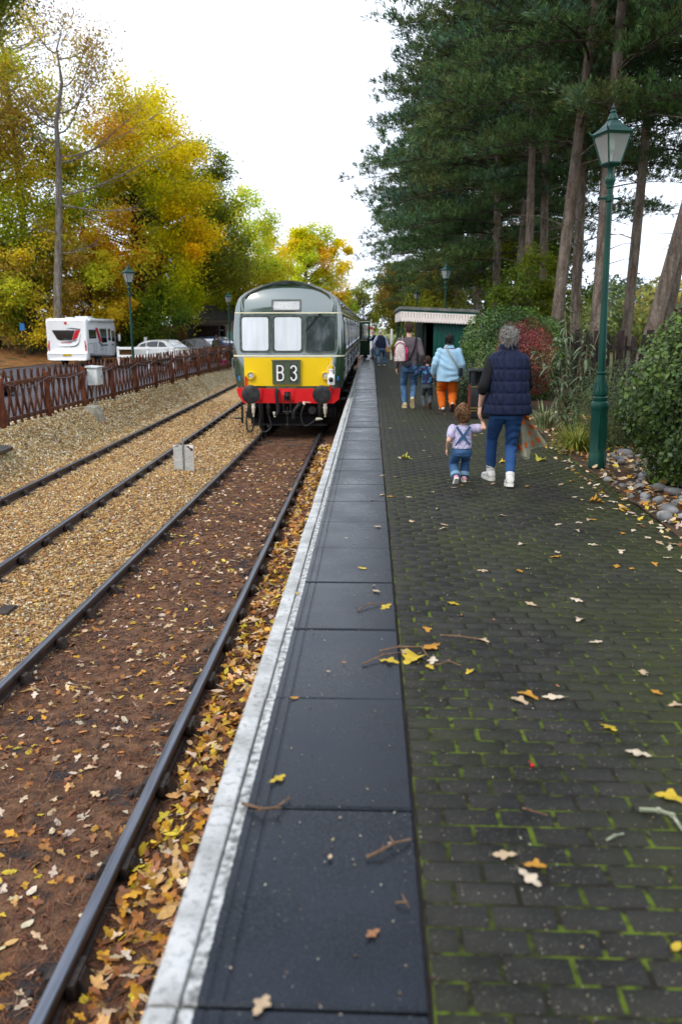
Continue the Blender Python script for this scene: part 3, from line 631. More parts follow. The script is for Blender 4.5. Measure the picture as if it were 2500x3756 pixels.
_l = make_lamp('dark green lamp post with lantern standing at the edge of the brick paving', (2.835, 9.95, .03), .30, .99); _l.rotation_euler = (Matrix.Rotation(-.026, 3, 'Y') @ Matrix.Rotation(.30, 3, 'Z')).to_euler()
make_lamp('green lamp post rising behind the brown fence beside the white motorhome', (-7.56, 25.6, -.22), .75, .93)
make_lamp('green lamp post at the far end of the brown fence by the station building', (-7.38, 42.4, -.22), .7, .905)
make_lamp('green lamp post standing just behind the shelter roof', (3.02, 33.8, 0), .8, 1.03)
make_lamp('smallest green lamp post, far down the platform beyond the shelter', (2.66, 48.5, 0), .7, .945)

# ---------------------------------------------------------------- brown lattice fence
mk('fence_brown', (.055, .020, .011), (.13, .05, .027), scale=7, rough=.75, bump=.004, stretch=(3, 3, .7), bscale=40, rnd_obj=.25, c3=(.20, .14, .11), s3=3, t3=(.55, .75))
mk('fence_post_red', (.085, .024, .012), (.16, .05, .024), scale=6, rough=.7, bump=.004, rnd_obj=.2)
FX = -7.35
fence = thing('lattice_fence', 'brown wooden lattice fence along the gravel bank by the car park', 'fence', (FX, 0, -.24))
b = MB(); b.box((0, 0, .5), (.095, .095, 1.04), 0, .006); post_me = b.mesh('post', MATS['fence_post_red'])
def slat_me(sgn):
    b = MB(); L = 1.12; dy = .19 * sgn; pr = [(-.014, -.046), (-.014, .046), (.008, .038), (.014, 0), (.008, -.038)]
    vs = []
    for t, w in ((0, 1), (.93, 1), (1, .35)):
        vs += [(a, dy * (1 - 2 * t) + c * w, t * L) for a, c in pr]
    b.add(vs, [tuple(range(5))] + [(r * 5 + j, r * 5 + (j + 1) % 5, (r + 1) * 5 + (j + 1) % 5, (r + 1) * 5 + j) for r in (0, 1) for j in range(5)] + [tuple(range(10, 15))])
    return b.mesh('slat', MATS['fence_brown'])
sA, sB = slat_me(1), slat_me(-1); yk = 15.58; fy = []
for k in range(13): fy.append(yk + 2.31 * k)
for k, y in enumerate(fy):
    inst('post', post_me, fence, (.06, y, rnd.uniform(-.03, .02)), (rnd.uniform(-.015, .015), rnd.uniform(-.015, .015), rnd.uniform(-.05, .05)))
    if k < len(fy) - 1:
        for z, hgt in ((.86, .085), (.14, .085)):
            bb = MB(); bb.box((0, 0, 0), (.04, 2.30, hgt), 0, .004); o = bb.build('rail', MATS['fence_brown'], fence); o.location = (.045, y + 1.155, z + rnd.uniform(-.015, .015)); o.rotation_euler = (rnd.uniform(-.006, .006), 0, 0)
nsl = int((fy[-1] - fy[0] + 1.6) / .335)
for i in range(nsl):
    y = fy[0] - 1.3 + i * .335
    inst('slat', sA, fence, (0.0, y + .16, rnd.uniform(-.01, .02)), (rnd.uniform(-.02, .02), rnd.uniform(-.02, .02), 0))
    inst('slat', sB, fence, (-.034, y - .12, rnd.uniform(-.01, .02)), (rnd.uniform(-.02, .02), rnd.uniform(-.02, .02), 0))
mk('cable_grey', (.10, .10, .13), rough=.5)
b = MB(); pts = []
for k in range(len(fy) - 1):
    for j in range(8):
        t = j / 8; pts.append((FX + .12 + .02 * math.sin(k * 2 + t * 5), fy[k] + 2.31 * t, .66 - (.16 if k in (0, 3, 5) else .09) * math.sin(PI * t)))
b.tube(pts, .008, 5); tag(b.build('cable', MATS['cable_grey']), 'thin grey cable looped along the brown lattice fence', 'cable')

# relay box on its bracket, concrete stump, timber board, marker plate
mk('box_paint', (.55, .60, .60), (.68, .73, .72), scale=5, rough=.45, bump=.001)
mk('steel_dull', (.20, .20, .19), (.32, .32, .30), scale=15, rough=.5, metal=.5)
t = thing('relay_box', 'pale grey metal relay box mounted on the lattice fence', 'electrical box', (-7.15, 20.72, .27))
b = MB(); b.box((0, 0, .23), (.26, .44, .44), 0, .012); b.build('cabinet', MATS['box_paint'], t)
b = MB(); b.add([(-.16, -.26, .455), (.16, -.26, .455), (.16, .26, .455), (-.16, .26, .455), (-.16, -.26, .50), (.16, -.26, .475), (.16, .26, .475), (-.16, .26, .50)], [(3, 2, 1, 0), (4, 5, 6, 7), (0, 1, 5, 4), (1, 2, 6, 5), (2, 3, 7, 6), (3, 0, 4, 7)]); b.build('lid', MATS['box_paint'], t, 0)
b = MB(); b.box((.137, .12, .22), (.02, .03, .05), 0, .004); b.build('latch', MATS['steel_dull'], t)
b = MB(); b.cyl((0, -.1, -.75), (0, -.1, .02), .03, n=8); b.build('stand_pipe', MATS['steel_dull'], t)
mk('old_concrete', (.27, .25, .19), (.45, .42, .34), scale=6, rough=.9, bump=.012, c3=(.16, .16, .08), s3=4)
b = MB(); b.add([(-.2, -.28, 0), (.2, -.22, 0), (.22, .28, 0), (-.2, .3, 0), (-.14, -.2, .42), (.1, -.16, .4), (.12, .2, .42), (-.13, .22, .44), (.18, -.2, .2), (.19, .24, .22)],
             [(3, 2, 1, 0), (4, 5, 6, 7), (0, 1, 8, 5, 4), (1, 2, 9, 8), (8, 9, 6, 5), (2, 3, 7, 6, 9), (3, 0, 4, 7)])
tag(b.build('concrete_stump', MATS['old_concrete'], None, 0, (-7.0, 19.95, -.62)), 'weathered broken concrete stump at the foot of the fence', 'stump')
mk('wet_timber', (.030, .028, .027), (.075, .070, .065), scale=8, rough=.45, bump=.004, stretch=(3, .5, 3))
b = MB(); b.box((0, 0, 0), (.26, 1.5, .07), 0, .008); o = b.build('timber_board', MATS['wet_timber'], None, 35, (-6.73, 13.72, -.44)); o.rotation_euler = (0, .18, .03)
tag(o, 'dark wet timber board lying on the gravel bank below the fence', 'board')
mk('plate_grey', (.38, .38, .36), (.50, .50, .47), scale=6, rough=.65, bump=.004, stretch=(1, 1, 4), c3=(.22, .20, .18), s3=5)
mk('film_white', (.72, .73, .74), rough=.5); mk('film_dark', (.06, .035, .03), (.14, .05, .03), scale=12, rough=.8)
t = thing('marker_plate', 'weathered grey twin marker plate on a slotted post between the tracks', 'marker', (-3.58, 15.06, float(bed_z(-3.58, 15.06)) - .02), -.03)
for s in (-1, 1):
    b = MB(); b.box((s * .104, 0, .27), (.182, .008, .50)); b.build('panel', MATS['plate_grey'], t, 0)
def torn(pts, mat, name, dy):
    b = MB(); b.prism(pts, lambda a, z: (a, dy + .002, z), lambda a, z: (a, dy, z)); b.build(name, mat, t, 0)
torn([(-.195, .52), (-.195, .487), (-.17, .49), (-.15, .505), (-.10, .512), (-.08, .52)], MATS['film_white'], 'torn_film', -.0075)
torn([(-.17, .49), (-.10, .487), (-.085, .51), (-.12, .512), (-.15, .503)], MATS['film_dark'], 'rust_stain', -.0065)
torn([(.02, .52), (.05, .505), (.11, .50), (.14, .47), (.19, .455), (.195, .40), (.195, .52)], MATS['film_white'], 'torn_film', -.0075)
torn([(.06, .50), (.11, .497), (.135, .465), (.187, .45), (.187, .41), (.15, .40), (.13, .44), (.09, .47)], MATS['film_dark'], 'rust_stain', -.0065)
b = MB(); b.box((-.002, -.012, .33), (.032, .014, .68)); 
po = b.build('slotted_post', MATS['steel_dull'], t, 0)
b = MB()
for k in range(9): b.box((-.002, -.0195, .10 + k * .065), (.01, .002, .014))
b.build('slots', MATS['rail_rust'], po, 0)

# ---------------------------------------------------------------- litter bin
mk('bin_black', (.014, .015, .017), (.025, .026, .028), scale=4, rough=.4); mk('bin_maroon', (.085, .022, .018), (.11, .03, .024), scale=4, rough=.4); mk('gold_band', (.42, .28, .05), rough=.35, metal=.6)
t = thing('litter_bin', 'black square litter bin with gold bands beside the path', 'bin', (2.16, 15.75, 0), .02)
b = MB(); b.box((0, 0, .34), (.46, .46, .62), 0, .02); b.box((0, 0, .02), (.42, .42, .04)); bd = b.build('body', MATS['bin_black'], t)
b = MB(); b.box((-.2325, 0, .38), (.012, .36, .5)); b.build('side_panel', MATS['bin_maroon'], bd, 0)
for z in (.16, .215, .62): 
    b = MB(); b.box((0, 0, z), (.474, .474, .014)); b.build('band', MATS['gold_band'], bd, 0)
for sx in (-1, 1):
    for sy in (-1, 1): b = MB(); b.box((sx * .2, sy * .2, .77), (.06, .06, .26)); b.build('hood_post', MATS['bin_black'], t, 0)
b = MB(); b.box((0, .205, .77), (.34, .03, .25)); b.build('hood_back', MATS['bin_black'], t, 0)
b = MB(); b.box((0, 0, .925), (.50, .50, .05), 0, .02); b.build('roof', MATS['bin_black'], t)

# ---------------------------------------------------------------- waiting shelter
mk('shelter_green', (.004, .060, .044), (.006, .078, .056), scale=2.5, rough=.45, bump=.002, c3=(.05, .10, .08), s3=24, t3=(.66, .72), stretch=(1, 1, .5))
mk('valance_cream', (.80, .70, .64), (.86, .77, .72), scale=3, rough=.6, c3=(.4, .37, .33), s3=5, t3=(.62, .75)); mk('roof_felt', (.10, .11, .10), (.20, .20, .18), scale=3, rough=.9, bump=.01, c3=(.10, .13, .05), s3=3)
mk('shelter_dark', (.012, .014, .013), rough=.8)
SX0, SX1, SY0, SY1 = .98, 3.46, 27.0, 33.0
t = thing('waiting_shelter', 'dark green wooden platform shelter with a scalloped cream valance', 'shelter', (0, 0, 0))
def rz_(x): return 2.30 - .045 * (x - SX0)
b = MB(); 
v = [(SX0 - .06, SY0 - .06, rz_(SX0) + .02), (SX1 + .06, SY0 - .06, rz_(SX1) + .02), (SX1 + .06, SY1, rz_(SX1) + .02), (SX0 - .06, SY1, rz_(SX0) + .02)]; v += [(x, y, z + .09) for x, y, z in v]
b.add(v, [(3, 2, 1, 0), (4, 5, 6, 7), (0, 1, 5, 4), (1, 2, 6, 5), (2, 3, 7, 6), (3, 0, 4, 7)]); rf = b.build('roof', MATS['roof_felt'], t, 0)
b = MB(); v = [(SX0 - .03, SY0 - .03, rz_(SX0) - .04), (SX1 + .03, SY0 - .03, rz_(SX1) - .04), (SX1 + .03, SY1, rz_(SX1) - .04), (SX0 - .03, SY1, rz_(SX0) - .04)]; v += [(x, y, z + .058) for x, y, z in v]
b.add(v, [(3, 2, 1, 0), (4, 5, 6, 7), (0, 1, 5, 4), (1, 2, 6, 5), (2, 3, 7, 6), (3, 0, 4, 7)]); b.build('gutter', MATS['shelter_green'], rf, 0)
def board_me(pointed):
    w = .0465; n = 10
    low = [(-w, -.27), (-w * .6, -.315), (0, -.335), (w * .6, -.315), (w, -.27)] if pointed else [(-w, -.275), (-w * .75, -.315), (0, -.33), (w * .75, -.315), (w, -.275)]
    outer = low + [(w, -.15), (w, 0), (0, 0), (-w, 0), (-w, -.15)]
    inner = [(-.006, -.19), (-.004, -.195), (0, -.2), (.004, -.195), (.006, -.19), (.006, -.10), (.012, -.05), (0, -.045), (-.012, -.05), (-.006, -.10)]
    b = MB(); b.ring(outer, inner, lambda a, z: (a, 0, z), lambda a, z: (a, -.02, z)); b.ring(outer, inner, lambda a, z: (a, 0, z), lambda a, z: (a, -.0001, z)); return b.mesh('valance_board', MATS['valance_cream'], 0)
bm1, bm2 = board_me(True), board_me(False); nb = 26
for i in range(nb):
    x = SX0 + .05 + i * (SX1 - SX0 - .06) / nb; inst('valance_board', bm1 if i % 2 else bm2, t, (x, SY0, rz_(x) - .042), (0, 0, 0))
for i in range(62):
    inst('valance_board', bm1 if i % 2 else bm2, t, (SX0, SY0 + .05 + i * .0955, rz_(SX0) - .042), (0, 0, -PI / 2))
b = MB(); b.box((SX0 + (SX1 - SX0) / 2, SY0 - .016, 2.02), (SX1 - SX0, .012, .012), M=None); o = b.build('valance_strip', MATS['valance_cream'], t, 0); o.rotation_euler = (0, .045 * .98, 0); o.location = (-.095, 0, .1)
for x0, x1, yy in ((2.07, 3.40, SY0 + .25),):                # end wall of boards
    k = 9; w = (x1 - x0) / k
    for i in range(k):
        b = MB(); b.box((x0 + w * (i + .5), yy, 1.09), (w - .004, .03, 2.18), 0, .003); b.build('wall_board', MATS['shelter_green'], t)
b = MB(); b.box((3.41, 30.0, 1.08), (.05, 6.0, 2.16)); b.box((2.58, 32.95, 1.08), (1.6, .05, 2.16)); b.build('back_wall', MATS['shelter_dark'], t, 0)
b = MB(); b.box((1.80, 30.6, 1.1), (.06, 4.7, 2.2)); b.build('front_wall', MATS['shelter_green'], t, 0)
b = MB(); b.box((1.80, 27.6, 2.05), (.08, .9, .1)); b.box((1.80, 27.27, 1.1), (.07, .07, 2.2)); b.build('door_frame', MATS['shelter_dark'], t, 0)
for y in (SY0 + .25, SY1 - .2):
    b = MB(); b.tube([(1.06, y, 0), (1.06, y, 2.2)], .032, 8); b.box((1.06, y, .06), (.1, .1, .12)); b.build('post', MATS['shelter_green'], t)

# flower pots, white posts, signal and sign at the far platform
mk('pot_grey', (.06, .06, .055), (.12, .12, .11), scale=6, rough=.8); mk('white_paint', (.70, .70, .68), (.80, .80, .78), scale=5, rough=.5); mk('signal_red', (.55, .03, .015), rough=.4)
for k, (x, y) in enumerate(((1.90, 26.55), (2.17, 26.35))):
    b = MB(); b.lathe([(.10, 0), (.13, .22), (.145, .23), (.145, .27), (.12, .27), (.11, .22)], 14); tag(b.build('plant_pot', MATS['pot_grey'], None, 35, (x, y, 0)), ('smaller' if k == 0 else 'right-hand') + ' grey plant pot in front of the shelter end wall', 'pot', 'pots by the shelter')
t = thing('platform_post', 'white wooden post beyond the shelter next to a yellow-green bush', 'post', (1.13, 45, 0)); b = MB(); b.box((0, 0, .8), (.12, .12, 1.6), 0, .01); b.build('shaft', MATS['white_paint'], t); b = MB(); frus(b, .075, 1.6, .02, 1.68); b.build('cap', MATS['white_paint'], t, 0)
t = thing('signal_post', 'white signal post with a small red arm beyond the open train door', 'signal', (.02, 66, 0))
b = MB(); b.lathe([(.10, 0), (.085, 1.9), (.03, 2.25), (.05, 2.3), (.01, 2.42)], 10); b.build('shaft', MATS['white_paint'], t); b = MB(); b.box((-.12, -.11, 1.72), (.5, .03, .2)); b.build('signal_arm', MATS['signal_red'], t, 0)
# ================================================================ THE DIESEL RAILCAR
mk('train_green', (.016, .046, .022), (.020, .055, .027), scale=1.5, rough=.16, r2=.26, coat=1.0, coat_ior=2.6, bump=.0025, bscale=3.0)
mk('train_roof', (.20, .21, .22), (.30, .31, .32), scale=2, rough=.38, r2=.5, bump=.001)
mk('train_yellow', (.78, .52, .006), (.82, .56, .008), scale=2, rough=.3, coat=.3); mk('train_red', (.60, .010, .014), (.68, .014, .018), scale=4, rough=.35, coat=.2)
mk('train_cream', (.75, .72, .52), rough=.35); mk('train_blue', (.03, .20, .55), rough=.4); mk('train_white', (.82, .82, .80), rough=.45)
mk('train_black', (.012, .012, .013), (.03, .028, .026), scale=9, rough=.55, bump=.003); mk('buffer_face', (.022, .022, .023), (.055, .055, .055), scale=7, rough=.42, bump=.002, metal=.3)
mk('rubber', (.014, .014, .014), rough=.5); mk('window_rim', (.05, .065, .055), (.10, .115, .10), scale=9, rough=.3, coat=.3); mk('chrome', (.55, .56, .58), rough=.2, metal=1)
mk('blind', (.60, .64, .67), (.68, .72, .75), scale=3, rough=.10, coat=.9, spec=.8, stretch=(3, 3, .4)); mk('sign_grey', (.42, .44, .44), (.50, .52, .52), scale=4, rough=.25, coat=.5)
mk('dark_glass', (.012, .022, .022), (.03, .05, .05), scale=1.2, rough=.04, coat=1, spec=1.0); mk('cream_fitting', (.62, .57, .44), (.75, .70, .58), scale=20, rough=.5); mk('hose', (.016, .016, .017), (.03, .03, .03), scale=30, rough=.45)
mk('gasket', (.02, .022, .022), rough=.5); mk('saloon_dark', (.05, .05, .045), rough=.8); mk('lens_clear', (.5, .52, .5), rough=.1, coat=1); mk('lens_dark', (.02, .01, .012), rough=.05, coat=1)
TX, TY, TZ = -2.045, 20.0, RAIL1
TL, GAP = 17.4, .75
PROF = [(1.27, 1.13), (1.335, 1.22), (1.365, 1.5), (1.385, 1.9), (1.385, 2.2), (1.37, 2.6), (1.335, 2.95), (1.30, 3.15), (1.255, 3.28), (1.19, 3.38), (1.05, 3.48), (.86, 3.57), (.62, 3.665), (.36, 3.735), (.14, 3.765), (0, 3.77)]
FULL = PROF + [(-a, z) for a, z in PROF[-2::-1]]
def half_w(z): return float(np.interp(z, [p[1] for p in PROF], [p[0] for p in PROF]))
def fy_(u, z): return .055 * (u / 1.2) ** 2 + .085 * max(0, z - 2.0) + (.27 * ((z - 2.95) / .8) ** 2 if z > 2.95 else 0)
def fr(off): return lambda u, z: (u, fy_(u, z) - off, z)                       # a point on the cab front, proud by off
def sd(off, s=1): return lambda y, z: (s * (half_w(z) + off), y, z)            # a point on a body side
def make_car(parent, y0, cab):
    R = .24; rings = []; n = len(FULL)
    steps = ([math.radians(a) for a in (0, 18, 36, 54, 72, 90)] if cab else [PI / 2])
    for tt in steps:
        ins = R * (1 - math.sin(tt)); yy = R * (1 - math.cos(tt)); ring = []
        for u, z in FULL:
            k = 1 if z < 3.1 else max(.35, 1 - (z - 3.1) * 1.4); uu = math.copysign(max(0, abs(u) - ins * k), u) if abs(u) > .3 else u
            zz = z - (ins * .28 if z > 3.1 else 0)
            ring.append((uu, y0 + yy + (fy_(uu, zz) * (1 - tt / (PI / 2)) if cab else 0), zz))
        rings.append(ring)
    for yy in [.6, 4, 8, 12, 16, TL]: rings.append([(u, y0 + yy, z) for u, z in FULL])
    b = MB(); vs = [p for r in rings for p in r]; fs = []; mi = []
    for i in range(len(rings) - 1):
        for j in range(n - 1):
            fs.append((i * n + j, i * n + j + 1, (i + 1) * n + j + 1, (i + 1) * n + j)); z = (FULL[j][1] + FULL[j + 1][1]) / 2
            mi.append(1 if z > 3.3 and (not cab or i > 1) else 0)
        fs.append((i * n, (i + 1) * n, (i + 1) * n + n - 1, i * n + n - 1)); mi.append(0)
    b.add(vs, fs); b.m = mi
    if cab:                                                   # bowed cab front as a grid
        K = 14; m0 = len(PROF); g = []
        for j in range(m0 - 1):
            L_, R_ = rings[0][n - 1 - j], rings[0][j]
            for i in range(K + 1):
                u = L_[0] + (R_[0] - L_[0]) * i / K; g.append((u, y0 + fy_(u, R_[2]), R_[2]))
        gf = [(j * (K + 1) + i, j * (K + 1) + i + 1, (j + 1) * (K + 1) + i + 1, (j + 1) * (K + 1) + i) for j in range(m0 - 2) for i in range(K)]
        top = rings[0][m0 - 1]; g.append(top); b0 = len(g) - 1; gf += [((m0 - 2) * (K + 1) + i, (m0 - 2) * (K + 1) + i + 1, b0) for i in range(K)]
        b.add(g, gf)
    else: b.add(rings[0], [tuple(range(n))])
    b.add(rings[-1], [tuple(range(n))])
    return b.build('body', [MATS['train_green'], MATS['train_roof']], parent, 28)
train = thing('railcar', 'dark green vintage diesel railcar with a yellow front panel at the platform', 'train', (TX, TY, TZ))
body = make_car(train, 0, True); body2 = make_car(train, TL + GAP, False)
def frp(name, poly, mat, off, back=-.02, parent=train, fan=True):
    b = MB(); b.prism(poly, fr(back), fr(off), fan=fan); return b.build(name, mat, parent, 40)
def dense(poly, m=6):
    out = []
    for i in range(len(poly)):
        p, q = poly[i], poly[(i + 1) % len(poly)]; d = math.dist(p, q); k = max(1, int(d / .12))
        out += [(p[0] + (q[0] - p[0]) * j / k, p[1] + (q[1] - p[1]) * j / k) for j in range(k)]
    return out
def fit(poly, a0, a1, b0, b1):
    A0, A1, B0, B1 = min(p[0] for p in poly), max(p[0] for p in poly), min(p[1] for p in poly), max(p[1] for p in poly)
    return [(a0 + (p[0] - A0) / (A1 - A0) * (a1 - a0), b0 + (p[1] - B0) / (B1 - B0) * (b1 - b0)) for p in poly]
# front: lines, panels
def band(name, z0, z1, mat, off, u0=-1.30, u1=1.30, parent=train):
    b = MB(); K = 24; lo = []
    for i in range(K + 1):
        u = u0 + (u1 - u0) * i / K; lo.append(u)
    vs = [fr(off)(u, z0) for u in lo] + [fr(off)(u, z1) for u in lo]; b.add(vs, [(i, i + 1, K + 2 + i, K + 1 + i) for i in range(K)])
    return b.build(name, mat, parent, 60)
def wrap(name, z0, z1, mat, off):
    """line that runs across the front, round both corners and along the sides of both cars"""
    b = MB(); R = .24; pts = []
    hw = half_w((z0 + z1) / 2)
    for i in range(25):
        u = -(hw - R) + 2 * (hw - R) * i / 24; pts.append((u, fy_(u, (z0 + z1) / 2) - off))
    arc = [(hw - R + (R + off) * math.sin(a), R - (R + off) * math.cos(a) + fy_(hw - R, z0) * (1 - a / (PI / 2))) for a in np.linspace(.2, PI / 2, 7)]
    side = [(hw + off, .6), (hw + off, TL)]
    line = [(-x, y) for x, y in (arc + side)[::-1]] + pts + arc + side
    k = len(line); b.add([(x, y, z0) for x, y in line] + [(x, y, z1) for x, y in line], [(i, i + 1, k + i + 1, k + i) for i in range(k - 1)])
    for s in (-1, 1):
        y0, y1 = TL + GAP, 2 * TL + GAP; b.add([(s * (hw + off), y0, z0), (s * (hw + off), y1, z0), (s * (hw + off), y1, z1), (s * (hw + off), y0, z1)], [(0, 1, 2, 3)])
    return b.build(name, mat, train, 40)
wrap('lining', 2.985, 3.012, MATS['train_cream'], .004); wrap('lining', 1.945, 1.98, MATS['train_cream'], .004)
band('warning_panel', 1.225, 1.925, MATS['train_yellow'], .004, -1.10, 1.10)
for s in (-1, 1):
    uq = s * 1.205; b = MB(); b.box((uq, fy_(1.2, 1.4) + .016, 1.415), (.10, .012, .11), M=None); o = b.build('coupling_code_square', MATS['train_blue'], train, 0)
# cab windows
for k, (u0, u1, m) in enumerate(((-1.145, -.475, 'blind'), (-.335, .335, 'blind'), (.475, 1.145, 'dark_glass'))):
    z0, z1 = 2.085, 2.90; w = MB()
    w.ring(rrect(u0 - .055, u1 + .055, z0 - .055, z1 + .055, .10, 5), rrect(u0 - .012, u1 + .012, z0 - .012, z1 + .012, .075, 5), fr(-.02), fr(.012)); win = w.build('cab_window', MATS['window_rim'], train)
    g = MB(); g.ring(rrect(u0 - .014, u1 + .014, z0 - .014, z1 + .014, .075, 5), rrect(u0 + .004, u1 - .004, z0 + .004, z1 - .004, .065, 5), fr(-.02), fr(.010)); g.build('gasket', MATS['gasket'], win)
    frp('pane', dense(rrect(u0, u1, z0, z1, .065, 4)), MATS[m], .004, parent=win)
    rv = MB(); P = dense(rrect(u0 - .038, u1 + .038, z0 - .038, z1 + .038, .09, 3))
    for (a, z) in P[::1]: x, y, zz = fr(.012)(a, z); rv.box((x, y - .002, zz), (.013, .008, .013))
    rv.build('rivets', MATS['window_rim'], win, 0)
# wiper on the driver's window
b = MB(); y_ = fy_(.8, 2.7) - .03
b.tube([(.80, y_ + .02, 2.965), (.78, y_, 2.93), (.50, y_ - .01, 2.60)], .008, 6); b.tube([(.74, y_ - .02, 2.93), (.46, y_ - .02, 2.56)], .007, 6); b.tube([(.70, y_ - .02, 2.93), (.44, y_ - .022, 2.58)], .005, 6); b.box((.79, y_ + .012, 2.96), (.07, .05, .04)); b.build('wiper', MATS['rubber'], train)
# destination box
b = MB(); _o = dense(rrect(-.40, .34, 3.035, 3.32, .02, 2)); b.ring(_o, fit(_o, -.355, .295, 3.07, 3.285), fr(-.02), fr(.022)); ds = b.build('destination_box', MATS['window_rim'], train)
frp('blind_panel', dense(rrect(-.355, .295, 3.07, 3.285, .012, 2)), MATS['sign_grey'], .006, parent=ds)
for txt, z in (('MARKET', 3.213), ('HARBOROUGH', 3.128)):
    me = text_mesh(txt, 0.098, MATS['train_white'], .001, .002, .98, space=1.03); o = link(bpy.data.objects.new('lettering', me), ds); o.location = (-.03, fy_(0, z) - .0095, z); o.rotation_euler = (PI / 2 - .05, 0, 0)
# headcode box with B 3
b = MB(); b.prism(rrect(-.385, .31, 1.265, 1.85, .012, 2), fr(-.02), fr(.075)); hb = b.build('headcode_box', MATS['train_green'], train)
b = MB(); b.box((-.0375, -.082, 1.856), (.74, .10, .028), 0, .006); b.build('rain_strip', MATS['window_rim'], hb)
def ribbon(pts, w, fn0, fn1, closed=False):
    P = [Vector((p[0], p[1])) for p in pts]; L_, R_ = [], []; n = len(P)
    for i in range(n):
        a = P[(i - 1) % n] if (i > 0 or closed) else P[i]; c = P[(i + 1) % n] if (i < n - 1 or closed) else P[i]; d = (c - a).normalized(); q = Vector((-d.y, d.x)) * w / 2; L_.append(P[i] + q); R_.append(P[i] - q)
    b = MB(); vs = [fn1(*p) for p in L_] + [fn1(*p) for p in R_] + [fn0(*p) for p in L_] + [fn0(*p) for p in R_]; fs = []
    for i in range(n if closed else n - 1):
        j = (i + 1) % n; fs += [(i, j, n + j, n + i), (i, j, 2 * n + j, 2 * n + i), (n + i, n + j, 3 * n + j, 3 * n + i)]
    if not closed: fs += [(0, n, 3 * n, 2 * n), (n - 1, 2 * n - 1, 4 * n - 1, 3 * n - 1)]
    return b.add(vs, fs)
def arcp(cx, cz, rx, rz, a0, a1, n=7): return [(cx + rx * math.cos(math.radians(a0 + (a1 - a0) * i / n)), cz + rz * math.sin(math.radians(a0 + (a1 - a0) * i / n))) for i in range(n + 1)]
for u0 in (-.30, .035):
    b = MB(); b.ring(rrect(u0, u0 + .215, 1.315, 1.775, .01, 2), rrect(u0 + .012, u0 + .203, 1.327, 1.763, .008, 2), fr(.07), fr(.082)); wi = b.build('code_window', MATS['window_rim'], hb)
    b = MB(); b.prism(rrect(u0 + .01, u0 + .205, 1.325, 1.765, .008, 2), fr(.05), fr(.077)); b.build('pane', mk('code_black', (.025, .022, .022), (.05, .045, .045), scale=6, rough=.15, coat=.6) if 'code_black' not in MATS else MATS['code_black'], wi, 0)
f0, f1 = fr(.076), fr(.0805)
gl = ribbon([(-.262, 1.352), (-.262, 1.742)], .036, f0, f1)
for q in (ribbon([(-.262, 1.725), (-.19, 1.725)] + arcp(-.175, 1.645, .055, .08, 80, -80) + [(-.19, 1.560), (-.262, 1.560)], .036, f0, f1), ribbon([(-.19, 1.561)] + arcp(-.17, 1.465, .06, .095, 80, -80) + [(-.19, 1.370), (-.262, 1.370)], .036, f0, f1)): gl.add(q.v, q.f)
gl.build('letter', MATS['train_white'], hb, 0)
gl = ribbon(arcp(.142, 1.645, .066, .08, 170, -70, 10) + [(.135, 1.562)], .036, f0, f1); q = ribbon([(.135, 1.561)] + arcp(.142, 1.465, .068, .096, 70, -170, 10), .036, f0, f1); gl.add(q.v, q.f); gl.build('numeral', MATS['train_white'], hb, 0)
# marker lights
for s in (-1, 1):
    c = (s * .93, fy_(.93, 1.48), 1.48); b = MB(); M = Matrix.Translation(c) @ Matrix.Rotation(PI / 2, 4, 'X')
    b.lathe([(.075, 0), (.105, .0), (.105, .02), (.10, .075), (.085, .085), (.078, .07), (.076, .03)], 24, 0, M=M); mlt = b.build('marker_light', MATS['train_yellow'], train)
    b = MB(); b.lathe([(.078, .03), (.06, .045), (.03, .052), (.002, .054)], 20, 0, M=M); b.build('lens', MATS['lens_clear'], mlt)
# lamp bracket irons, tail lamp hung on the right one
for s in (-1, 1):
    b = MB(); b.box((s * 1.06, -.015, 1.28 - (.12 if s > 0 else 0)), (.045, .03, .36 if s < 0 else .24)); b.box((s * 1.06, -.04, 1.12), (.05, .06, .1)); b.build('lamp_iron', MATS['train_red'], train, 0)
lampt = thing('tail_lamp', 'white hand lamp with a dark lens hung on the front of the railcar', 'lamp', (TX + 1.075, TY - .16, TZ + 1.26))
b = MB(); b.box((0, 0, .135), (.175, .15, .25), 0, .012); b.build('case', MATS['train_white'], lampt)
b = MB(); b.lathe([(.05, .26), (.048, .36), (.062, .365), (.062, .385), (.03, .392)], 14); b.build('chimney', MATS['train_white'], lampt)
b = MB(); b.tube([(-.085, 0, .26), (-.085, 0, .44), (-.03, 0, .50), (-.022, 0, .56), (0, 0, .58), (.022, 0, .56), (.03, 0, .50), (.085, 0, .44), (.085, 0, .26)], .006, 6); b.build('handle', MATS['train_white'], lampt)
b = MB(); M = Matrix.Translation((0, -.075, .14)) @ Matrix.Rotation(PI / 2, 4, 'X'); b.lathe([(.058, 0), (.058, .03), (.052, .035)], 18, 0, M=M); b.lathe([(.052, .02), (.04, .045), (.02, .056), (.002, .058)], 18, 1, M=M); b.build('lens', [MATS['rubber'], MATS['lens_dark']], lampt)
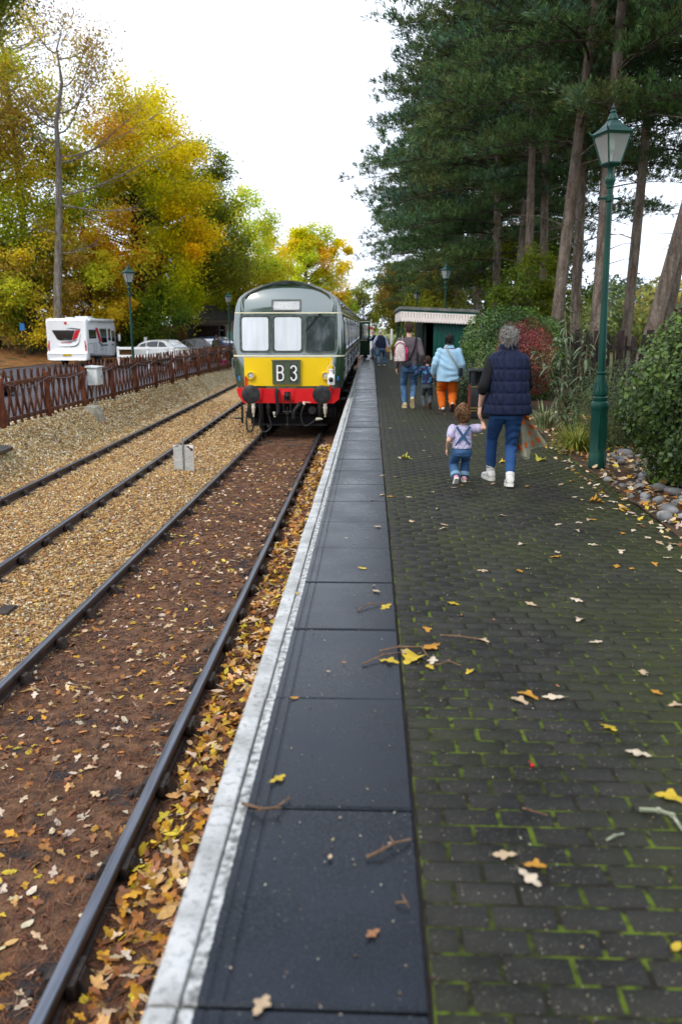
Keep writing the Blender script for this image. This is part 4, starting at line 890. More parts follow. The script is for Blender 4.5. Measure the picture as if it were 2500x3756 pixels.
# buffer beam, buffers
b = MB(); b.prism([(-1.26, .99), (-1.13, .80), (1.13, .80), (1.26, .90), (1.30, 1.165), (-1.30, 1.165)], lambda a, z: (a, .12, z), lambda a, z: (a, -.02, z)); bb_ = b.build('buffer_beam', MATS['train_red'], train, 0)
for s in (-1, 1):
    b = MB(); b.box((s * .86, -.035, 1.02), (.42, .03, .30), 0, .004)
    for du in (-.17, .17):
        for dz in (-.1, .1): b.ball((s * .86 + du, -.048, 1.02 + dz), .016, 8)
    b.build('beam_plate', MATS['train_red'], bb_)
b = MB(); b.box((-.02, -.032, .99), (.34, .024, .28), 0, .004)
for du in (-.14, .14):
    for dz in (-.11, .11): b.ball((-.02 + du, -.042, .99 + dz), .014, 8)
b.build('beam_plate', MATS['train_red'], bb_)
for s in (-1, 1):
    M = Matrix.Translation((s * .865, -.04, 1.055)) @ Matrix.Rotation(PI / 2, 4, 'X')
    b = MB(); b.lathe([(.13, 0), (.13, .02), (.10, .04), (.095, .26), (.075, .27), (.07, .46)], 20, 0, M=M); bu = b.build('buffer', MATS['train_black'], train)
    b = MB(); b.lathe([(.05, .44), (.20, .455), (.227, .462), (.228, .478), (.20, .492), (.12, .505), (.03, .51), (.005, .51)], 32, 0, M=M); b.build('buffer_head', MATS['buffer_face'], bu, 50)
# drawhook, screw coupling, hoses
b = MB(); b.box((-.02, -.05, .985), (.14, .03, .20)); b.build('hook_plate', MATS['rubber'], train, 0)
b = MB(); b.tube([(-.02, -.02, .96), (-.02, -.14, .965), (-.02, -.2, 1.0), (-.02, -.19, 1.06), (-.02, -.14, 1.075)], [.035, .035, .03, .024, .014], 8); b.build('drawhook', MATS['buffer_face'], train)
b = MB()
for s in (-1, 1): b.tube([(-.02 + s * .03, -.17, 1.03), (-.02 + s * .07, -.19, .99), (-.02 + s * .085, -.18, .75), (-.02 + s * .085, -.17, .62)], .017, 8)
b.tube([(-.09, -.18, 1.0), (-.05, -.18, 1.04), (.01, -.18, 1.04), (.05, -.18, 1.0)], .017, 8); b.tube([(-.13, -.17, .60), (.09, -.17, .60)], .03, 8); b.tube([(-.02, -.17, .72), (-.02, -.17, .30)], .015, 8); b.ball((-.02, -.17, .27), .042, 10); b.tube([(-.02, -.17, .62), (-.02, -.17, .54)], .05, 8); b.build('screw_coupling', MATS['train_black'], train)
def hose(pts, r, name='brake_hose', mat='hose', ribs=0, cap=None):
    P = []
    for i in range(len(pts) - 1): P += bez(pts[i], Vector(pts[i]) + (Vector(pts[i + 1]) - Vector(pts[max(0, i - 1)])) / 5, Vector(pts[i + 1]) - (Vector(pts[min(len(pts) - 1, i + 2)]) - Vector(pts[i])) / 5, pts[i + 1], 6)[:-1]
    P.append(Vector(pts[-1])); b = MB(); b.tube(P, r, 8)
    if ribs:
        for i in range(2, len(P) - 2):
            d = (P[i + 1] - P[i - 1]).normalized(); b.tube([P[i] - d * .009, P[i] + d * .009], r * 1.16, 8)
    return b.build(name, MATS[mat], train)
h = hose([(-.28, -.05, 1.12), (-.28, -.14, 1.10), (-.27, -.15, .85), (-.25, -.15, .62), (-.33, -.15, .50)], .042, 'vacuum_hose', ribs=1)
b = MB(); b.tube([(-.27, -.03, 1.14), (-.28, -.13, 1.12)], .034, 10); b.tube([(-.36, -.15, .60), (-.32, -.15, .47)], .03, 8); b.build('hose_coupler', MATS['cream_fitting'], h)
h = hose([(.30, -.02, .80), (.26, -.12, .76), (.15, -.14, .60), (.13, -.12, .42)], .045, 'vacuum_hose', ribs=1)
h = hose([(.40, -.05, .80), (.38, -.13, .72), (.32, -.14, .50), (.40, -.14, .26), (.55, -.14, .30), (.70, -.14, .42)], .022, 'air_hose')
b = MB(); b.tube([(.38, -.05, .84), (.40, -.1, .76)], .026, 8); b.box((.48, -.08, .83), (.16, .02, .016)); b.tube([(.69, -.14, .41), (.86, -.14, .42)], [.03, .014], 8); b.box((.76, -.14, .43), (.12, .05, .05), 0, .01); b.build('hose_coupler', MATS['cream_fitting'], h)
b = MB(); b.tube([(.60, .0, .66), (.60, -.12, .64)], [.05, .10], 16); b.build('horn', MATS['buffer_face'], train)
for x, m, w in ((-.88, 'cream_fitting', .042), (-.70, 'train_black', .045), (-.50, 'train_black', .05), (.78, 'train_black', .05), (.92, 'cream_fitting', .045), (-.99, 'train_black', .035)):
    b = MB(); b.lathe([(w, 0), (w, -.08), (w * 1.25, -.09), (w * 1.25, -.13), (w, -.14), (w * .9, -.24), (w * .5, -.27), (w * .4, -.34)], 12, 0, (x, -.05, .80)); b.build('jumper_socket', MATS[m], train)
hose([(-.88, -.05, .46), (-.89, -.06, .22), (-.97, -.06, .08), (-1.06, -.05, .20), (-1.05, -.02, .60)], .022, 'jumper_cable')
hose([(-.70, -.05, .46), (-.73, -.06, .25), (-.62, -.06, .08), (-.45, -.06, .20), (-.47, -.06, .40), (-.50, -.05, .48)], .024, 'jumper_cable')
b = MB(); b.box((-1.18, .05, .50), (.05, .05, .42)); b.box((-1.28, .0, .42), (.20, .16, .03), 0, .006); b.build('cab_step', MATS['train_black'], train)
# underframe, bogies
def bogie(yc):
    b = MB()
    for s in (-1, 1):
        b.box((s * 1.0, yc, .50), (.12, 3.2, .26), 0, .02); b.box((s * 1.03, yc, .68), (.2, .5, .2), 0, .02)
        for d in (-1.3, 1.3): b.box((s * 1.06, yc + d, .48), (.22, .32, .30), 0, .03)
    b.box((0, yc, .55), (2.0, .4, .24)); bo = b.build('bogie', MATS['train_black'], train)
    for d in (-1.3, 1.3):
        b = MB(); M = Matrix.Translation((0, yc + d, .457)) @ Matrix.Rotation(PI / 2, 4, 'Y')
        b.cyl((-1.0, yc + d, .457), (1.0, yc + d, .457), .075, n=10)
        for s in (-1, 1): b.lathe([(.15, s * .70), (.45, s * .705), (.49, s * .70), (.457, s * .72), (.45, s * .82), (.40, s * .815), (.38, s * .78), (.15, s * .79)], 28, 0, M=M)
        b.build('wheelset', MATS['train_black'], bo)
    return bo
for yc in (2.2, TL - 2.2, TL + GAP + 2.2, 2 * TL + GAP - 2.2): bogie(yc)
b = MB()
for y0 in (0, TL + GAP):
    b.box((0, y0 + TL / 2, 1.0), (2.3, TL - .3, .24))
    for yy, w, l, x in ((5.6, .7, 1.6, .75), (8.0, .6, 1.2, -.75), (9.6, .7, 2.0, .72), (11.8, .6, 1.0, .75), (6.5, .7, 2.2, -.72)): b.box((x, y0 + yy, .66), (w, l, .5), 0, .03)
b.box((-.02, .35, .22), (1.9, .05, .05)); b.box((0, 1.0, .62), (2.2, .05, .9)); b.build('underframe_and_blocker', MATS['train_black'], train)  # upright cross plate added to block light under the cab end
for yy in (1.1, 3.8, 7.2, 10.6, 13.8, TL + GAP + 2, TL + GAP + 6, TL + GAP + 10):
    b = MB(); b.box((1.31, yy, .82), (.16, .46, .03), 0, .006); b.box((1.22, yy, .92), (.03, .3, .2)); b.build('footstep', MATS['train_black'], train)
# sides: windows, doors, handles, ventilators
def sdense(y0, y1, z0, z1, r=.06): return dense(rrect(y0, y1, z0, z1, r, 3))
def side_window(y0, y1, z0, z1, s, vents=0):
    b = MB(); _o = sdense(y0 - .035, y1 + .035, z0 - .035, z1 + .035, .09); b.ring(_o, fit(_o, y0, y1, z0, z1), sd(-.01, s), sd(.010, s)); w = b.build('side_window', MATS['chrome'] if vents else MATS['window_rim'], train)
    b = MB(); b.prism(sdense(y0, y1, z0, z1, .06), sd(-.02, s), sd(.003, s), fan=True); b.build('pane', MATS['dark_glass'], w)
    if vents:
        b = MB(); b.box((0, 0, 0), (.018, y1 - y0, .02)); o = b.build('vent_bar', MATS['chrome'], w, 0); zz = z1 - .24; o.location = (s * (half_w(zz) + .008), (y0 + y1) / 2, zz)
def side_door(y0, y1, s):
    b = MB(); O = sdense(y0, y1, 1.2, 2.98, .03); I = [(a + (.012 if a < (y0 + y1) / 2 else -.012), c + (.012 if c < 2 else -.012)) for a, c in O]
    b.ring(O, I, sd(-.01, s), sd(.005, s)); d = b.build('door', MATS['gasket'], train)
    b = MB(); x = half_w(1.75) + .03; b.tube([(s * (x - .03), y1 - .10, 1.70), (s * (x + .02), y1 - .10, 1.70), (s * (x + .02), y1 - .22, 1.70)], .013, 6); b.tube([(s * (x - .03), y1 - .1, 1.42), (s * (x + .012), y1 - .1, 1.42), (s * (x + .012), y1 - .16, 1.42)], .012, 6); b.build('handle', MATS['chrome'], d)
    for yy in (y0 - .1,):
        b = MB(); b.tube([(s * (x - .04), yy, 1.45), (s * (x + .03), yy, 1.47), (s * (x + .03), yy, 1.88), (s * (x - .04), yy, 1.9)], .012, 6); b.build('grab_rail', MATS['chrome'], d)
    b = MB()
    for z in (1.35, 1.62, 2.2): b.box((s * (half_w(z) + .012), y0 + .01, z), (.03, .05, .07), 0, .006)
    b.build('hinge', MATS['train_black'], d)
for s in (1, -1):
    side_door(.42, 1.06, s); side_window(.50, .98, 2.12, 2.86, s)
    for y0c in (0, TL + GAP):
        st = y0c + (1.5 if y0c == 0 else .5)
        pat = [('w', 1.05), ('w', 1.05), ('d', .62), ('w', 1.3), ('w', 1.3), ('d', .62), ('w', 1.3), ('w', 1.3), ('d', .62), ('w', 1.2), ('w', 1.2), ('d', .62), ('w', .8)]
        for kind, L_ in pat:
            if kind == 'w': side_window(st + .08, st + L_ - .08, 2.08, 2.88, s, 1)
            else: side_door(st, st + L_, s); side_window(st + .08, st + L_ - .08, 2.08, 2.88, s)
            st += L_ + .1
    b = MB()
    for k in range(14):
        yy = 1.2 + k * 2.4; x = half_w(3.24); b.ball((s * (x + .03), yy, 3.22), (.025, .05, .025), 8); b.tube([(s * (x + .012), yy, 3.22), (s * (x + .012), yy, 3.02)], .006, 5)
    b.build('lamp_bracket', MATS['train_black'], train)
for yy in (3, 6, 9, 12, 15, 20, 23, 26, 29, 32):
    for x in (-.35, .35):
        b = MB(); b.lathe([(.10, 0), (.11, .05), (.06, .10), (.02, .11)], 12, 0, (x, yy, 3.72)); b.build('roof_vent', MATS['train_roof'], train)
b = MB(); b.box((0, TL + GAP / 2, 2.2), (1.4, GAP, 2.1)); b.build('gangway', MATS['rubber'], train, 0)
# the open door far down the second car
yo = 26.6; b = MB(); zt = 3.08
_o = dense(rrect(0, .60, 1.12, zt, .03, 2)); b.ring(_o, fit(_o, .12, .48, 2.06, 2.86), lambda a, z: (half_w(1.9) + .01 + a, yo + .05, z), lambda a, z: (half_w(1.9) + .01 + a, yo, z)); od = b.build('open_door', mk('door_green', (.010, .034, .017), (.014, .042, .021), scale=2, rough=.45), train, 0); od['label'] = 'carriage door swung open over the platform'
b = MB(); b.box((half_w(1.9) + .31, yo - .003, 1.96), (.60, .006, .03)); b.box((half_w(1.9) + .31, yo - .003, 2.99), (.60, .006, .025)); b.build('lining', MATS['train_cream'], od, 0)
b = MB(); b.box((half_w(1.9) + .31, yo + .025, 2.46), (.38, .006, .84)); b.build('pane', glass('door_glass', (.9, .93, .92), .02, .12, (.4, .42, .42)), od, 0)
# ================================================================ PEOPLE
TMP = bpy.data.scenes.new('tmp')
def remesh(mb, voxel, smooth=4, wr=0, seed=1, fold=70.0, dec=1.0):
    if wr: voxel *= 1.22
    me = bpy.data.meshes.new('r'); me.from_pydata(mb.v, [], mb.f)
    bm = bmesh.new(); bm.from_mesh(me); bmesh.ops.recalc_face_normals(bm, faces=bm.faces[:]); bm.to_mesh(me); bm.free()
    o = bpy.data.objects.new('r', me); TMP.collection.objects.link(o)
    m = o.modifiers.new('m', 'REMESH'); m.mode = 'VOXEL'; m.voxel_size = voxel
    s = o.modifiers.new('s', 'SMOOTH'); s.factor = .5; s.iterations = smooth
    if dec < 1: dm = o.modifiers.new('d', 'DECIMATE'); dm.ratio = dec
    vl = TMP.view_layers[0]; vl.update(); dg = vl.depsgraph
    out = bpy.data.meshes.new_from_object(o.evaluated_get(dg), depsgraph=dg)
    bpy.data.objects.remove(o); bpy.data.meshes.remove(me)
    if wr:
        n = len(out.vertices); V = np.zeros(n * 3, np.float32); N = np.zeros(n * 3, np.float32); out.vertices.foreach_get('co', V); out.vertices.foreach_get('normal', N); V = V.reshape(-1, 3); N = N.reshape(-1, 3)
        x, y, z = V.T; w = .05 * np.sin(9 * x + seed) + .04 * np.sin(11 * y + seed * 2) + .03 * np.sin(7 * z + 14 * x)
        d = np.sin(fold * (z + w * 1.2 + .35 * x * np.sin(5 * z + seed))) * np.clip(np.sin(6.5 * z + 9 * x + seed) + .45, 0, 1.2) + .6 * np.sin(fold * .45 * (x * .8 + z * .7 + y + w))
        V = V + N * (wr * d)[:, None]; out.vertices.foreach_set('co', V.astype(np.float32).ravel()); out.update()
    out.polygons.foreach_set('use_smooth', [True] * len(out.polygons)); return out
def put(name, me, mat, parent):
    me.materials.clear(); set_mats(me, mat); me.name = name
    return link(bpy.data.objects.new(name, me), parent)
def ik(a, b, l1, l2, pole):
    a, b, pole = Vector(a), Vector(b), Vector(pole); d = b - a; L = min(d.length, (l1 + l2) * .999); u = d.normalized()
    k = (l1 * l1 - l2 * l2 + L * L) / (2 * L); h = math.sqrt(max(0, l1 * l1 - k * k)); p = (pole - u * pole.dot(u)).normalized()
    return a + u * k + p * h
def loft(mb, rings, n=20, e=2.3, mi=0):
    """rings: (cx, cy, z, rx, ry) stacked bottom to top, rounded-rectangle-ish sections"""
    vs = []
    for cx, cy, z, rx, ry in rings:
        for j in range(n):
            a = 2 * PI * j / n; c, s = math.cos(a), math.sin(a)
            vs.append((cx + rx * math.copysign(abs(c) ** (2 / e), c), cy + ry * math.copysign(abs(s) ** (2 / e), s), z))
    k = len(rings); fs = [(i * n + j, i * n + (j + 1) % n, (i + 1) * n + (j + 1) % n, (i + 1) * n + j) for i in range(k - 1) for j in range(n)]
    fs += [tuple(range(n - 1, -1, -1)), tuple(range((k - 1) * n, k * n))]; mb.add(vs, fs, mi); return mb
def limb(mb, pts, r, n=12):
    P = [Vector(p) for p in pts]; out, rr = [], []
    for i in range(len(P) - 1):
        for t in (0, .2, .4, .6, .8):
            out.append(P[i].lerp(P[i + 1], t)); rr.append(r[i] + (r[i + 1] - r[i]) * t)
    out.append(P[-1]); rr.append(r[-1]); mb.tube(out, rr, n); 
    for p, q in zip(P, r): mb.ball(p, q * .98, 10)
    return mb
def hand(mb, wrist, d, pn, side, s=1.0, curl=.5):
    """palm, four unequal bent fingers and a thumb leaving the side of the palm"""
    d = Vector(d).normalized(); pn = Vector(pn); pn = (pn - d * pn.dot(d)).normalized(); ac = d.cross(pn) * side; w = Vector(wrist)
    mb.tube([w - d * .03 * s, w, w + d * .04 * s, w + d * .085 * s], [(.020 * s, .027 * s), (.018 * s, .028 * s), (.016 * s, .040 * s), (.014 * s, .040 * s)], 10, up=pn)
    for k, L in enumerate((.070, .080, .074, .058)):
        p = w + d * .082 * s + ac * ((k - 1.5) * -.021 * s); dd = d.copy(); pts = [p]
        for m_, q in enumerate((.42, .33, .25)):
            dd = (dd + pn * curl * (.55 + .25 * m_)).normalized(); p = p + dd * L * q * s * 1.15; pts.append(p)
        mb.tube(pts, [.0095 * s, .009 * s, .0083 * s, .0065 * s], 7)
    p = w + d * .022 * s + ac * .034 * s; mb.tube([p, p + (d * .6 + ac * .7 + pn * .3).normalized() * .035 * s, p + (d * .9 + ac * .35 + pn * .5).normalized() * .072 * s], [.0125 * s, .011 * s, .0075 * s], 7)
def shoe_m(ank, pitch, yaw=0, roll=0): return Matrix.Translation(ank) @ Matrix.Rotation(yaw, 4, 'Z') @ Matrix.Rotation(-pitch, 4, 'X') @ Matrix.Rotation(roll, 4, 'Y')
def shoes(root, J, s, mat, sole, w=1.0, fat=1.0):
    for sd_ in 'LR':
        M = shoe_m(J['ank' + sd_], J['pitch' + sd_], J['yaw' + sd_]); b = MB()
        secs = [(-.072, .022, .045), (-.058, .038, .062), (-.02, .040, .075), (.03, .040, .068), (.09, .046, .052), (.14, .046, .042), (.175, .036, .032), (.19, .018, .02)]
        vs = []; n = 12
        for y, rx, h in secs:
            for j in range(n):
                a = 2 * PI * j / n; c, q = math.cos(a), math.sin(a); vs.append((rx * w * math.copysign(abs(c) ** .8, c) * s, y * s, (-.058 + (h * .5 + h * .5 * q) * fat) * s))
        b.add(vs, [(i * n + j, i * n + (j + 1) % n, (i + 1) * n + (j + 1) % n, (i + 1) * n + j) for i in range(len(secs) - 1) for j in range(n)] + [tuple(range(n)), tuple(range((len(secs) - 1) * n, len(secs) * n))])
        b.tube([(0, -.015 * s, -.01 * s), (0, -.012 * s, .028 * s)], [.046 * s * w, .043 * s * w], 12)
        me = remesh(b, .0105 * max(s, .6), 2); me.transform(M); sh = put('shoe', me, mat, root)
        b = MB(); out = [(0, -.078), (.03, -.07), (.041, -.03), (.037, .03), (.047, .10), (.044, .15), (.028, .185), (0, .198), (-.03, .185), (-.045, .15), (-.048, .10), (-.038, .03), (-.042, -.03), (-.03, -.07)]
        b.prism([(x * w * s, y * s) for x, y in out], lambda x, y: (x * .94, y * .98, -.085 * s), lambda x, y: (x * 1.03, y, -.052 * s)); b.v = [tuple(M @ Vector(p)) for p in b.v]; b.build('sole', sole, sh, 30)
SKIN = mk('skin', (.56, .31, .22), (.64, .38, .29), scale=9, rough=.5); mk('eye_white', (.7, .7, .7), rough=.2); mk('lips', (.45, .16, .13), rough=.45)
def person(label, loc, rz, H, feet, hands, g=1.0, voxel=.008, head_tilt=(0, 0), head_off=(0, 0, 0), lean=0.0, hand_d=None, curl=.5, cat='person', shoulder_drop=0, sw=.185, headk=1.0, legs=.515, group=None, shk=.81):
    """feet: L/R -> (x, y, ankle z, pitch, yaw); hands: L/R -> wrist point; local frame faces +y"""
    t = thing('person', label, cat, loc, rz, group); s = H / 1.75; J = {'s': s, 'root': t}
    hipz = legs * H - .02 * H; J['hip'] = Vector((0, 0, hipz)); tor = H * shk - hipz; J['chest'] = Vector((head_off[0] * .5, lean * .6, hipz + tor * .72)); shz = hipz + tor
    J['neck'] = Vector((head_off[0] * .8, lean, shz + .015 * s)); hc = Vector((head_off[0], lean + head_off[1] + .01, H - .118 * s * headk)); J['head'] = hc
    b = MB(); loft(b, [(0, 0, hipz - .06 * s, .13 * s * g, .095 * s * g), (0, 0, hipz + .03 * s, .145 * s * g, .10 * s * g), (lean * .3, lean * .3, hipz + tor * .4, .125 * s * g, .09 * s * g), (J['chest'].x, lean * .7, hipz + tor * .75, .15 * s * g, .10 * s * g), (J['neck'].x, lean, shz - .02 * s, .145 * s * g, .075 * s), (J['neck'].x, lean, shz + .025 * s, .065 * s, .055 * s)], 16)
    b.tube([J['neck'] - Vector((0, 0, .03 * s)), J['neck'] + Vector((0, .005, .04 * s)), hc - Vector((0, .0, .03 * s))], [.062 * s, .055 * s, .056 * s], 12)
    k = s * headk; b.ball(hc + Vector((0, -.005 * k, .018 * k)), (.077 * k, .096 * k, .098 * k), 16); b.ball(hc + Vector((0, .022 * k, -.055 * k)), (.058 * k, .068 * k, .062 * k), 14)
    b.tube([hc + Vector((0, .088 * k, .01 * k)), hc + Vector((0, .105 * k, -.025 * k)), hc + Vector((0, .085 * k, -.035 * k))], [.009 * k, .016 * k, .012 * k], 8)
    for q in (-1, 1): b.ball(hc + Vector((q * .080 * k, -.005 * k, -.012 * k)), (.012 * k, .024 * k, .034 * k), 10)
    for sd_, q in (('L', -1), ('R', 1)):
        x, y, z, pi_, yw = feet[sd_]; an = Vector((x, y, z)); hp = Vector((q * .085 * s * (1 + .3 * (g - 1)), 0, hipz)); kn = ik(hp, an, .245 * H, .246 * H, (q * .12, 1, 0))
        J.update({'hip' + sd_: hp, 'knee' + sd_: kn, 'ank' + sd_: an, 'pitch' + sd_: math.radians(pi_), 'yaw' + sd_: math.radians(yw)})
        limb(b, [hp, kn, an], [.075 * s * g, .05 * s * g, .036 * s]); fd = shoe_m(an, math.radians(pi_), math.radians(yw)) @ Vector((0, .12 * s, -.05 * s)); b.tube([an, (an + fd) / 2, fd], [.036 * s, .035 * s, .022 * s], 8)
        sh = Vector((J['neck'].x + q * sw * s * (1 + .6 * (g - 1)), lean, shz - .03 * s - shoulder_drop)); wr = Vector(hands[sd_][:3]); pole = Vector(hands[sd_][3]) if len(hands[sd_]) > 3 else Vector((q * .5, -1, -.3))
        el = ik(sh, wr, .172 * H, .150 * H, pole); J.update({'sh' + sd_: sh, 'el' + sd_: el, 'wr' + sd_: wr})
        limb(b, [sh, el, wr], [.050 * s * g, .040 * s * (1 + .5 * (g - 1)), .026 * s])
        hd = (hand_d or {}).get(sd_, ((wr - el), Vector((-q, .3, 0)))); hand(b, wr + Vector(hd[0]).normalized() * .01 * s, hd[0], hd[1], q, s * 1.02, curl)
    J['body'] = put('body', remesh(b, voxel, 3, dec=.33), SKIN, t)
    for q in (-1, 1):
        e = MB(); e.ball(hc + Vector((q * .032 * k, .084 * k, .006 * k)), (.013 * k, .009 * k, .008 * k), 8); e.build('eye', MATS['eye_white'], t)
    e = MB(); e.ball(hc + Vector((0, .085 * k, -.06 * k)), (.024 * k, .009 * k, .007 * k), 8); e.build('mouth', MATS['lips'], t)
    J['k'] = k; return t, J
def trousers(J, mat, rw, rh, th, kn, hem, stop=.94, voxel=.009, wr=.0035, name='trousers', seed=1, waist=.07, fold=70):
    s = J['s']; b = MB(); z = J['hip'].z
    loft(b, [(0, 0, z - .085 * s, rh[0] * .92, rh[1] * .95), (0, -.01 * s, z - .01 * s, rh[0], rh[1]), (0, 0, z + waist * s, rw[0], rw[1])], 20)
    for q in 'LR':
        an = J['knee' + q].lerp(J['ank' + q], stop); limb(b, [J['hip' + q] + Vector((0, 0, -.03 * s)), J['hip' + q].lerp(J['knee' + q], .5), J['knee' + q], J['knee' + q].lerp(an, .5), an], [th, (th * .6 + kn * .4), kn, (kn * .62 + hem * .38), hem], 14)
    return put(name, remesh(b, voxel, 3, wr, seed, fold), mat, J['root'])
def sleeves(b, J, rs, re, rc, stop=1.0):
    for q in 'LR':
        end = J['el' + q].lerp(J['wr' + q], stop) if stop > 0 else J['sh' + q].lerp(J['el' + q], 1 + stop)
        if stop > 0: limb(b, [J['sh' + q], J['el' + q], end], [rs, re, rc], 14)
        else: limb(b, [J['sh' + q], end], [rs, re], 14)
def torso_rings(J, z0, w0, d0, wm, dm, ws, ds_, cy=0.0):
    s = J['s']; nk = J['neck']; zs = J['shL'].z + .035 * s; x = nk.x; ln = nk.y
    return [(x * .2, cy, z0, w0, d0), (x * .3, cy + ln * .2, z0 + (zs - z0) * .3, (w0 + wm) / 2, (d0 + dm) / 2), (x * .5, ln * .5, z0 + (zs - z0) * .55, wm, dm), (x * .8, ln * .8, z0 + (zs - z0) * .82, ws, ds_), (x, ln, zs - .03 * s, ws * .97, ds_ * .82), (x, ln, zs + .01 * s, ws * .72, ds_ * .66), (x, ln, zs + .045 * s, .072 * s, .062 * s)]
def hair_cap(J, mat, sc=(1.08, 1.06, 1.06), off=(0, -.016, .03), lump=.006, fq=60, seed=2, strands=0, L=.03, r=.0022, low=-.05, curl=0, name='hair', vox=.007):
    k, hc = J['k'], J['head']; b = MB(); c = hc + Vector(off) * k
    b.ball(c, (.080 * k * sc[0], .100 * k * sc[1], .098 * k * sc[2]), 18); b.ball(c + Vector((0, -.03, -.045)) * k, (.070 * k * sc[0], .062 * k * sc[1], .065 * k * sc[2]), 14)
    me = remesh(b, vox, 2); n = len(me.vertices); V = np.zeros(n * 3, np.float32); N = np.zeros(n * 3, np.float32); me.vertices.foreach_get('co', V); me.vertices.foreach_get('normal', N); V = V.reshape(-1, 3); N = N.reshape(-1, 3)
    d = np.sin(fq * V[:, 0] + seed + 2 * np.sin(fq * .6 * V[:, 2])) * np.sin(fq * .9 * V[:, 2] + 1.3 * np.sin(fq * .7 * V[:, 0])) ; V2 = V + N * (lump * d)[:, None]
    face = (V[:, 1] > hc.y + .055 * k) & (V[:, 2] < hc.z + .05 * k); V2[face] -= N[face] * .03 * k; me.vertices.foreach_set('co', V2.astype(np.float32).ravel()); me.update(); h = put(name, me, mat, J['root'])
    if strands:
        rg = np.random.default_rng(seed); idx = rg.choice(n, strands); sb = MB()
        for i in idx:
            p, nn = Vector(V2[i]), Vector(N[i])
            if p.z < hc.z + low * k - .04 or (p.y > hc.y + .05 * k and p.z < hc.z + .03 * k): continue
            if curl:
                ax = nn.orthogonal().normalized(); bx = nn.cross(ax); pts = [p + nn * (.004 * m_) + (ax * math.cos(m_ * 1.1 + i) + bx * math.sin(m_ * 1.1 + i)) * curl * k + Vector((0, 0, -L * k * m_ / 7)) for m_ in range(7)]
            else:
                g_ = Vector((0, -.25, -1)); dn = (g_ - nn * g_.dot(nn) + nn * .22 + Vector((rg.normal(0, .22), rg.normal(0, .22), rg.normal(0, .12)))).normalized(); pts = [p - nn * .004, p + dn * L * k * .5 + nn * .003, p + dn * L * k]
            sb.tube(pts, [r * k] * (len(pts) - 1) + [r * k * .4], 4)
        if sb.f: sb.build('hair_strands', mat, h)
    return h
def cloth(name, c1, c2=None, **kw):
    kw.setdefault('rough', .85); kw.setdefault('bump', .0012); kw.setdefault('bscale', 260); kw.setdefault('scale', 14); return mk(name, c1, c2 or tuple(x * 1.35 for x in c1), **kw)
cloth('denim', (.030, .075, .16), (.085, .16, .27), scale=9); cloth('denim_bright', (.018, .055, .16), (.028, .085, .22), scale=7); cloth('denim_mid', (.035, .095, .20), (.10, .19, .31), scale=10)
cloth('black_knit', (.008, .008, .009)); cloth('gilet_navy', (.0035, .0075, .028), (.006, .012, .042), rough=.7, spec=.25); cloth('sock_white', (.62, .61, .56), (.72, .71, .67)); cloth('trainer_white', (.60, .57, .53), (.72, .70, .66), rough=.6); cloth('sole_white', (.62, .60, .54)); cloth('collar_red', (.35, .01, .03))
cloth('hair_grey', (.08, .076, .068), (.29, .275, .25), scale=45, rough=.6); cloth('hair_curl', (.07, .032, .014), (.20, .10, .045), scale=40, rough=.55); cloth('hair_brown', (.030, .015, .010), (.06, .032, .02), scale=50, rough=.6); cloth('hair_black', (.007, .006, .006), (.02, .017, .016), scale=50, rough=.5); cloth('hair_white', (.40, .39, .36), (.6, .59, .55), scale=50)

# ---------------------------------------------------------------- woman in the navy gilet
GX, GY = 1.49, 8.82
gr, J = person('grey-haired woman in a navy quilted gilet and jeans holding a toddler by the hand', (GX, GY, 0), 0, 1.73,
    {'L': (-.095, .34, .087, 0, 14), 'R': (.055, -.10, .098, 8, -4)}, {'L': (-.285, .02, .885, (-.35, -1, 0)), 'R': (.16, .28, .93, (.9, -.6, -.2))}, g=1.08, voxel=.006, head_off=(-.01, .0, 0), sw=.165, legs=.50,
    hand_d={'L': ((-.08, .12, -1), (1, .25, 0)), 'R': ((-.5, .8, -.1), (-.3, -.2, -1))}, curl=.55)
s = J['s']; trousers(J, MATS['denim_bright'], (.16, .12), (.178, .14), .098, .066, .055, .80, .008, .0042, 'jeans', 3)
for q in 'LR':
    b = MB(); a = J['ank' + q]; u = (J['knee' + q] - a).normalized(); b.tube([a - u * .02, a + u * .02, a + u * .05, a + u * .09, a + u * .105], [.045, .044, .049, .046, .043], 14); 
    for z in (.03, .055, .08): b.tube([a + u * z, a + u * (z + .012)], .050, 14)
    b.build('sock', MATS['sock_white'], gr)
shoes(gr, J, 1.02, MATS['trainer_white'], MATS['sole_white'], 1.08, 1.1)
b = MB(); loft(b, torso_rings(J, .95, .20, .14, .18, .12, .19, .105), 20); sleeves(b, J, .066, .060, .056, .22); put('jumper', remesh(b, .008, 3, .003, 5), MATS['black_knit'], gr)
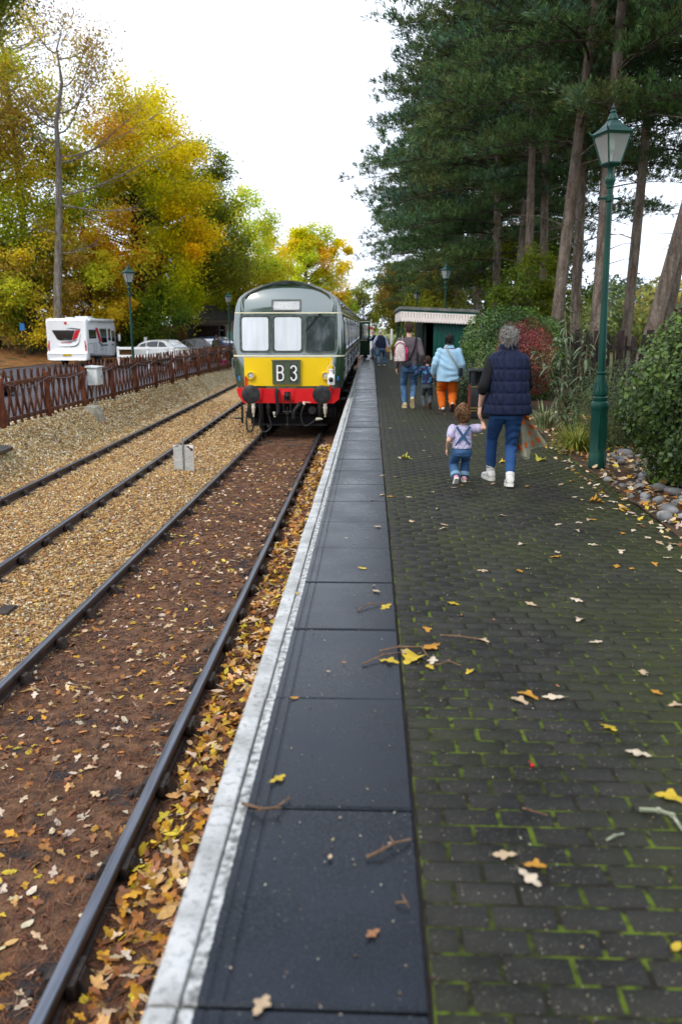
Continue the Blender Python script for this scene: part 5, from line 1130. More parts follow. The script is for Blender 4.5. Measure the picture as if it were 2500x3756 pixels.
def gilet(J, mat, rings, nz=90, na=162, hl=(.80, .93, 1.06, 1.19, 1.32), puff=.016, cols=16, name='gilet'):
    """quilted waistcoat: one sheet with stitched-in panels"""
    R_ = np.array(rings); zz = np.linspace(R_[0, 2], R_[-1, 2], nz); f = lambda c: np.interp(zz, R_[:, 2], R_[:, c]); cx, cy, rx, ry = f(0), f(1), f(3), f(4); a = np.linspace(0, 2 * PI, na, endpoint=False)
    ca, sa = np.cos(a), np.sin(a); e = 2 / 2.6; ux = np.sign(ca) * np.abs(ca) ** e; uy = np.sign(sa) * np.abs(sa) ** e
    ph = (a / (2 * PI) * cols) % 1; dv = np.minimum(ph, 1 - ph) * 2; dh = np.min(np.abs(zz[:, None] - np.array(hl)[None]), 1) / .055
    pz = 1 - np.exp(-(dh / .30) ** 1.4); pa = 1 - np.exp(-(dv / .26) ** 1.3); P = puff * pz[:, None] * pa[None] + .004 * np.sin(40 * zz[:, None] + 6 * a[None] * 3) * np.sin(3 * a[None] + 12 * zz[:, None])
    V = np.stack([cx[:, None] + (rx[:, None] + P) * ux[None], cy[:, None] + (ry[:, None] + P) * uy[None], np.broadcast_to(zz[:, None], P.shape)], -1).reshape(-1, 3)
    i = np.arange(nz * na).reshape(nz, na); j = np.roll(i, -1, 1); F = np.stack([i[:-1], j[:-1], j[1:], i[1:]], -1).reshape(-1, 4)
    return link(bpy.data.objects.new(name, np_mesh(name, V, F, mat, True)), J['root'])
gl_ = gilet(J, MATS['gilet_navy'], [(.005, .01, .795, .235, .165), (.005, .01, .81, .262, .19), (.005, .0, .93, .245, .175), (0, 0, 1.06, .222, .16), (0, 0, 1.19, .212, .148), (0, 0, 1.32, .213, .135), (-.005, 0, 1.405, .212, .115), (-.008, 0, 1.442, .185, .098), (-.01, 0, 1.475, .110, .085), (-.01, 0, 1.50, .085, .082), (-.01, 0, 1.555, .082, .080), (-.01, 0, 1.56, .07, .068)], hl=(.795, .91, 1.035, 1.16, 1.285, 1.49, 1.56), puff=.0095, cols=18)
b = MB(); b.tube([(-.01, .004, 1.545), (-.01, .004, 1.58)], [.070, .069], 16); b.build('collar', MATS['collar_red'], gr)
hair_cap(J, MATS['hair_grey'], (1.09, 1.09, 1.08), (0, -.018, .022), .005, 85, 2, 650, .05, .0026, -.05)
# the toddler's coat she carries
cloth('coat_sage', (.30, .29, .20), (.38, .36, .26)); cloth('flower_orange', (.62, .12, .02), (.70, .16, .03)); cloth('coat_lining', (.45, .44, .34))
ct = thing('child_coat', 'sage green child coat with orange flowers carried over an arm', 'coat', (GX, GY, 0))
def drape(u, v): 
    w = .10 + .20 * v; x = .17 + .12 * v + w * (u - .5) * 1.25; y = .16 + .05 * math.sin(u * 11) * (.3 + v) + .03 * v; z = .80 - v * (.40 + .10 * math.sin(u * 2.6 + .2) - .1 * (u > .55)); return (x, y, z)
for off, nm in ((0, 'coat_cloth'), (.045, 'coat_lining')):
    b = MB(); K, L_ = 26, 18; b.v = [tuple(Vector(drape(i / K, j / L_)) + Vector((off * .3, off, -off * .7))) for j in range(L_ + 1) for i in range(K + 1)]
    b.f = [(j * (K + 1) + i, j * (K + 1) + i + 1, (j + 1) * (K + 1) + i + 1, (j + 1) * (K + 1) + i) for j in range(L_) for i in range(K)]; b.m = [0] * len(b.f); b.build(nm, MATS['coat_sage'] if not off else MATS['coat_lining'], ct, 60)
for u, v in ((.12, .25), (.3, .5), (.1, .62), (.3, .82), (.12, .93), (.62, .28), (.72, .62), (.9, .45), (.88, .85), (.5, .72), (.68, .92), (.9, .15), (.42, .2)):
    p = Vector(drape(u, v)); b = MB(); q = []
    for i in range(20):
        a = 2 * PI * i / 20; r = .031 * (1 + .35 * math.cos(5 * a)); q.append((r * math.cos(a), r * math.sin(a)))
    du, dv2 = (Vector(drape(u + .03, v)) - p).normalized(), (Vector(drape(u, v + .03)) - p).normalized(); nn = du.cross(dv2).normalized(); nn = nn if nn.y < 0 else -nn
    b.prism(q, lambda a, c: p + du * a + dv2 * c - nn * .004, lambda a, c: p + du * a + dv2 * c + nn * .006); b.build('flower_print', MATS['flower_orange'], ct, 0)

# ---------------------------------------------------------------- toddler
cloth('lilac_floral', (.30, .26, .46), (.46, .42, .60), scale=60, c3=(.70, .66, .72), s3=90, t3=(.52, .6)); cloth('trainer_pink', (.62, .25, .30), (.70, .36, .40))
cloth('denim_dungaree', (.025, .07, .17), (.055, .13, .25), scale=12); cloth('denim_cuff', (.16, .26, .36))
td, J = person('toddler with brown curls in denim dungarees and a lilac shirt', (1.03, 8.93, 0), 0, .915,
    {'L': (-.058, -.03, .075, 48, 4), 'R': (.048, .10, .055, 0, -6)}, {'L': (-.165, .01, .395, (-.25, -1, 0)), 'R': (.195, -.02, .755, (.5, -.8, -1))}, g=1.38, voxel=.005, sw=.165, headk=1.36, legs=.42, shk=.70,
    hand_d={'L': ((-.1, .1, -1), (1, .3, 0)), 'R': ((-.1, -.05, 1), (-.2, 1, .1))}, curl=.6)
trousers(J, MATS['denim_dungaree'], (.098, .085), (.112, .10), .066, .054, .052, .86, .006, .0022, 'dungarees', 5, .13, 110)
for q in 'LR':
    b = MB(); a = J['ank' + q]; u = (J['knee' + q] - a).normalized(); b.tube([a + u * .015, a + u * .06], [.056, .058], 14); b.build('turn_up', MATS['denim_cuff'], td)
b = MB(); loft(b, torso_rings(J, .405, .112, .102, .104, .09, .102, .075), 20); sleeves(b, J, .052, .050, .05, -.45); put('shirt', remesh(b, .006, 3, .0018, 4, 120), MATS['lilac_floral'], td)
b = MB()
def back_pt(x, z): return (x, -.088 - .012 * math.cos(x * 12) + .03 * max(0, z - .60), z)
q = ribbon([(-.075, .655), (.0, .545), (.055, .48)], .026, lambda a, z: (a, back_pt(a, z)[1] + .02, z), lambda a, z: (a, back_pt(a, z)[1] - .003, z)); b.add(q.v, q.f); q = ribbon([(.075, .655), (.0, .545), (-.055, .48)], .026, lambda a, z: (a, back_pt(a, z)[1] + .02, z), lambda a, z: (a, back_pt(a, z)[1] - .005, z)); b.add(q.v, q.f); b.build('straps', MATS['denim_dungaree'], td)
b = MB(); b.prism([(-.085, .445), (.085, .445), (.045, .52), (.012, .56), (-.012, .56), (-.045, .52)], lambda a, z: (a, -.07, z), lambda a, z: (a, -.098 + a * a * 2.2, z)); b.build('back_panel', MATS['denim_dungaree'], td)
shoes(td, J, .60, MATS['trainer_pink'], MATS['sole_white'], 1.12, 1.05)
hair_cap(J, MATS['hair_curl'], (1.24, 1.16, 1.10), (0, -.02, .004), .009, 75, 4, 420, .085, .0050, -.09, .016)

# ---------------------------------------------------------------- man with the rucksack
cloth('jumper_taupe', (.085, .068, .075), (.125, .10, .108), scale=5); cloth('tan_shoe', (.38, .29, .15), (.50, .40, .24)); cloth('tan_sole', (.50, .40, .22)); cloth('spotted_pack', (.62, .50, .47), (.72, .62, .58), scale=8, c3=(.06, .04, .05), s3=85, t3=(.53, .57)); cloth('pack_maroon', (.22, .012, .05), (.30, .02, .07)); cloth('bottle_pink', (.75, .02, .14), rough=.3); cloth('strap_black', (.010, .010, .014)); cloth('camera_bag', (.02, .022, .03), rough=.6)
mn, J = person('man in a taupe jumper and jeans carrying a speckled rucksack', (.845, 17.75, 0), 0, 1.83,
    {'L': (-.085, -.05, .092, 4, 6), 'R': (.075, -.16, .20, 62, -6)}, {'L': (-.275, .05, .88, (-.4, -1, 0)), 'R': (.25, .06, .92, (.35, -1, 0))}, g=1.06, voxel=.009, sw=.18, legs=.50, head_off=(-.02, .01, 0), curl=.6)
trousers(J, MATS['denim'], (.165, .12), (.178, .135), .096, .070, .062, .95, .010, .004, 'jeans', 2)
b = MB(); loft(b, torso_rings(J, .86, .175, .125, .185, .125, .205, .125), 20); sleeves(b, J, .076, .062, .046, .97); put('jumper', remesh(b, .010, 3, .003, 7, 50), MATS['jumper_taupe'], mn)
shoes(mn, J, 1.08, MATS['tan_shoe'], MATS['tan_sole'])
hair_cap(J, MATS['hair_brown'], (1.09, 1.07, 1.05), (0, -.014, .034), .005, 80, 3, 500, .03, .0028, -.03, vox=.009)
rk = thing('rucksack', 'pale speckled rucksack with a maroon side slung on the man\'s left shoulder', 'rucksack', (.845, 17.75, 0))
b = MB(); loft(b, [(-.215, -.19, 1.00, .10, .06), (-.215, -.205, 1.03, .125, .09), (-.215, -.20, 1.22, .128, .095), (-.215, -.185, 1.36, .115, .08), (-.215, -.175, 1.43, .08, .05), (-.215, -.17, 1.45, .03, .02)], 24, 2.8); b.build('bag', MATS['spotted_pack'], rk)
b = MB(); b.tube([(-.215 + .127 * math.sin(a), -.262, 1.22 + .20 * math.cos(a)) for a in np.linspace(-2.4, 2.4, 16)], .009, 6); b.build('piping', MATS['pack_maroon'], rk)
b = MB(); loft(b, [(-.10, -.20, 1.03, .045, .065), (-.095, -.20, 1.12, .05, .07), (-.095, -.195, 1.18, .045, .06)], 14); sp = b.build('side_pocket', MATS['pack_maroon'], rk)
b = MB(); b.lathe([(.036, 0), (.036, .16), (.025, .18), (.025, .21), (.02, .215)], 12, 0, (-.085, -.20, 1.10)); tag(b.build('water_bottle', MATS['bottle_pink'], None, 35, (.845, 17.75, 0)), 'bright pink water bottle in the rucksack side pocket', 'bottle')
b = MB(); b.tube([(-.16, -.15, 1.40), (-.165, -.10, 1.52), (-.16, .02, 1.56), (-.16, .12, 1.46), (-.18, .13, 1.2)], [(.006, .03)] * 5, 8); b.build('shoulder_strap', MATS['spotted_pack'], rk)
sb_ = thing('camera_bag', 'small black camera bag on a long strap at the man\'s back', 'camera bag', (.845, 17.75, 0))
b = MB(); b.tube([(.12, .02, 1.555), (.135, -.10, 1.50), (.10, -.135, 1.30), (.02, -.14, 1.10), (-.03, -.155, 1.0)], [(.005, .019)] * 5, 8); b.build('strap', MATS['strap_black'], sb_)
b = MB(); b.box((-.045, -.19, .965), (.17, .10, .13), 0, .025); b.build('pouch', MATS['camera_bag'], sb_)

# ---------------------------------------------------------------- boy
cloth('dino_navy', (.018, .018, .055), (.026, .026, .07), scale=6, c3=(.05, .22, .38), s3=17, t3=(.56, .59)); cloth('boy_trousers', (.045, .06, .07), (.075, .09, .10)); cloth('boot_black', (.02, .018, .018), (.14, .06, .03), scale=30)
by, J = person('small boy in a navy patterned top walking between two adults', (1.225, 17.52, 0), 0, 1.13,
    {'L': (-.055, -.02, .062, 5, 4), 'R': (.065, -.10, .13, 58, -4)}, {'L': (-.13, .08, .80, (-1, -.7, -.6)), 'R': (.185, .04, .60, (1, -.6, 0))}, g=1.12, voxel=.008, sw=.165, headk=1.22, legs=.46, shk=.79, curl=.7,
    hand_d={'L': ((-.1, .2, 1), (.3, 1, 0))})
trousers(J, MATS['boy_trousers'], (.10, .08), (.112, .09), .068, .052, .046, .93, .008, .003, 'trousers', 4, .08, 95)
b = MB(); loft(b, torso_rings(J, .53, .118, .09, .118, .085, .128, .082), 18); sleeves(b, J, .055, .045, .036, .93); put('top', remesh(b, .008, 3, .002, 2, 90), MATS['dino_navy'], by)
shoes(by, J, .72, MATS['boot_black'], MATS['boot_black'], 1.05)
hair_cap(J, MATS['hair_brown'], (1.09, 1.06, 1.04), (0, -.014, .03), .003, 80, 6, 200, .03, .0035, -.03, vox=.008)

# ---------------------------------------------------------------- woman in the pale blue shirt
cloth('shirt_sky', (.25, .42, .56), (.33, .51, .64), scale=5); cloth('cord_orange', (.52, .10, .008), (.62, .14, .012), scale=6); cloth('pale_shoe', (.55, .5, .45)); cloth('sole_brown', (.06, .025, .018)); cloth('strap_grey', (.22, .23, .22))
wm, J = person('woman in a pale blue shirt and orange trousers with a shoulder bag', (1.625, 16.98, 0), 0, 1.60,
    {'L': (-.10, .05, .085, 4, 10), 'R': (.085, -.17, .16, 52, -4)}, {'L': (-.31, .08, .80, (-.3, -1, 0)), 'R': (.285, .06, .77, (.3, -1, 0))}, g=1.5, voxel=.009, sw=.155, legs=.475, curl=.7, shoulder_drop=.03)
trousers(J, MATS['cord_orange'], (.205, .16), (.222, .18), .128, .100, .078, .95, .010, .004, 'trousers', 6)
b = MB(); loft(b, torso_rings(J, .63, .245, .21, .24, .19, .225, .14), 22); sleeves(b, J, .084, .078, .060, .97); put('shirt', remesh(b, .010, 3, .0075, 9, 42), MATS['shirt_sky'], wm)
b = MB(); loft(b, [(0, -.0, 1.315, .115, .09), (0, 0, 1.35, .095, .08), (0, 0, 1.375, .082, .075)], 18); b.build('collar', MATS['shirt_sky'], wm)
shoes(wm, J, .98, MATS['pale_shoe'], MATS['sole_brown'])
hair_cap(J, MATS['hair_black'], (1.14, 1.12, 1.06), (0, -.02, .022), .010, 60, 8, 300, .04, .004, -.04, .008, vox=.009)
bag = thing('shoulder_bag', 'small dark shoulder bag on a grey strap at the woman\'s right hip', 'bag', (1.625, 16.98, 0))
b = MB(); b.tube([(-.06, .04, 1.385), (-.07, -.12, 1.33), (.0, -.175, 1.20), (.13, -.185, 1.02), (.21, -.14, .90)], [(.006, .02)] * 5, 8); b.build('strap', MATS['strap_grey'], bag); b = MB(); b.box((.245, -.10, .83), (.07, .16, .17), 0, .02); b.build('pouch', MATS['strap_black'], bag)

# ---------------------------------------------------------------- people by the open carriage door
cloth('shirt_pale', (.36, .42, .62), (.44, .50, .70)); cloth('coat_navy', (.012, .015, .05), (.02, .025, .075)); cloth('shoe_black', (.012, .012, .012)); cloth('shoe_brown', (.10, .03, .018)); cloth('coat_olive', (.035, .038, .026), (.05, .055, .04)); cloth('coat_dark', (.02, .02, .025)); cloth('pink', (.75, .03, .25))
vm, J = person('white-haired man in a dark quilted waistcoat walking towards the open train door', (.52, 38.3, 0), .12, 1.62, {'L': (-.15, -.10, .085, 6, 12), 'R': (.16, .22, .085, 0, -16)}, {'L': (-.34, .10, .80, (-1, -.4, 0)), 'R': (.31, .0, .78, (1, -.5, 0))}, g=1.15, voxel=.012, sw=.18, legs=.49, head_off=(-.08, .06, 0), lean=.05)
trousers(J, MATS['denim_mid'], (.16, .12), (.17, .135), .098, .078, .072, .96, .013, .005, 'jeans', 3)
b = MB(); loft(b, torso_rings(J, .80, .17, .125, .18, .125, .19, .115), 18); sleeves(b, J, .075, .062, .055, .80); put('shirt', remesh(b, .013, 3, .004, 4, 50), MATS['shirt_pale'], vm)
gilet(J, MATS['gilet_navy'], [(-.0, .0, .80, .185, .14), (-.01, .01, 1.0, .195, .145), (-.03, .03, 1.2, .20, .14), (-.05, .04, 1.31, .185, .115), (-.06, .05, 1.36, .12, .09), (-.065, .05, 1.40, .08, .075)], 50, 60, (.86, .92, .98, 1.04, 1.10, 1.16, 1.22, 1.28), .010, 4, 'waistcoat')
shoes(vm, J, 1.05, MATS['shoe_black'], MATS['sole_white']); hair_cap(J, MATS['hair_white'], (1.10, 1.08, 1.06), (0, -.014, .026), .004, 80, 3, 0, vox=.01)
bm_, J = person('bald man in a navy coat reaching for the open train door', (.30, 46.45, 0), 1.45, 1.60, {'L': (-.09, -.16, .085, 6, 0), 'R': (.10, .20, .085, 0, 0)}, {'L': (-.06, .50, 1.02, (0, -.3, -1)), 'R': (.20, .24, 1.08, (.6, -.4, -1))}, g=1.1, voxel=.012, sw=.18, legs=.50, head_off=(0, .10, -.02), lean=.10, hand_d={'L': ((0, 1, -.1), (0, 0, -1))})
trousers(J, MATS['denim_mid'], (.155, .12), (.16, .13), .092, .072, .066, .95, .013, .004, 'jeans', 2)
b = MB(); loft(b, torso_rings(J, .68, .18, .15, .175, .135, .19, .125), 18); sleeves(b, J, .078, .066, .052, .95); put('coat', remesh(b, .013, 3, .004, 3, 50), MATS['coat_navy'], bm_); shoes(bm_, J, 1.05, MATS['shoe_brown'], MATS['shoe_brown'])
cam_ = thing('camera', 'small black and silver camera held by the bald man', 'camera', (-.02, 46.35, 1.22)); b = MB(); b.box((0, 0, 0), (.06, .13, .08), 0, .008); b.build('case', MATS['strap_black'], cam_); b = MB(); b.box((0, 0, .047), (.06, .13, .015)); b.build('top_plate', MATS['chrome'], cam_, 0)
dp, J = person('grey-haired person in dark clothes seen through the open train door', (-.30, 48.3, 0), 1.1, 1.55, {'L': (-.10, -.10, .085, 6, 0), 'R': (.10, .10, .085, 0, 0)}, {'L': (-.27, .10, .80), 'R': (.27, .10, .80)}, g=1.1, voxel=.014, sw=.18, legs=.50, lean=.06)
trousers(J, MATS['coat_dark'], (.155, .12), (.16, .13), .092, .075, .068, .95, .014, .003, 'trousers', 2); b = MB(); loft(b, torso_rings(J, .70, .18, .14, .18, .13, .19, .12), 16); sleeves(b, J, .076, .064, .05, .95); put('coat', remesh(b, .014, 3, .003, 3, 50), MATS['coat_navy'], dp); shoes(dp, J, 1.05, MATS['shoe_black'], MATS['shoe_black']); hair_cap(J, MATS['hair_grey'], (1.12, 1.1, 1.06), (0, -.014, .026), .005, 80, 3, 0, vox=.012)
# ---------------------------------------------------------------- people in the car park
op, J = person('person in an olive hooded coat standing by the parked cars', (-9.62, 50.6, -.42), .25, 1.72, {'L': (-.10, -.02, .085, 0, 0), 'R': (.10, .04, .085, 0, 0)}, {'L': (-.27, .06, .86), 'R': (.27, .06, .86)}, g=1.1, voxel=.014, sw=.18)
trousers(J, MATS['coat_dark'], (.155, .12), (.16, .13), .092, .075, .068, .95, .014, .003, 'trousers', 2); b = MB(); loft(b, torso_rings(J, .70, .20, .15, .195, .145, .21, .13), 16); sleeves(b, J, .082, .07, .055, .95); put('coat', remesh(b, .014, 3, .004, 3, 50), MATS['coat_olive'], op)
b = MB(); b.tube([J['neck'] + Vector((-.13, 0, -.02)), J['neck'] + Vector((-.07, -.10, -.03)), J['neck'] + Vector((.07, -.10, -.03)), J['neck'] + Vector((.13, 0, -.02))], [.03, .05, .05, .03], 8); b.build('hood', MATS['coat_olive'], op); shoes(op, J, 1.05, MATS['shoe_black'], MATS['shoe_black']); hair_cap(J, MATS['hair_brown'], (1.1, 1.08, 1.05), (0, -.014, .028), .004, 80, 3, 0, vox=.012)
pp, J = person('small child in pink standing behind the far end of the lattice fence', (-8.02, 44.3, -.42), .3, .95, {'L': (-.05, 0, .055, 0, 0), 'R': (.06, .05, .055, 0, 0)}, {'L': (-.16, .05, .45), 'R': (.16, .05, .45)}, g=1.3, voxel=.012, sw=.165, headk=1.3, legs=.44, shk=.71)
trousers(J, MATS['pink'], (.09, .08), (.10, .09), .062, .05, .045, .95, .012, .002, 'trousers', 2, .08); b = MB(); loft(b, torso_rings(J, .42, .11, .09, .105, .085, .11, .08), 16); sleeves(b, J, .05, .045, .035, .95); put('coat', remesh(b, .012, 3, .002, 3, 80), MATS['sock_white'], pp); shoes(pp, J, .6, MATS['trainer_pink'], MATS['sole_white']); hair_cap(J, MATS['hair_brown'], (1.1, 1.08, 1.05), (0, -.014, .028), .004, 80, 3, 0, vox=.012)
bpy.data.scenes.remove(TMP)
# ================================================================ CAR PARK
mk('camper_white', (.82, .83, .82), (.86, .87, .86), scale=2, rough=.25, coat=.4); mk('camper_grey', (.035, .04, .045), (.05, .055, .06), scale=2, rough=.3, coat=.4); mk('tint_glass', (.006, .007, .008), rough=.06, coat=1); mk('graphic_red', (.55, .012, .015), rough=.3); mk('graphic_grey', (.10, .13, .13), rough=.35); mk('tail_red', (.5, .01, .01), rough=.15, coat=1); mk('plate_yellow', (.75, .52, .02), rough=.5); mk('plate_text', (.02, .02, .02), rough=.6)
mk('tyre', (.012, .012, .012), (.025, .025, .025), scale=30, rough=.8); mk('alloy', (.42, .43, .44), rough=.3, metal=.8); mk('trim_black', (.012, .012, .013), rough=.5)
def wheel(parent, x, y, r=.33, w=.21):
    M = Matrix.Translation((x, y, r)) @ Matrix.Rotation(PI / 2, 4, 'Y'); b = MB(); b.lathe([(r * .62, -w / 2), (r * .92, -w / 2), (r, -w * .36), (r, w * .36), (r * .92, w / 2), (r * .62, w / 2)], 24, 0, M=M); wh = b.build('wheel', MATS['tyre'], parent)
    b = MB(); b.lathe([(.02, -w * .42), (r * .25, -w * .45), (r * .62, -w * .47), (r * .64, 0), (r * .62, w * .47), (r * .25, w * .45), (.02, w * .42)], 20, 0, M=M); b.build('rim', MATS['alloy'], wh)
cp = thing('motorhome', 'white motorhome with red and grey graphics parked beyond the fence', 'motorhome', (-16.98, 45.0, -.42), -.02)
def bodyloft(secs, r, mats, name, parent, mi=None):
    """secs: (y, x half width, z0, z1)"""
    b = MB(); n = None
    for y, hw, z0, z1 in secs:
        P = rrect(-hw, hw, z0, z1, min(r, hw * .8, (z1 - z0) * .45), 4); n = len(P); b.v += [(a, y, z) for a, z in P]
    for i in range(len(secs) - 1):
        for j in range(n): b.f.append((i * n + j, i * n + (j + 1) % n, (i + 1) * n + (j + 1) % n, (i + 1) * n + j)); b.m.append(mi(i, j, n) if mi else 0)
    b.f += [tuple(range(n)), tuple(range((len(secs) - 1) * n, len(secs) * n))]; b.m += [0, 0]; return b.build(name, mats, parent, 32)
bodyloft([(.02, 1.0, .75, 2.50), (0, 1.08, .70, 2.56), (.04, 1.14, .66, 2.64), (.12, 1.165, .64, 2.67), (2, 1.165, .52, 2.67), (3.9, 1.165, .42, 2.66), (4.5, 1.14, .42, 2.62), (5.0, 1.08, .6, 2.45), (5.35, .98, .9, 2.15)], .16, MATS['camper_white'], 'body', cp)
bodyloft([(4.55, 1.03, .35, 1.5), (5.2, 1.03, .35, 1.45), (5.6, 1.0, .36, 1.28), (6.1, .97, .38, 1.15), (6.3, .85, .42, 1.0)], .14, MATS['camper_grey'], 'cab', cp)
bodyloft([(-.10, 1.02, .42, .70), (-.13, 1.10, .38, .74), (-.05, 1.16, .36, .86), (.25, 1.17, .36, .84)], .08, MATS['camper_white'], 'rear_bumper', cp)
def cpp(name, poly, mat, y0, y1, parent=cp): b = MB(); b.prism(poly, lambda a, z: (a, y0, z), lambda a, z: (a, y1, z)); return b.build(name, mat, parent, 0)
cpp('rear_window', [(-.82, 2.02), (-.55, 1.53), (-.40, 1.47), (.28, 1.47), (.48, 2.02)], MATS['tint_glass'], .05, -.012)
cpp('red_graphic', [(.31, 1.47), (.40, 1.49), (.60, 1.60), (.78, 2.02), (.52, 2.02)], MATS['graphic_red'], .05, -.010)
cpp('grey_graphic', [(-.58, 1.125), (.25, 1.10), (.48, 1.13), (.63, 1.22), (.72, 1.42), (.76, 1.62), (.80, 1.80), (.70, 1.40), (.58, 1.25), (.40, 1.165), (.15, 1.14)], MATS['graphic_grey'], .05, -.008)
cpp('grey_graphic', [(-.3, 1.40), (.25, 1.38), (.5, 1.44), (.6, 1.52), (.32, 1.43)], MATS['graphic_grey'], .05, -.008); cpp('grey_graphic', [(0, 2.13), (.3, 2.15), (.80, 2.10), (.80, 2.03), (.55, 2.06)], MATS['graphic_grey'], .05, -.008)
for z, a in ((1.33, .25), (.83, .33)): cpp('reflector_bar', [(-.35, z), (.25, z), (.25, z + .03), (-.35, z + .03)], MATS['graphic_red'], .05, -.011)
cpp('badge', [(.11 * math.cos(i * PI / 6) * .7 - .02, 2.40 + .075 * math.sin(i * PI / 6)) for i in range(12)], MATS['graphic_red'], .05, -.006)
me = text_mesh('Nexxo', .12, MATS['graphic_grey'], .001, .001); o = link(bpy.data.objects.new('lettering', me), cp); o.location = (.0, -.015, 1.535); o.rotation_euler = (PI / 2, 0, 0)
for s in (-1, 1): cpp('tail_light', [(s * 1.02, .85), (s * 1.08, .80), (s * 1.10, 1.15), (s * 1.04, 1.45), (s * 1.0, 1.44)], MATS['tail_red'], .08, -.008)
pl = cpp('number_plate', [(-.24, .60), (.24, .60), (.24, .72), (-.24, .72)], MATS['plate_yellow'], -.10, -.135)
me = text_mesh('EX66 CWO', .095, MATS['plate_text'], .001, .001); o = link(bpy.data.objects.new('lettering', me), pl); o.location = (0, -.138, .655); o.rotation_euler = (PI / 2, 0, 0)
def cps(name, poly, mat, off=.006, parent=cp): b = MB(); b.prism(poly, lambda y, z: (1.14, y, z), lambda y, z: (1.165 + off, y, z)); return b.build(name, mat, parent, 0)
cps('side_window', [(.30, 1.55), (1.45, 1.55), (1.45, 2.05), (.30, 2.05)], MATS['tint_glass']); cps('red_graphic', [(1.9, 1.35), (2.3, 1.35), (1.75, 2.15), (1.35, 2.15)], MATS['graphic_red'], .008); cps('grey_graphic', [(1.7, 1.35), (2.2, 1.12), (4.4, 1.10), (4.4, 1.18), (2.4, 1.2), (1.95, 1.36)], MATS['graphic_grey'], .007)
cps('side_window', [(2.35, 1.30), (3.2, 1.30), (3.2, 2.1), (2.0, 2.1)], MATS['tint_glass'], .009); cps('door', [(3.3, .55), (3.95, .55), (3.95, 2.25), (3.3, 2.25)], MATS['camper_white'], .012); cps('side_window', [(3.4, 1.4), (3.85, 1.4), (3.85, 2.1), (3.4, 2.1)], MATS['tint_glass'], .016); cps('cab_window', [(4.1, 1.35), (4.8, 1.35), (4.6, 1.95), (4.1, 2.0)], MATS['tint_glass'], .005)
for y0, y1, z0, z1 in ((.10, .95, .70, 1.30), (1.1, 1.4, .78, 1.32), (2.05, 2.4, .88, 1.12)):
    b = MB(); O = rrect(y0, y1, z0, z1, .03, 2); b.ring(O, [(a + (.02 if a < (y0 + y1) / 2 else -.02), c + (.02 if c < (z0 + z1) / 2 else -.02)) for a, c in O], lambda y, z: (1.15, y, z), lambda y, z: (1.172, y, z)); b.build('locker_hatch', MATS['camper_grey'] if z0 > .8 else MATS['graphic_grey'], cp, 0)
for x in (-1.0, 1.0): wheel(cp, x, 2.0, .35); wheel(cp, x, 5.55, .35)
b = MB(); b.box((1.20, 2.4, 2.58), (.14, 4.0, .14), 0, .04); b.build('awning', MATS['camper_white'], cp); b = MB(); b.box((1.28, 5.15, 1.55), (.12, .16, .42), 0, .04); b.build('wing_mirror', MATS['camper_white'], cp)
for x, y, w, h in ((-.05, .9, .45, .06), (.45, 1.6, .75, .12), (.2, 3.2, .5, .05)): b = MB(); b.box((x, y, 2.67 + h / 2), (w, w, h), 0, .025); b.build('roof_vent', MATS['camper_white'], cp)

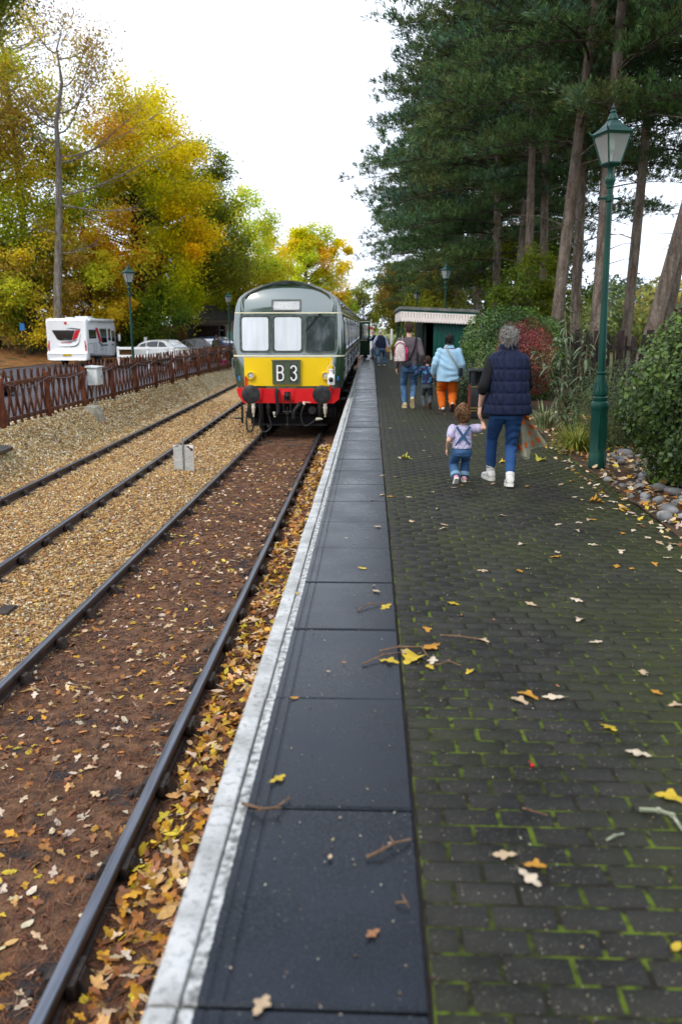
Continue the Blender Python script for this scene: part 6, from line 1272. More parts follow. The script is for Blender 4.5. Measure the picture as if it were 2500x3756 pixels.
def car(label, loc, rz, col, sc=(1, 1, 1), estate=False, name='parked_car'):
    t = thing(name, label, 'car', loc, rz, 'cars in the car park'); t.scale = sc; paint = mk(label[:18].replace(' ', '_'), col, tuple(min(1, c * 1.15) for c in col), scale=2, rough=.22, coat=.8, metal=.25)
    st = [(-2.0, .62, .42, .60, .78, .55), (-1.93, .76, .30, .66, .92, .70), (-1.75, .83, .24, .90, 1.04, .72), (-1.45, .86, .22, .93, 1.32, .60), (-1.05, .87, .22, .93, 1.45, .62), (-.3, .87, .22, .92, 1.50, .63), (.25, .87, .22, .91, 1.47, .62), (.62, .87, .22, .91, 1.30, .62), (1.0, .86, .22, .90, 1.02, .70), (1.45, .85, .22, .82, .92, .74), (1.8, .80, .26, .70, .80, .70), (1.98, .68, .32, .55, .66, .60), (2.05, .5, .38, .5, .56, .46)]
    if estate: st[2] = (-1.80, .83, .24, .90, 1.20, .68); st[3] = (-1.5, .86, .22, .93, 1.42, .62)
    b = MB(); n = 12
    for y, w, zb, zm, zr, wr in st:
        b.v += [(-w * .85, y, zb), (-w * .98, y, zb + .12), (-w, y, (zb + zm) / 2 + .05), (-w * .97, y, zm), (-wr, y, zr - .045), (-wr * .75, y, zr), (wr * .75, y, zr), (wr, y, zr - .045), (w * .97, y, zm), (w, y, (zb + zm) / 2 + .05), (w * .98, y, zb + .12), (w * .85, y, zb)]
    for i in range(len(st) - 1):
        for j in range(n): b.f.append((i * n + j, i * n + (j + 1) % n, (i + 1) * n + (j + 1) % n, (i + 1) * n + j)); b.m.append(0)
    b.f += [tuple(range(n)), tuple(range((len(st) - 1) * n, len(st) * n))]; b.m += [0, 0]; b.build('body', paint, t, 40)
    A = np.array(st)
    def sx(y, z, s):
        w, zm, zr, wr = (np.interp(y, A[:, 0], A[:, k]) for k in (1, 3, 4, 5)); k = np.clip((z - zm) / max(.05, zr - .045 - zm), 0, 1); return s * (w * .97 + (wr - w * .97) * k + .008)
    for s in (-1, 1):
        for poly in ([(-1.5 if not estate else -1.7, 1.0), (-.95, .965), (-.95, 1.32), (-1.3, 1.24)], [(-.88, .96), (-.12, .955), (-.12, 1.40), (-.55, 1.395), (-.88, 1.34)], [(-.05, .955), (.72, .955), (.62, 1.05), (.25, 1.34), (-.05, 1.39)]):
            b = MB(); b.prism(poly, lambda y, z: (sx(y, z, s) - s * .03, y, z), lambda y, z: (sx(y, z, s), y, z)); b.build('side_window', MATS['tint_glass'], t, 0)
        b = MB(); b.box((s * .98, .62, 1.0), (.16, .09, .12), 0, .03); b.build('wing_mirror', paint, t); 
        b = MB(); b.box((s * .62, 1.93, .60), (.26, .12, .12), 0, .03); b.build('headlight', MATS['lens_clear'], t); b = MB(); b.box((s * .68, -1.95, .80), (.16, .08, .2), 0, .02); b.build('tail_light', MATS['tail_red'], t)
        for y in (-1.25, 1.3): wheel(t, s * .80, y, .31, .2)
    b = MB(); b.add([(-.60, .98, 1.04), (.60, .98, 1.04), (.52, .33, 1.445), (-.52, .33, 1.445)], [(0, 1, 2, 3)]); b.v = [(x, y + .012, z + .016) for x, y, z in b.v]; b.build('windscreen', MATS['dark_glass'], t, 0)
    b = MB(); b.add([(-.58, -1.73, 1.06), (.58, -1.73, 1.06), (.50, -1.40, 1.36), (-.50, -1.40, 1.36)], [(0, 1, 2, 3)]); b.v = [(x, y - .02, z + .016) for x, y, z in b.v]; b.build('rear_window', MATS['tint_glass'], t, 0)
    b = MB(); b.box((0, 2.04, .47), (1.0, .05, .16), 0, .02); b.build('grille', MATS['trim_black'], t); return t
car('silver hatchback parked behind the white barrier', (-11.75, 46.6, -.42), math.radians(-112), (.42, .43, .42))
car('dark grey hatchback parked beside the silver car', (-10.75, 52.3, -.42), math.radians(-112), (.07, .065, .07))
car('blue estate car parked behind the dark grey one', (-11.1, 58.5, -.42), math.radians(-112), (.02, .04, .16), (1.05, 1.1, 1.03), True)
car('dark blue car just showing at the left edge behind the fence', (-13.6, 25.6, -.62), math.radians(-100), (.02, .028, .05))
# white rail barrier
br = thing('rail_barrier', 'white two-rail timber barrier between the motorhome and the silver car', 'barrier', (0, 43.2, -.42))
for x in (-13.55, -11.95, -10.55): b = MB(); b.box((x, 0, .58), (.12, .12, 1.18), 0, .01); b.build('post', MATS['white_paint'], br)
for z in (1.08, .66): b = MB(); b.box((-12.05, -.075, z), (3.1, .04, .13), 0, .006); b.build('rail', MATS['white_paint'], br)
# notice posts
for x, y, h, c in ((-21.6, 50, 2.1, 'blue'), (-14.9, 53.5, 1.5, 'white')):
    t = thing('notice_post', 'small ' + c + ' notice on a slim post in front of the trees', 'sign', (x, y, float(verge_z(np.array(x), np.array(y))) - .05)); b = MB(); b.tube([(0, 0, 0), (0, 0, h)], .03, 6); b.build('post', MATS['fence_brown'], t); b = MB(); b.box((0, -.04, h - .15), (.30 if c == 'blue' else .2, .02, .42)); b.build('plate', MATS['train_blue'] if c == 'blue' else MATS['white_paint'], t, 0)
# station building and cart shed
mk('wall_cream', (.55, .44, .31), (.62, .51, .37), scale=3, rough=.7); mk('roof_dark', (.05, .045, .045), (.09, .08, .08), scale=5, rough=.8, bump=.01); mk('shed_timber', (.045, .03, .022), (.08, .055, .04), scale=6, rough=.8); mk('postbox_red', (.55, .012, .012), rough=.3); mk('cart_red', (.62, .06, .02), rough=.4)
t = thing('station_building', 'cream and green wooden station building behind the parked cars', 'building', (-11.0, 70.0, -.42))
b = MB(); b.box((-.2, 2, 1.98), (7.0, 4, 1.6)); b.build('wall', MATS['wall_cream'], t, 0); b = MB(); b.box((-.2, 2, .6), (7.06, 4.06, 1.2)); b.build('dado', MATS['shelter_green'], t, 0); b = MB(); b.add([(-4.0, -.4, 2.75), (3.6, -.4, 2.75), (3.6, 4.4, 2.75), (-4.0, 4.4, 2.75), (-4.0, 2, 4.1), (3.6, 2, 4.1)], [(0, 1, 5, 4), (2, 3, 4, 5), (0, 4, 3), (1, 2, 5), (3, 2, 1, 0)]); b.build('roof', MATS['roof_dark'], t, 0)
for x in (-2.0, .6):
    b = MB(); b.box((x, -.04, 1.95), (.85, .06, 1.15)); w = b.build('window', MATS['wall_cream'], t, 0); b = MB(); b.box((x, -.06, 1.95), (.7, .06, 1.0)); b.build('pane', MATS['tint_glass'], w, 0); b = MB(); b.box((x, -.095, 1.95), (.05, .02, 1.0)); b.box((x, -.097, 1.95), (.7, .02, .05)); b.build('glazing_bar', MATS['white_paint'], w, 0)
for x in (-3.0, -1.1, 1.6): b = MB(); b.box((x, -.03, 1.98), (.08, .05, 1.6)); b.build('timber_stud', MATS['shed_timber'], t, 0)
t = thing('cart_shed', 'open-fronted dark timber shed beside the station building', 'shed', (-13.5, 66.0, -.42))
for x in (-1.15, 1.15):
    for y in (0, 2.6): b = MB(); b.box((x, y, 1.15), (.14, .14, 2.3)); b.build('post', MATS['shed_timber'], t, 0)
b = MB(); b.add([(-1.5, -.5, 2.28), (1.5, -.5, 2.28), (1.5, 3, 2.5), (-1.5, 3, 2.5), (-1.5, -.5, 2.40), (1.5, -.5, 2.40), (1.5, 3, 2.62), (-1.5, 3, 2.62)], [(3, 2, 1, 0), (4, 5, 6, 7), (0, 1, 5, 4), (1, 2, 6, 5), (2, 3, 7, 6), (3, 0, 4, 7)]); b.build('roof', MATS['shed_timber'], t, 0); b = MB(); b.box((-.3, 2.75, 1.2), (1.8, .06, 2.4)); b.build('back_wall', MATS['shed_timber'], t, 0)
for s in (-1, 1): b = MB(); b.tube([(s * 1.15, 0, 1.8), (s * .7, 0, 2.3)], .05, 6); b.build('brace', MATS['shed_timber'], t)
ct_ = thing('luggage_cart', 'orange-red luggage cart standing under the timber shed', 'cart', (-13.6, 66.7, -.42)); b = MB(); b.box((0, 0, 1.28), (1.6, .8, .14), 0, .02); b.build('deck', MATS['cart_red'], ct_)
for s in (-1, 1): b = MB(); b.box((s * .8, 0, .75), (.08, .6, 1.0)); b.build('leg', MATS['shed_timber'], ct_, 0)
t = thing('post_box', 'red pillar post box beside the person in the olive coat', 'post box', (-11.1, 61.0, -.42)); b = MB(); b.lathe([(.25, 0), (.25, .1), (.2, .12), (.2, 1.25), (.25, 1.28), (.25, 1.36), (.15, 1.46), (.02, 1.5)], 18); b.build('body', MATS['postbox_red'], t); b = MB(); b.box((0, -.2, 1.05), (.14, .02, .2)); b.build('notice', MATS['white_paint'], t, 0); b = MB(); b.box((0, -.2, 1.2), (.16, .03, .03)); b.build('slot', MATS['trim_black'], t, 0)
t = thing('info_sign', 'pale green info panel on a dark stand beside the post box', 'sign', (-10.62, 61.2, -.42)); b = MB(); b.box((0, 0, .6), (.08, .08, 1.2)); b.build('stand', MATS['trim_black'], t, 0); b = MB(); b.box((0, -.05, 1.5), (.45, .03, .7)); b.build('panel', mk('info_panel', (.16, .30, .26), (.25, .38, .33), scale=8, rough=.5), t, 0)
# ================================================================ TREES AND PLANTS
mk('leaf', (.85, .85, .85), (1.08, 1.08, 1.08), scale=1.3, rough=.6, attr=True, trans=.48, spec=.2)
mk('leaf_gloss', (.8, .8, .8), (1.1, 1.1, 1.1), scale=4, rough=.42, attr=True, trans=.18, spec=.4)
mk('pine_needle', (.75, .75, .75), (1.15, 1.15, 1.15), scale=.7, rough=.6, attr=True, trans=.25, spec=.25)
def bark_mat(name, c1, c2, c3):
    m = mk(name, c1, c2, scale=3.5, rough=.9, stretch=(2.2, 2.2, .5), bump=.0, detail=9, c3=c3, s3=2.0, t3=(.52, .72)); N, L = m.node_tree.nodes, m.node_tree.links
    g = N.new('ShaderNodeNewGeometry'); mp = N.new('ShaderNodeMapping'); mp.inputs['Scale'].default_value = (17, 17, 3.6); L.new(g.outputs['Position'], mp.inputs[0]); v = N.new('ShaderNodeTexVoronoi'); v.feature = 'DISTANCE_TO_EDGE'; v.inputs['Scale'].default_value = 1.3; L.new(mp.outputs[0], v.inputs['Vector'])
    nz = N.new('ShaderNodeTexNoise'); nz.inputs['Scale'].default_value = 3; nz.inputs['Detail'].default_value = 8; L.new(mp.outputs[0], nz.inputs['Vector']); ad = N.new('ShaderNodeMath'); ad.operation = 'MULTIPLY_ADD'; ad.inputs[1].default_value = .5; L.new(nz.outputs[0], ad.inputs[0]); L.new(v.outputs['Distance'], ad.inputs[2])
    bp = N.new('ShaderNodeBump'); bp.inputs['Distance'].default_value = .05; L.new(ad.outputs[0], bp.inputs['Height']); L.new(bp.outputs[0], N['Principled BSDF'].inputs['Normal'])
    src = N['Principled BSDF'].inputs['Base Color'].links[0].from_socket; mr = N.new('ShaderNodeMapRange'); mr.inputs[1].default_value = .0; mr.inputs[2].default_value = .20; mr.inputs[3].default_value = .42; L.new(v.outputs['Distance'], mr.inputs[0]); mx = N.new('ShaderNodeMix'); mx.data_type = 'RGBA'; mx.blend_type = 'MULTIPLY'; mx.inputs[0].default_value = .7; L.new(src, mx.inputs[6]); L.new(mr.outputs[0], mx.inputs[7]); L.new(mx.outputs[2], N['Principled BSDF'].inputs['Base Color']); return m
bark_mat('pine_bark', (.12, .093, .073), (.27, .215, .175), (.15, .095, .066)); bark_mat('grey_bark', (.22, .18, .15), (.40, .36, .31), (.15, .13, .09)); bark_mat('brown_bark', (.045, .034, .027), (.10, .078, .06), (.06, .07, .03))
QUAD = [(0, 1, 2, 3)]
def leaves_np(P, N, size, asp, cols, r, tilt=.6):
    """one bent leaf (a quad) at each point, facing roughly along N"""
    n = len(P); N = N + r.normal(0, tilt, (n, 3)); N /= np.linalg.norm(N, axis=1, keepdims=True) + 1e-9
    t = r.normal(0, 1, (n, 3)); t -= N * (t * N).sum(1, keepdims=True); t /= np.linalg.norm(t, axis=1, keepdims=True) + 1e-9; b = np.cross(N, t); s = (size * r.uniform(.65, 1.3, n))[:, None]
    V = np.stack([P - t * s * .5, P + b * s * asp * .5 + N * s * .10, P + t * s * .5 - N * s * .05, P - b * s * asp * .5 + N * s * .10], 1).reshape(-1, 3)
    return V, np.arange(4 * n).reshape(n, 4), np.repeat(cols, 4, 0)
def jitter(c, r, v=.22, h=.06): return np.clip(c * (1 + r.normal(0, v, (len(c), 1))) * (1 + r.normal(0, h, (len(c), 3))), .003, .95)
def unit(r, n): v = r.normal(0, 1, (n, 3)); return v / np.linalg.norm(v, axis=1, keepdims=True)
def dtree(name, label, base, H, tr, cr, cz, nb, nl, ls, palette, seed, blob=.22, lean=(0, 0), bark='brown_bark', flat=.75, shell=.35, group='autumn trees beyond the car park', clip=None, lumpy=1.0, asp=.62, cat='tree', branch_k=1.0):
    """broadleaf tree: trunk, limbs that reach each leaf clump, thousands of leaves. palette(points 0..1, r) -> colours"""
    nb = int(nb * 2.3); blob *= .72; r = np.random.default_rng(seed); t = thing(name, label, cat, base, 0, group); b = MB(); c = np.array([lean[0], lean[1], cz]); R = np.array(cr)
    tp = [Vector((lean[0] * k * k + .25 * math.sin(k * 5 + seed) * tr * 2, lean[1] * k * k + .2 * math.cos(k * 4 + seed) * tr * 2, H * .86 * k)) for k in np.linspace(0, 1, 9)]
    b.tube(tp, [tr * (1.35 if k == 0 else 1 - .85 * k) for k in np.linspace(0, 1, 9)], 12)
    u = unit(r, nb); rad = (shell + (1 - shell) * r.random(nb) ** .5); rad *= 1 + .10 * lumpy * np.sin(3 * u[:, 0] + seed) * np.cos(4 * u[:, 2] + 2 * seed); C = c + u * R * rad[:, None]
    if clip is not None: C = C[clip(C)]
    for q in C:
        k = max(.18, min(.95, (q[2] - .25 * np.linalg.norm(q[:2] - c[:2]) - .6) / (H * .86))); i = k * 8; p0 = tp[int(i)].lerp(tp[min(8, int(i) + 1)], i - int(i)); q_ = Vector(q)
        m_ = p0.lerp(q_, .55) + Vector((r.normal(0, .3), r.normal(0, .3), .5 - .12 * (q_ - p0).length)); rr = tr * (.10 + .12 * (1 - k)) * branch_k
        b.tube(bez(p0, p0.lerp(m_, .6), m_, q_, 5), [rr, rr * .8, rr * .6, rr * .45, rr * .28, rr * .12], 5)
    b.build('trunk', MATS[bark], t)
    w = r.random(len(C)) + .5; idx = r.choice(len(C), nl, p=w / w.sum()); br = blob * float(R.mean()) * r.uniform(.7, 1.3, len(C)); d = unit(r, nl); rr = r.random(nl) ** .45
    off = r.normal(0, .62, (nl, 3)) * br[idx][:, None]; off[:, 2] *= flat; P = C[idx] + off; nrm = d * .5 + (P - c) / R * .4 + np.array([0, 0, .55])
    rel = (P - c) / R; col = palette(C[idx], rel, r); V, F, K = leaves_np(P, nrm, ls, asp, jitter(col, r, .13, .05), r, .45)
    link(bpy.data.objects.new('crown', np_mesh('crown', V, F, MATS['leaf'], False, cols=K)), t); return t
Y_, O_, G_, B_, D_ = np.array([.80, .62, .03]), np.array([.84, .38, .02]), np.array([.22, .36, .024]), np.array([.46, .29, .055]), np.array([.09, .13, .022])
YG = np.array([.56, .62, .03])
def pick(cols, w, P, r, freq=.35, seed=0, sharp=2.2):
    """clumps of one colour: smooth noise fields pick among the palette"""
    s = np.stack([np.sin(P[:, 0] * freq * (1 + .3 * k) + 1.7 * k + seed) + np.sin(P[:, 1] * freq * 1.3 + 2.1 * k) + np.sin(P[:, 2] * freq * 1.5 - k * 1.3 + seed) + r.normal(0, .8, len(P)) for k in range(len(cols))], 1) + np.log(np.array(w))[None] * 1.2
    e = np.exp(sharp * (s - s.max(1, keepdims=True))); e /= e.sum(1, keepdims=True); return e @ np.array(cols)
dtree('beech_tree', 'tall yellow-green beech at the left edge behind the motorhome', (-24.8, 53, .2), 21, .5, (6.4, 6.0, 8.6), 10.2, 62, 52000, .21, lambda P, e, r: pick([YG, Y_, B_, G_], [3, 2.4, 1.1, 2.2], P, r, .5, 1), 11, .24)
dtree('ash_tree', 'bare-topped grey ash with sparse rusty leaves above the beech', (-23.3, 55, .2), 25.5, .34, (5.2, 4.8, 6.6), 18.6, 64, 8500, .17, lambda P, e, r: pick([B_, Y_, np.array([.28, .16, .07])], [3, 1, 2], P, r, .5, 2), 12, .17, bark='grey_bark', branch_k=1.1)
dtree('oak_tree', 'dark green oak overhanging the top left corner', (-21.3, 42, -.3), 26, .4, (4.8, 4.0, 5.0), 19.4, 36, 34000, .19, lambda P, e, r: pick([np.array([.13, .19, .02]), np.array([.24, .26, .025])], [2, 1.4], P, r, .8, 4), 13, .30)
dtree('maple_tree', 'orange and green maple rising behind the motorhome', (-16.6, 59, -.1), 17.6, .42, (5.6, 5.2, 8.7), 8.9, 78, 80000, .20, lambda P, e, r: pick([G_ * 1.05, YG * 1.1, O_, Y_], [2.6, 2.4, .9, 2.0], P, r, .55, 5) * 1.0 + (np.clip(e[:, :1] * .75 + e[:, 2:] * .35 - .2, 0, .5)) * (O_ - .22), 14, .20, clip=lambda C: C[:, 2] > 2.2)
dtree('holm_tree', 'dark olive tree standing behind the silver car', (-14.6, 66, -.3), 16.4, .4, (4.9, 4.6, 7.9), 8.6, 60, 48000, .20, lambda P, e, r: pick([np.array([.17, .21, .022]), YG * .85, np.array([.28, .28, .025])], [1.8, 1.6, 2], P, r, .55, 6), 15, .21, clip=lambda C: C[:, 2] > 4.8)
dtree('lime_tree', 'yellow-green lime tree left of the railcar roof', (-13.4, 80, -.2), 15.2, .36, (5.2, 5, 7.2), 8.0, 54, 34000, .24, lambda P, e, r: pick([YG * 1.25, Y_ * 1.1, G_], [3, 2.2, 1], P, r, .55, 7), 16, .22)
dtree('sycamore_tree', 'round yellow and rust sycamore beyond the railcar roof', (-8.6, 106, -.4), 16.4, .45, (6.6, 6.4, 8.0), 7.6, 84, 64000, .28, lambda P, e, r: pick([YG * 1.2, Y_ * 1.15, O_ * .9, G_ * 1.3], [2.8, 2.2, .7, 1.7], P, r, .5, 8) * 1.0 + np.clip(e[:, 2:] - .35, 0, 1) * (B_ * 1.1 - .2), 17, .16)
dtree('hazel_tree', 'low orange-brown hazel under the beech', (-21.8, 51.5, .1), 8.2, .16, (4.0, 3.2, 4.2), 4.3, 40, 26000, .17, lambda P, e, r: pick([YG * .9, B_ * 1.1, Y_, G_], [2, 1.6, 1.4, 1.6], P, r, .8, 9), 18, .24)
dtree('field_maple', 'golden orange young maple just behind the motorhome roof', (-18.4, 53.5, .0), 7.6, .14, (2.9, 2.6, 3.6), 4.4, 30, 17000, .17, lambda P, e, r: pick([O_ * 1.1, Y_, YG], [2.2, 2, 1.2], P, r, .9, 10), 19, .26)
dtree('holly_bush', 'dark green holly thicket between the motorhome and the silver car', (-15.8, 56.5, -.3), 5.0, .12, (3.0, 2.0, 2.7), 2.3, 36, 15000, .16, lambda P, e, r: pick([D_ * 1.1, G_ * .7, YG * .5], [2, 1.5, .6], P, r, 1.0, 11), 20, .27)
dtree('holly_bush', 'dark holly thicket filling the gap under the beech', (-22.5, 57, .4), 6, .14, (5.5, 2.5, 3.4), 2.8, 40, 15000, .19, lambda P, e, r: pick([D_, G_ * .6, B_ * .5], [2, 1.5, .8], P, r, 1.0, 12), 21, .25)
dtree('holly_bush', 'dark low thicket far behind the parked cars', (-18.0, 76, .0), 6, .14, (6.5, 2.5, 3.6), 3.0, 40, 16000, .22, lambda P, e, r: pick([D_ * .9, G_ * .5, B_ * .4], [2, 1.3, .6], P, r, .8, 27), 24, .25)
dtree('elm_tree', 'yellowing elm filling the skyline behind the maple', (-20.5, 74, .2), 18.5, .4, (6.5, 5.5, 8.5), 9.6, 54, 22000, .26, lambda P, e, r: pick([YG, Y_, G_], [2.4, 1.6, 1.6], P, r, .5, 13), 22, .23)
dtree('birch_tree', 'small yellow birch over the cart shed roof', (-11.9, 73.5, -.4), 9.6, .2, (4.2, 3.0, 4.2), 5.6, 34, 20000, .20, lambda P, e, r: pick([Y_, YG, G_], [2, 2, 1.2], P, r, .7, 14), 23, .25)

# the slim grey tree whose trunk shows in front of the maple
r = np.random.default_rng(31); t = thing('birch_tree', 'slim pale grey trunk with long bare limbs in front of the orange maple', 'tree', (-19.55, 50.0, .0), 0, 'autumn trees beyond the car park'); b = MB()
tk = [Vector(p) for p in ((0, 0, -.3), (.25, 0, 3), (.55, 0, 6), (.80, 0, 8.6), (.95, .1, 11), (1.0, .1, 13.5), (1.5, .1, 15.6), (1.35, .1, 17.4), (1.9, .1, 18.9))]
b.tube(tk, [.33, .26, .23, .20, .17, .13, .09, .05, .015], 12); ends = []
for z, dx, dz, L_ in ((6.2, 1, .25, 3.0), (8.9, 1, -.1, 6.2), (9.5, 1, .5, 8.6), (11.3, 1, .75, 6.4), (11.6, 1, .7, 7.5), (13.6, -1, .8, 4.5), (14.0, 1, .35, 5), (13.2, -1, 1.6, 6.5), (15.4, 1, 1.0, 3.6), (12.4, -1, .5, 4), (16.9, 1, .3, 2.8), (17.2, -1, 1.4, 3.0), (7.4, -1, .5, 2.6), (12.9, 1, 1.3, 6.0)):
    i = next(k for k in range(8) if tk[k + 1].z >= z); p0 = tk[i].lerp(tk[i + 1], (z - tk[i].z) / (tk[i + 1].z - tk[i].z)); d = Vector((dx, r.normal(0, .6), dz)).normalized(); p3 = p0 + d * L_; pts = bez(p0, p0 + Vector((dx * L_ * .2, 0, -.1)), p0 + d * L_ * .55 + Vector((0, r.normal(0, .3), -.5)), p3, 8)
    b.tube(pts, [.055 * (1 - .11 * k) * (L_ / 6) ** .4 + .008 for k in range(9)], 6); ends += [(pts[k], L_) for k in (4, 5, 6, 7, 8)]
    for k in (3, 4, 5, 6, 7):
        for s in range(2):
            q = pts[k]; e = q + Vector((dx * r.uniform(.2, 1.2), r.normal(0, .5), r.normal(.3, .6))) * L_ * .22; b.tube([q, q.lerp(e, .5) + Vector((0, 0, -.08)), e], [.022, .014, .004], 4); ends.append((e, L_))
b.build('trunk', MATS['grey_bark'], t); C = np.array([e[0][:] for e in ends]); C = C[C[:, 2] > 10.5]; idx = r.choice(len(C), 6500); P = C[idx] + r.normal(0, .42, (6500, 3)); V, F, K = leaves_np(P, unit(r, 6500) + np.array([0, 0, .5]), .16, .6, jitter(pick([Y_, B_, YG], [2, 2, 1], P, r, .6, 3), r), r); link(bpy.data.objects.new('crown', np_mesh('crown', V, F, MATS['leaf'], False, cols=K)), t)

# ---------------------------------------------------------------- pines on the right
def tuft_shape(r, n=7, L=.155, W=.025):
    V, F = [], []
    for i in range(n):
        a = 2 * PI * i / n + r.uniform(-.3, .3); s0 = r.uniform(0, .6) * L; tilt = r.uniform(.35, .95); d = Vector((math.cos(a) * math.sin(tilt), math.sin(a) * math.sin(tilt), math.cos(tilt))); sd = d.cross(Vector((0, 0, 1))).normalized() * W / 2; p = Vector((0, 0, s0)); l = L * r.uniform(.7, 1.1); k = len(V)
        V += [p - sd * .4, p + d * l * .55 - sd, p + d * l, p + d * l * .55 + sd]; F.append((k, k + 1, k + 2, k + 3))
    return np.array([v[:] for v in V]), F
def basis_from(D, r):
    """(n,3,3) frames whose z axis follows D"""
    z = D / (np.linalg.norm(D, axis=1, keepdims=True) + 1e-9); t = r.normal(0, 1, z.shape); x = t - z * (t * z).sum(1, keepdims=True); x /= np.linalg.norm(x, axis=1, keepdims=True) + 1e-9; return np.stack([x, np.cross(z, x), z], -1)
def make_pine(seed, H, R, base, nl, sub, per, tuft=1.0, dead=6, dr=.14):
    """returns the trunk mesh (with limbs) and the needle mesh, trunk straight up from the origin"""
    r = np.random.default_rng(seed); rr = random.Random(seed); b = MB(); tr = .195
    tp = [Vector((.10 * math.sin(k * 4 + seed), .10 * math.cos(k * 3.3 + seed), (H - .5) * k - .3)) for k in np.linspace(0, 1, 14)]; b.tube(tp, [tr * (1.25, 1.05, 1.0)[i] if i < 3 else tr * (1 - .075 * (i - 2)) + .01 for i in range(14)], 16)
    def on_trunk(z): i = np.clip((z + .3) / (H - .5) * 13, 0, 12.99); return tp[int(i)].lerp(tp[int(i) + 1], i - int(i))
    TP, TD = [], []
    for k in range(nl):
        f = k / (nl - 1); z = base + (H - base - .4) * f ** .9; L_ = R * (1 - f ** 2.2) * rr.uniform(.72, 1.1) * (.75 + .5 * min(1, f * 4)) + .7; a = k * 2.4 + rr.uniform(-.5, .5); dx = Vector((math.cos(a), math.sin(a), 0)); sd = Vector((-dx.y, dx.x, 0))
        p0 = on_trunk(z); up = .25 + .45 * f; droop = (dr - .6 * dr * f) * L_
        pts = bez(p0, p0 + dx * L_ * .3 + Vector((0, 0, up * L_ * .25)) + sd * rr.uniform(-.4, .4), p0 + dx * L_ * .7 + Vector((0, 0, up * L_ * .30 - droop * .5)) + sd * rr.uniform(-.8, .8), p0 + dx * L_ + Vector((0, 0, up * L_ * .3 - droop)), 10)
        r0 = .020 + .0062 * L_; b.tube(pts, [r0 * (1 - .088 * i) for i in range(11)], 6, 1)
        for j in range(sub):
            t_ = .16 + .84 * (j + rr.random()) / sub; i = min(9.99, t_ * 10); q = pts[int(i)].lerp(pts[int(i) + 1], i - int(i)); s = 1 if j % 2 else -1; l2 = L_ * rr.uniform(.12, .28) * (1.2 - .5 * t_) + .30
            d2 = (dx * rr.uniform(.5, 1.1) + sd * s * rr.uniform(.4, 1.1) + Vector((0, 0, rr.uniform(-.15, .45)))).normalized(); e = q + d2 * l2 + Vector((0, 0, -.06 * l2)); md = q.lerp(e, .5) + Vector((0, 0, .04)); b.tube([q, md, e], [.014, .009, .004], 4, 1, cap=False)
            for m_ in range(per):
                u = rr.uniform(.25, 1.0); c = (q.lerp(md, u * 2) if u < .5 else md.lerp(e, u * 2 - 1)); o = Vector((rr.gauss(0, .13), rr.gauss(0, .13), rr.gauss(.05, .09))) * (.6 + l2 * .5)
                TP.append((c + o)[:]); TD.append((d2 * .7 + Vector((rr.gauss(0, .45), rr.gauss(0, .45), rr.uniform(.35, 1.1))))[:])
    for k in range(dead):
        z = rr.uniform(base * .55, base + 1.5); a = rr.uniform(0, 6.3); p = on_trunk(z); L_ = rr.uniform(.5, 2.2); d = Vector((math.cos(a), math.sin(a), rr.uniform(-.2, .3))); b.tube([p, p + d * L_ * .5 + Vector((0, 0, .1)), p + d * L_ + Vector((0, 0, -.1))], [.03, .018, .006], 5)
    TP, TD = np.array(TP), np.array(TD); n = len(TP); parts = []; sh = [tuft_shape(random.Random(seed * 10 + q)) for q in range(3)]; idx = r.integers(0, 3, n)
    base_c = np.array([.075, .145, .042]); blue = np.array([.065, .13, .080]); oldc = np.array([.10, .13, .034])
    for q in range(3):
        m_ = idx == q; c = pick([base_c, blue, oldc, np.array([.13, .065, .022])], [3, 1.6, 2, .12], TP[m_], r, .9, seed); s = r.uniform(.8, 1.35, m_.sum()) * tuft
        parts.append(scatter(sh[q][0], sh[q][1], TP[m_], basis_from(TD[m_], r), np.stack([s] * 3, -1), jitter(c, r, .25)))
    V, F, K = merge(parts); return b.mesh('trunk', [MATS['pine_bark'], MATS['brown_bark']]), np_mesh('crown', V, F, MATS['pine_needle'], False, cols=K)
PV = [make_pine(1, 23, 4.2, 7.6, 46, 16, 11, 1.35, 12), make_pine(2, 22, 5.0, 6.4, 52, 17, 12, 1.45, 10), make_pine(3, 24, 4.0, 8.6, 42, 15, 11, 1.35, 14), make_pine(5, 24, 5.5, 4.4, 70, 17, 12, 1.75, 5, .2)]
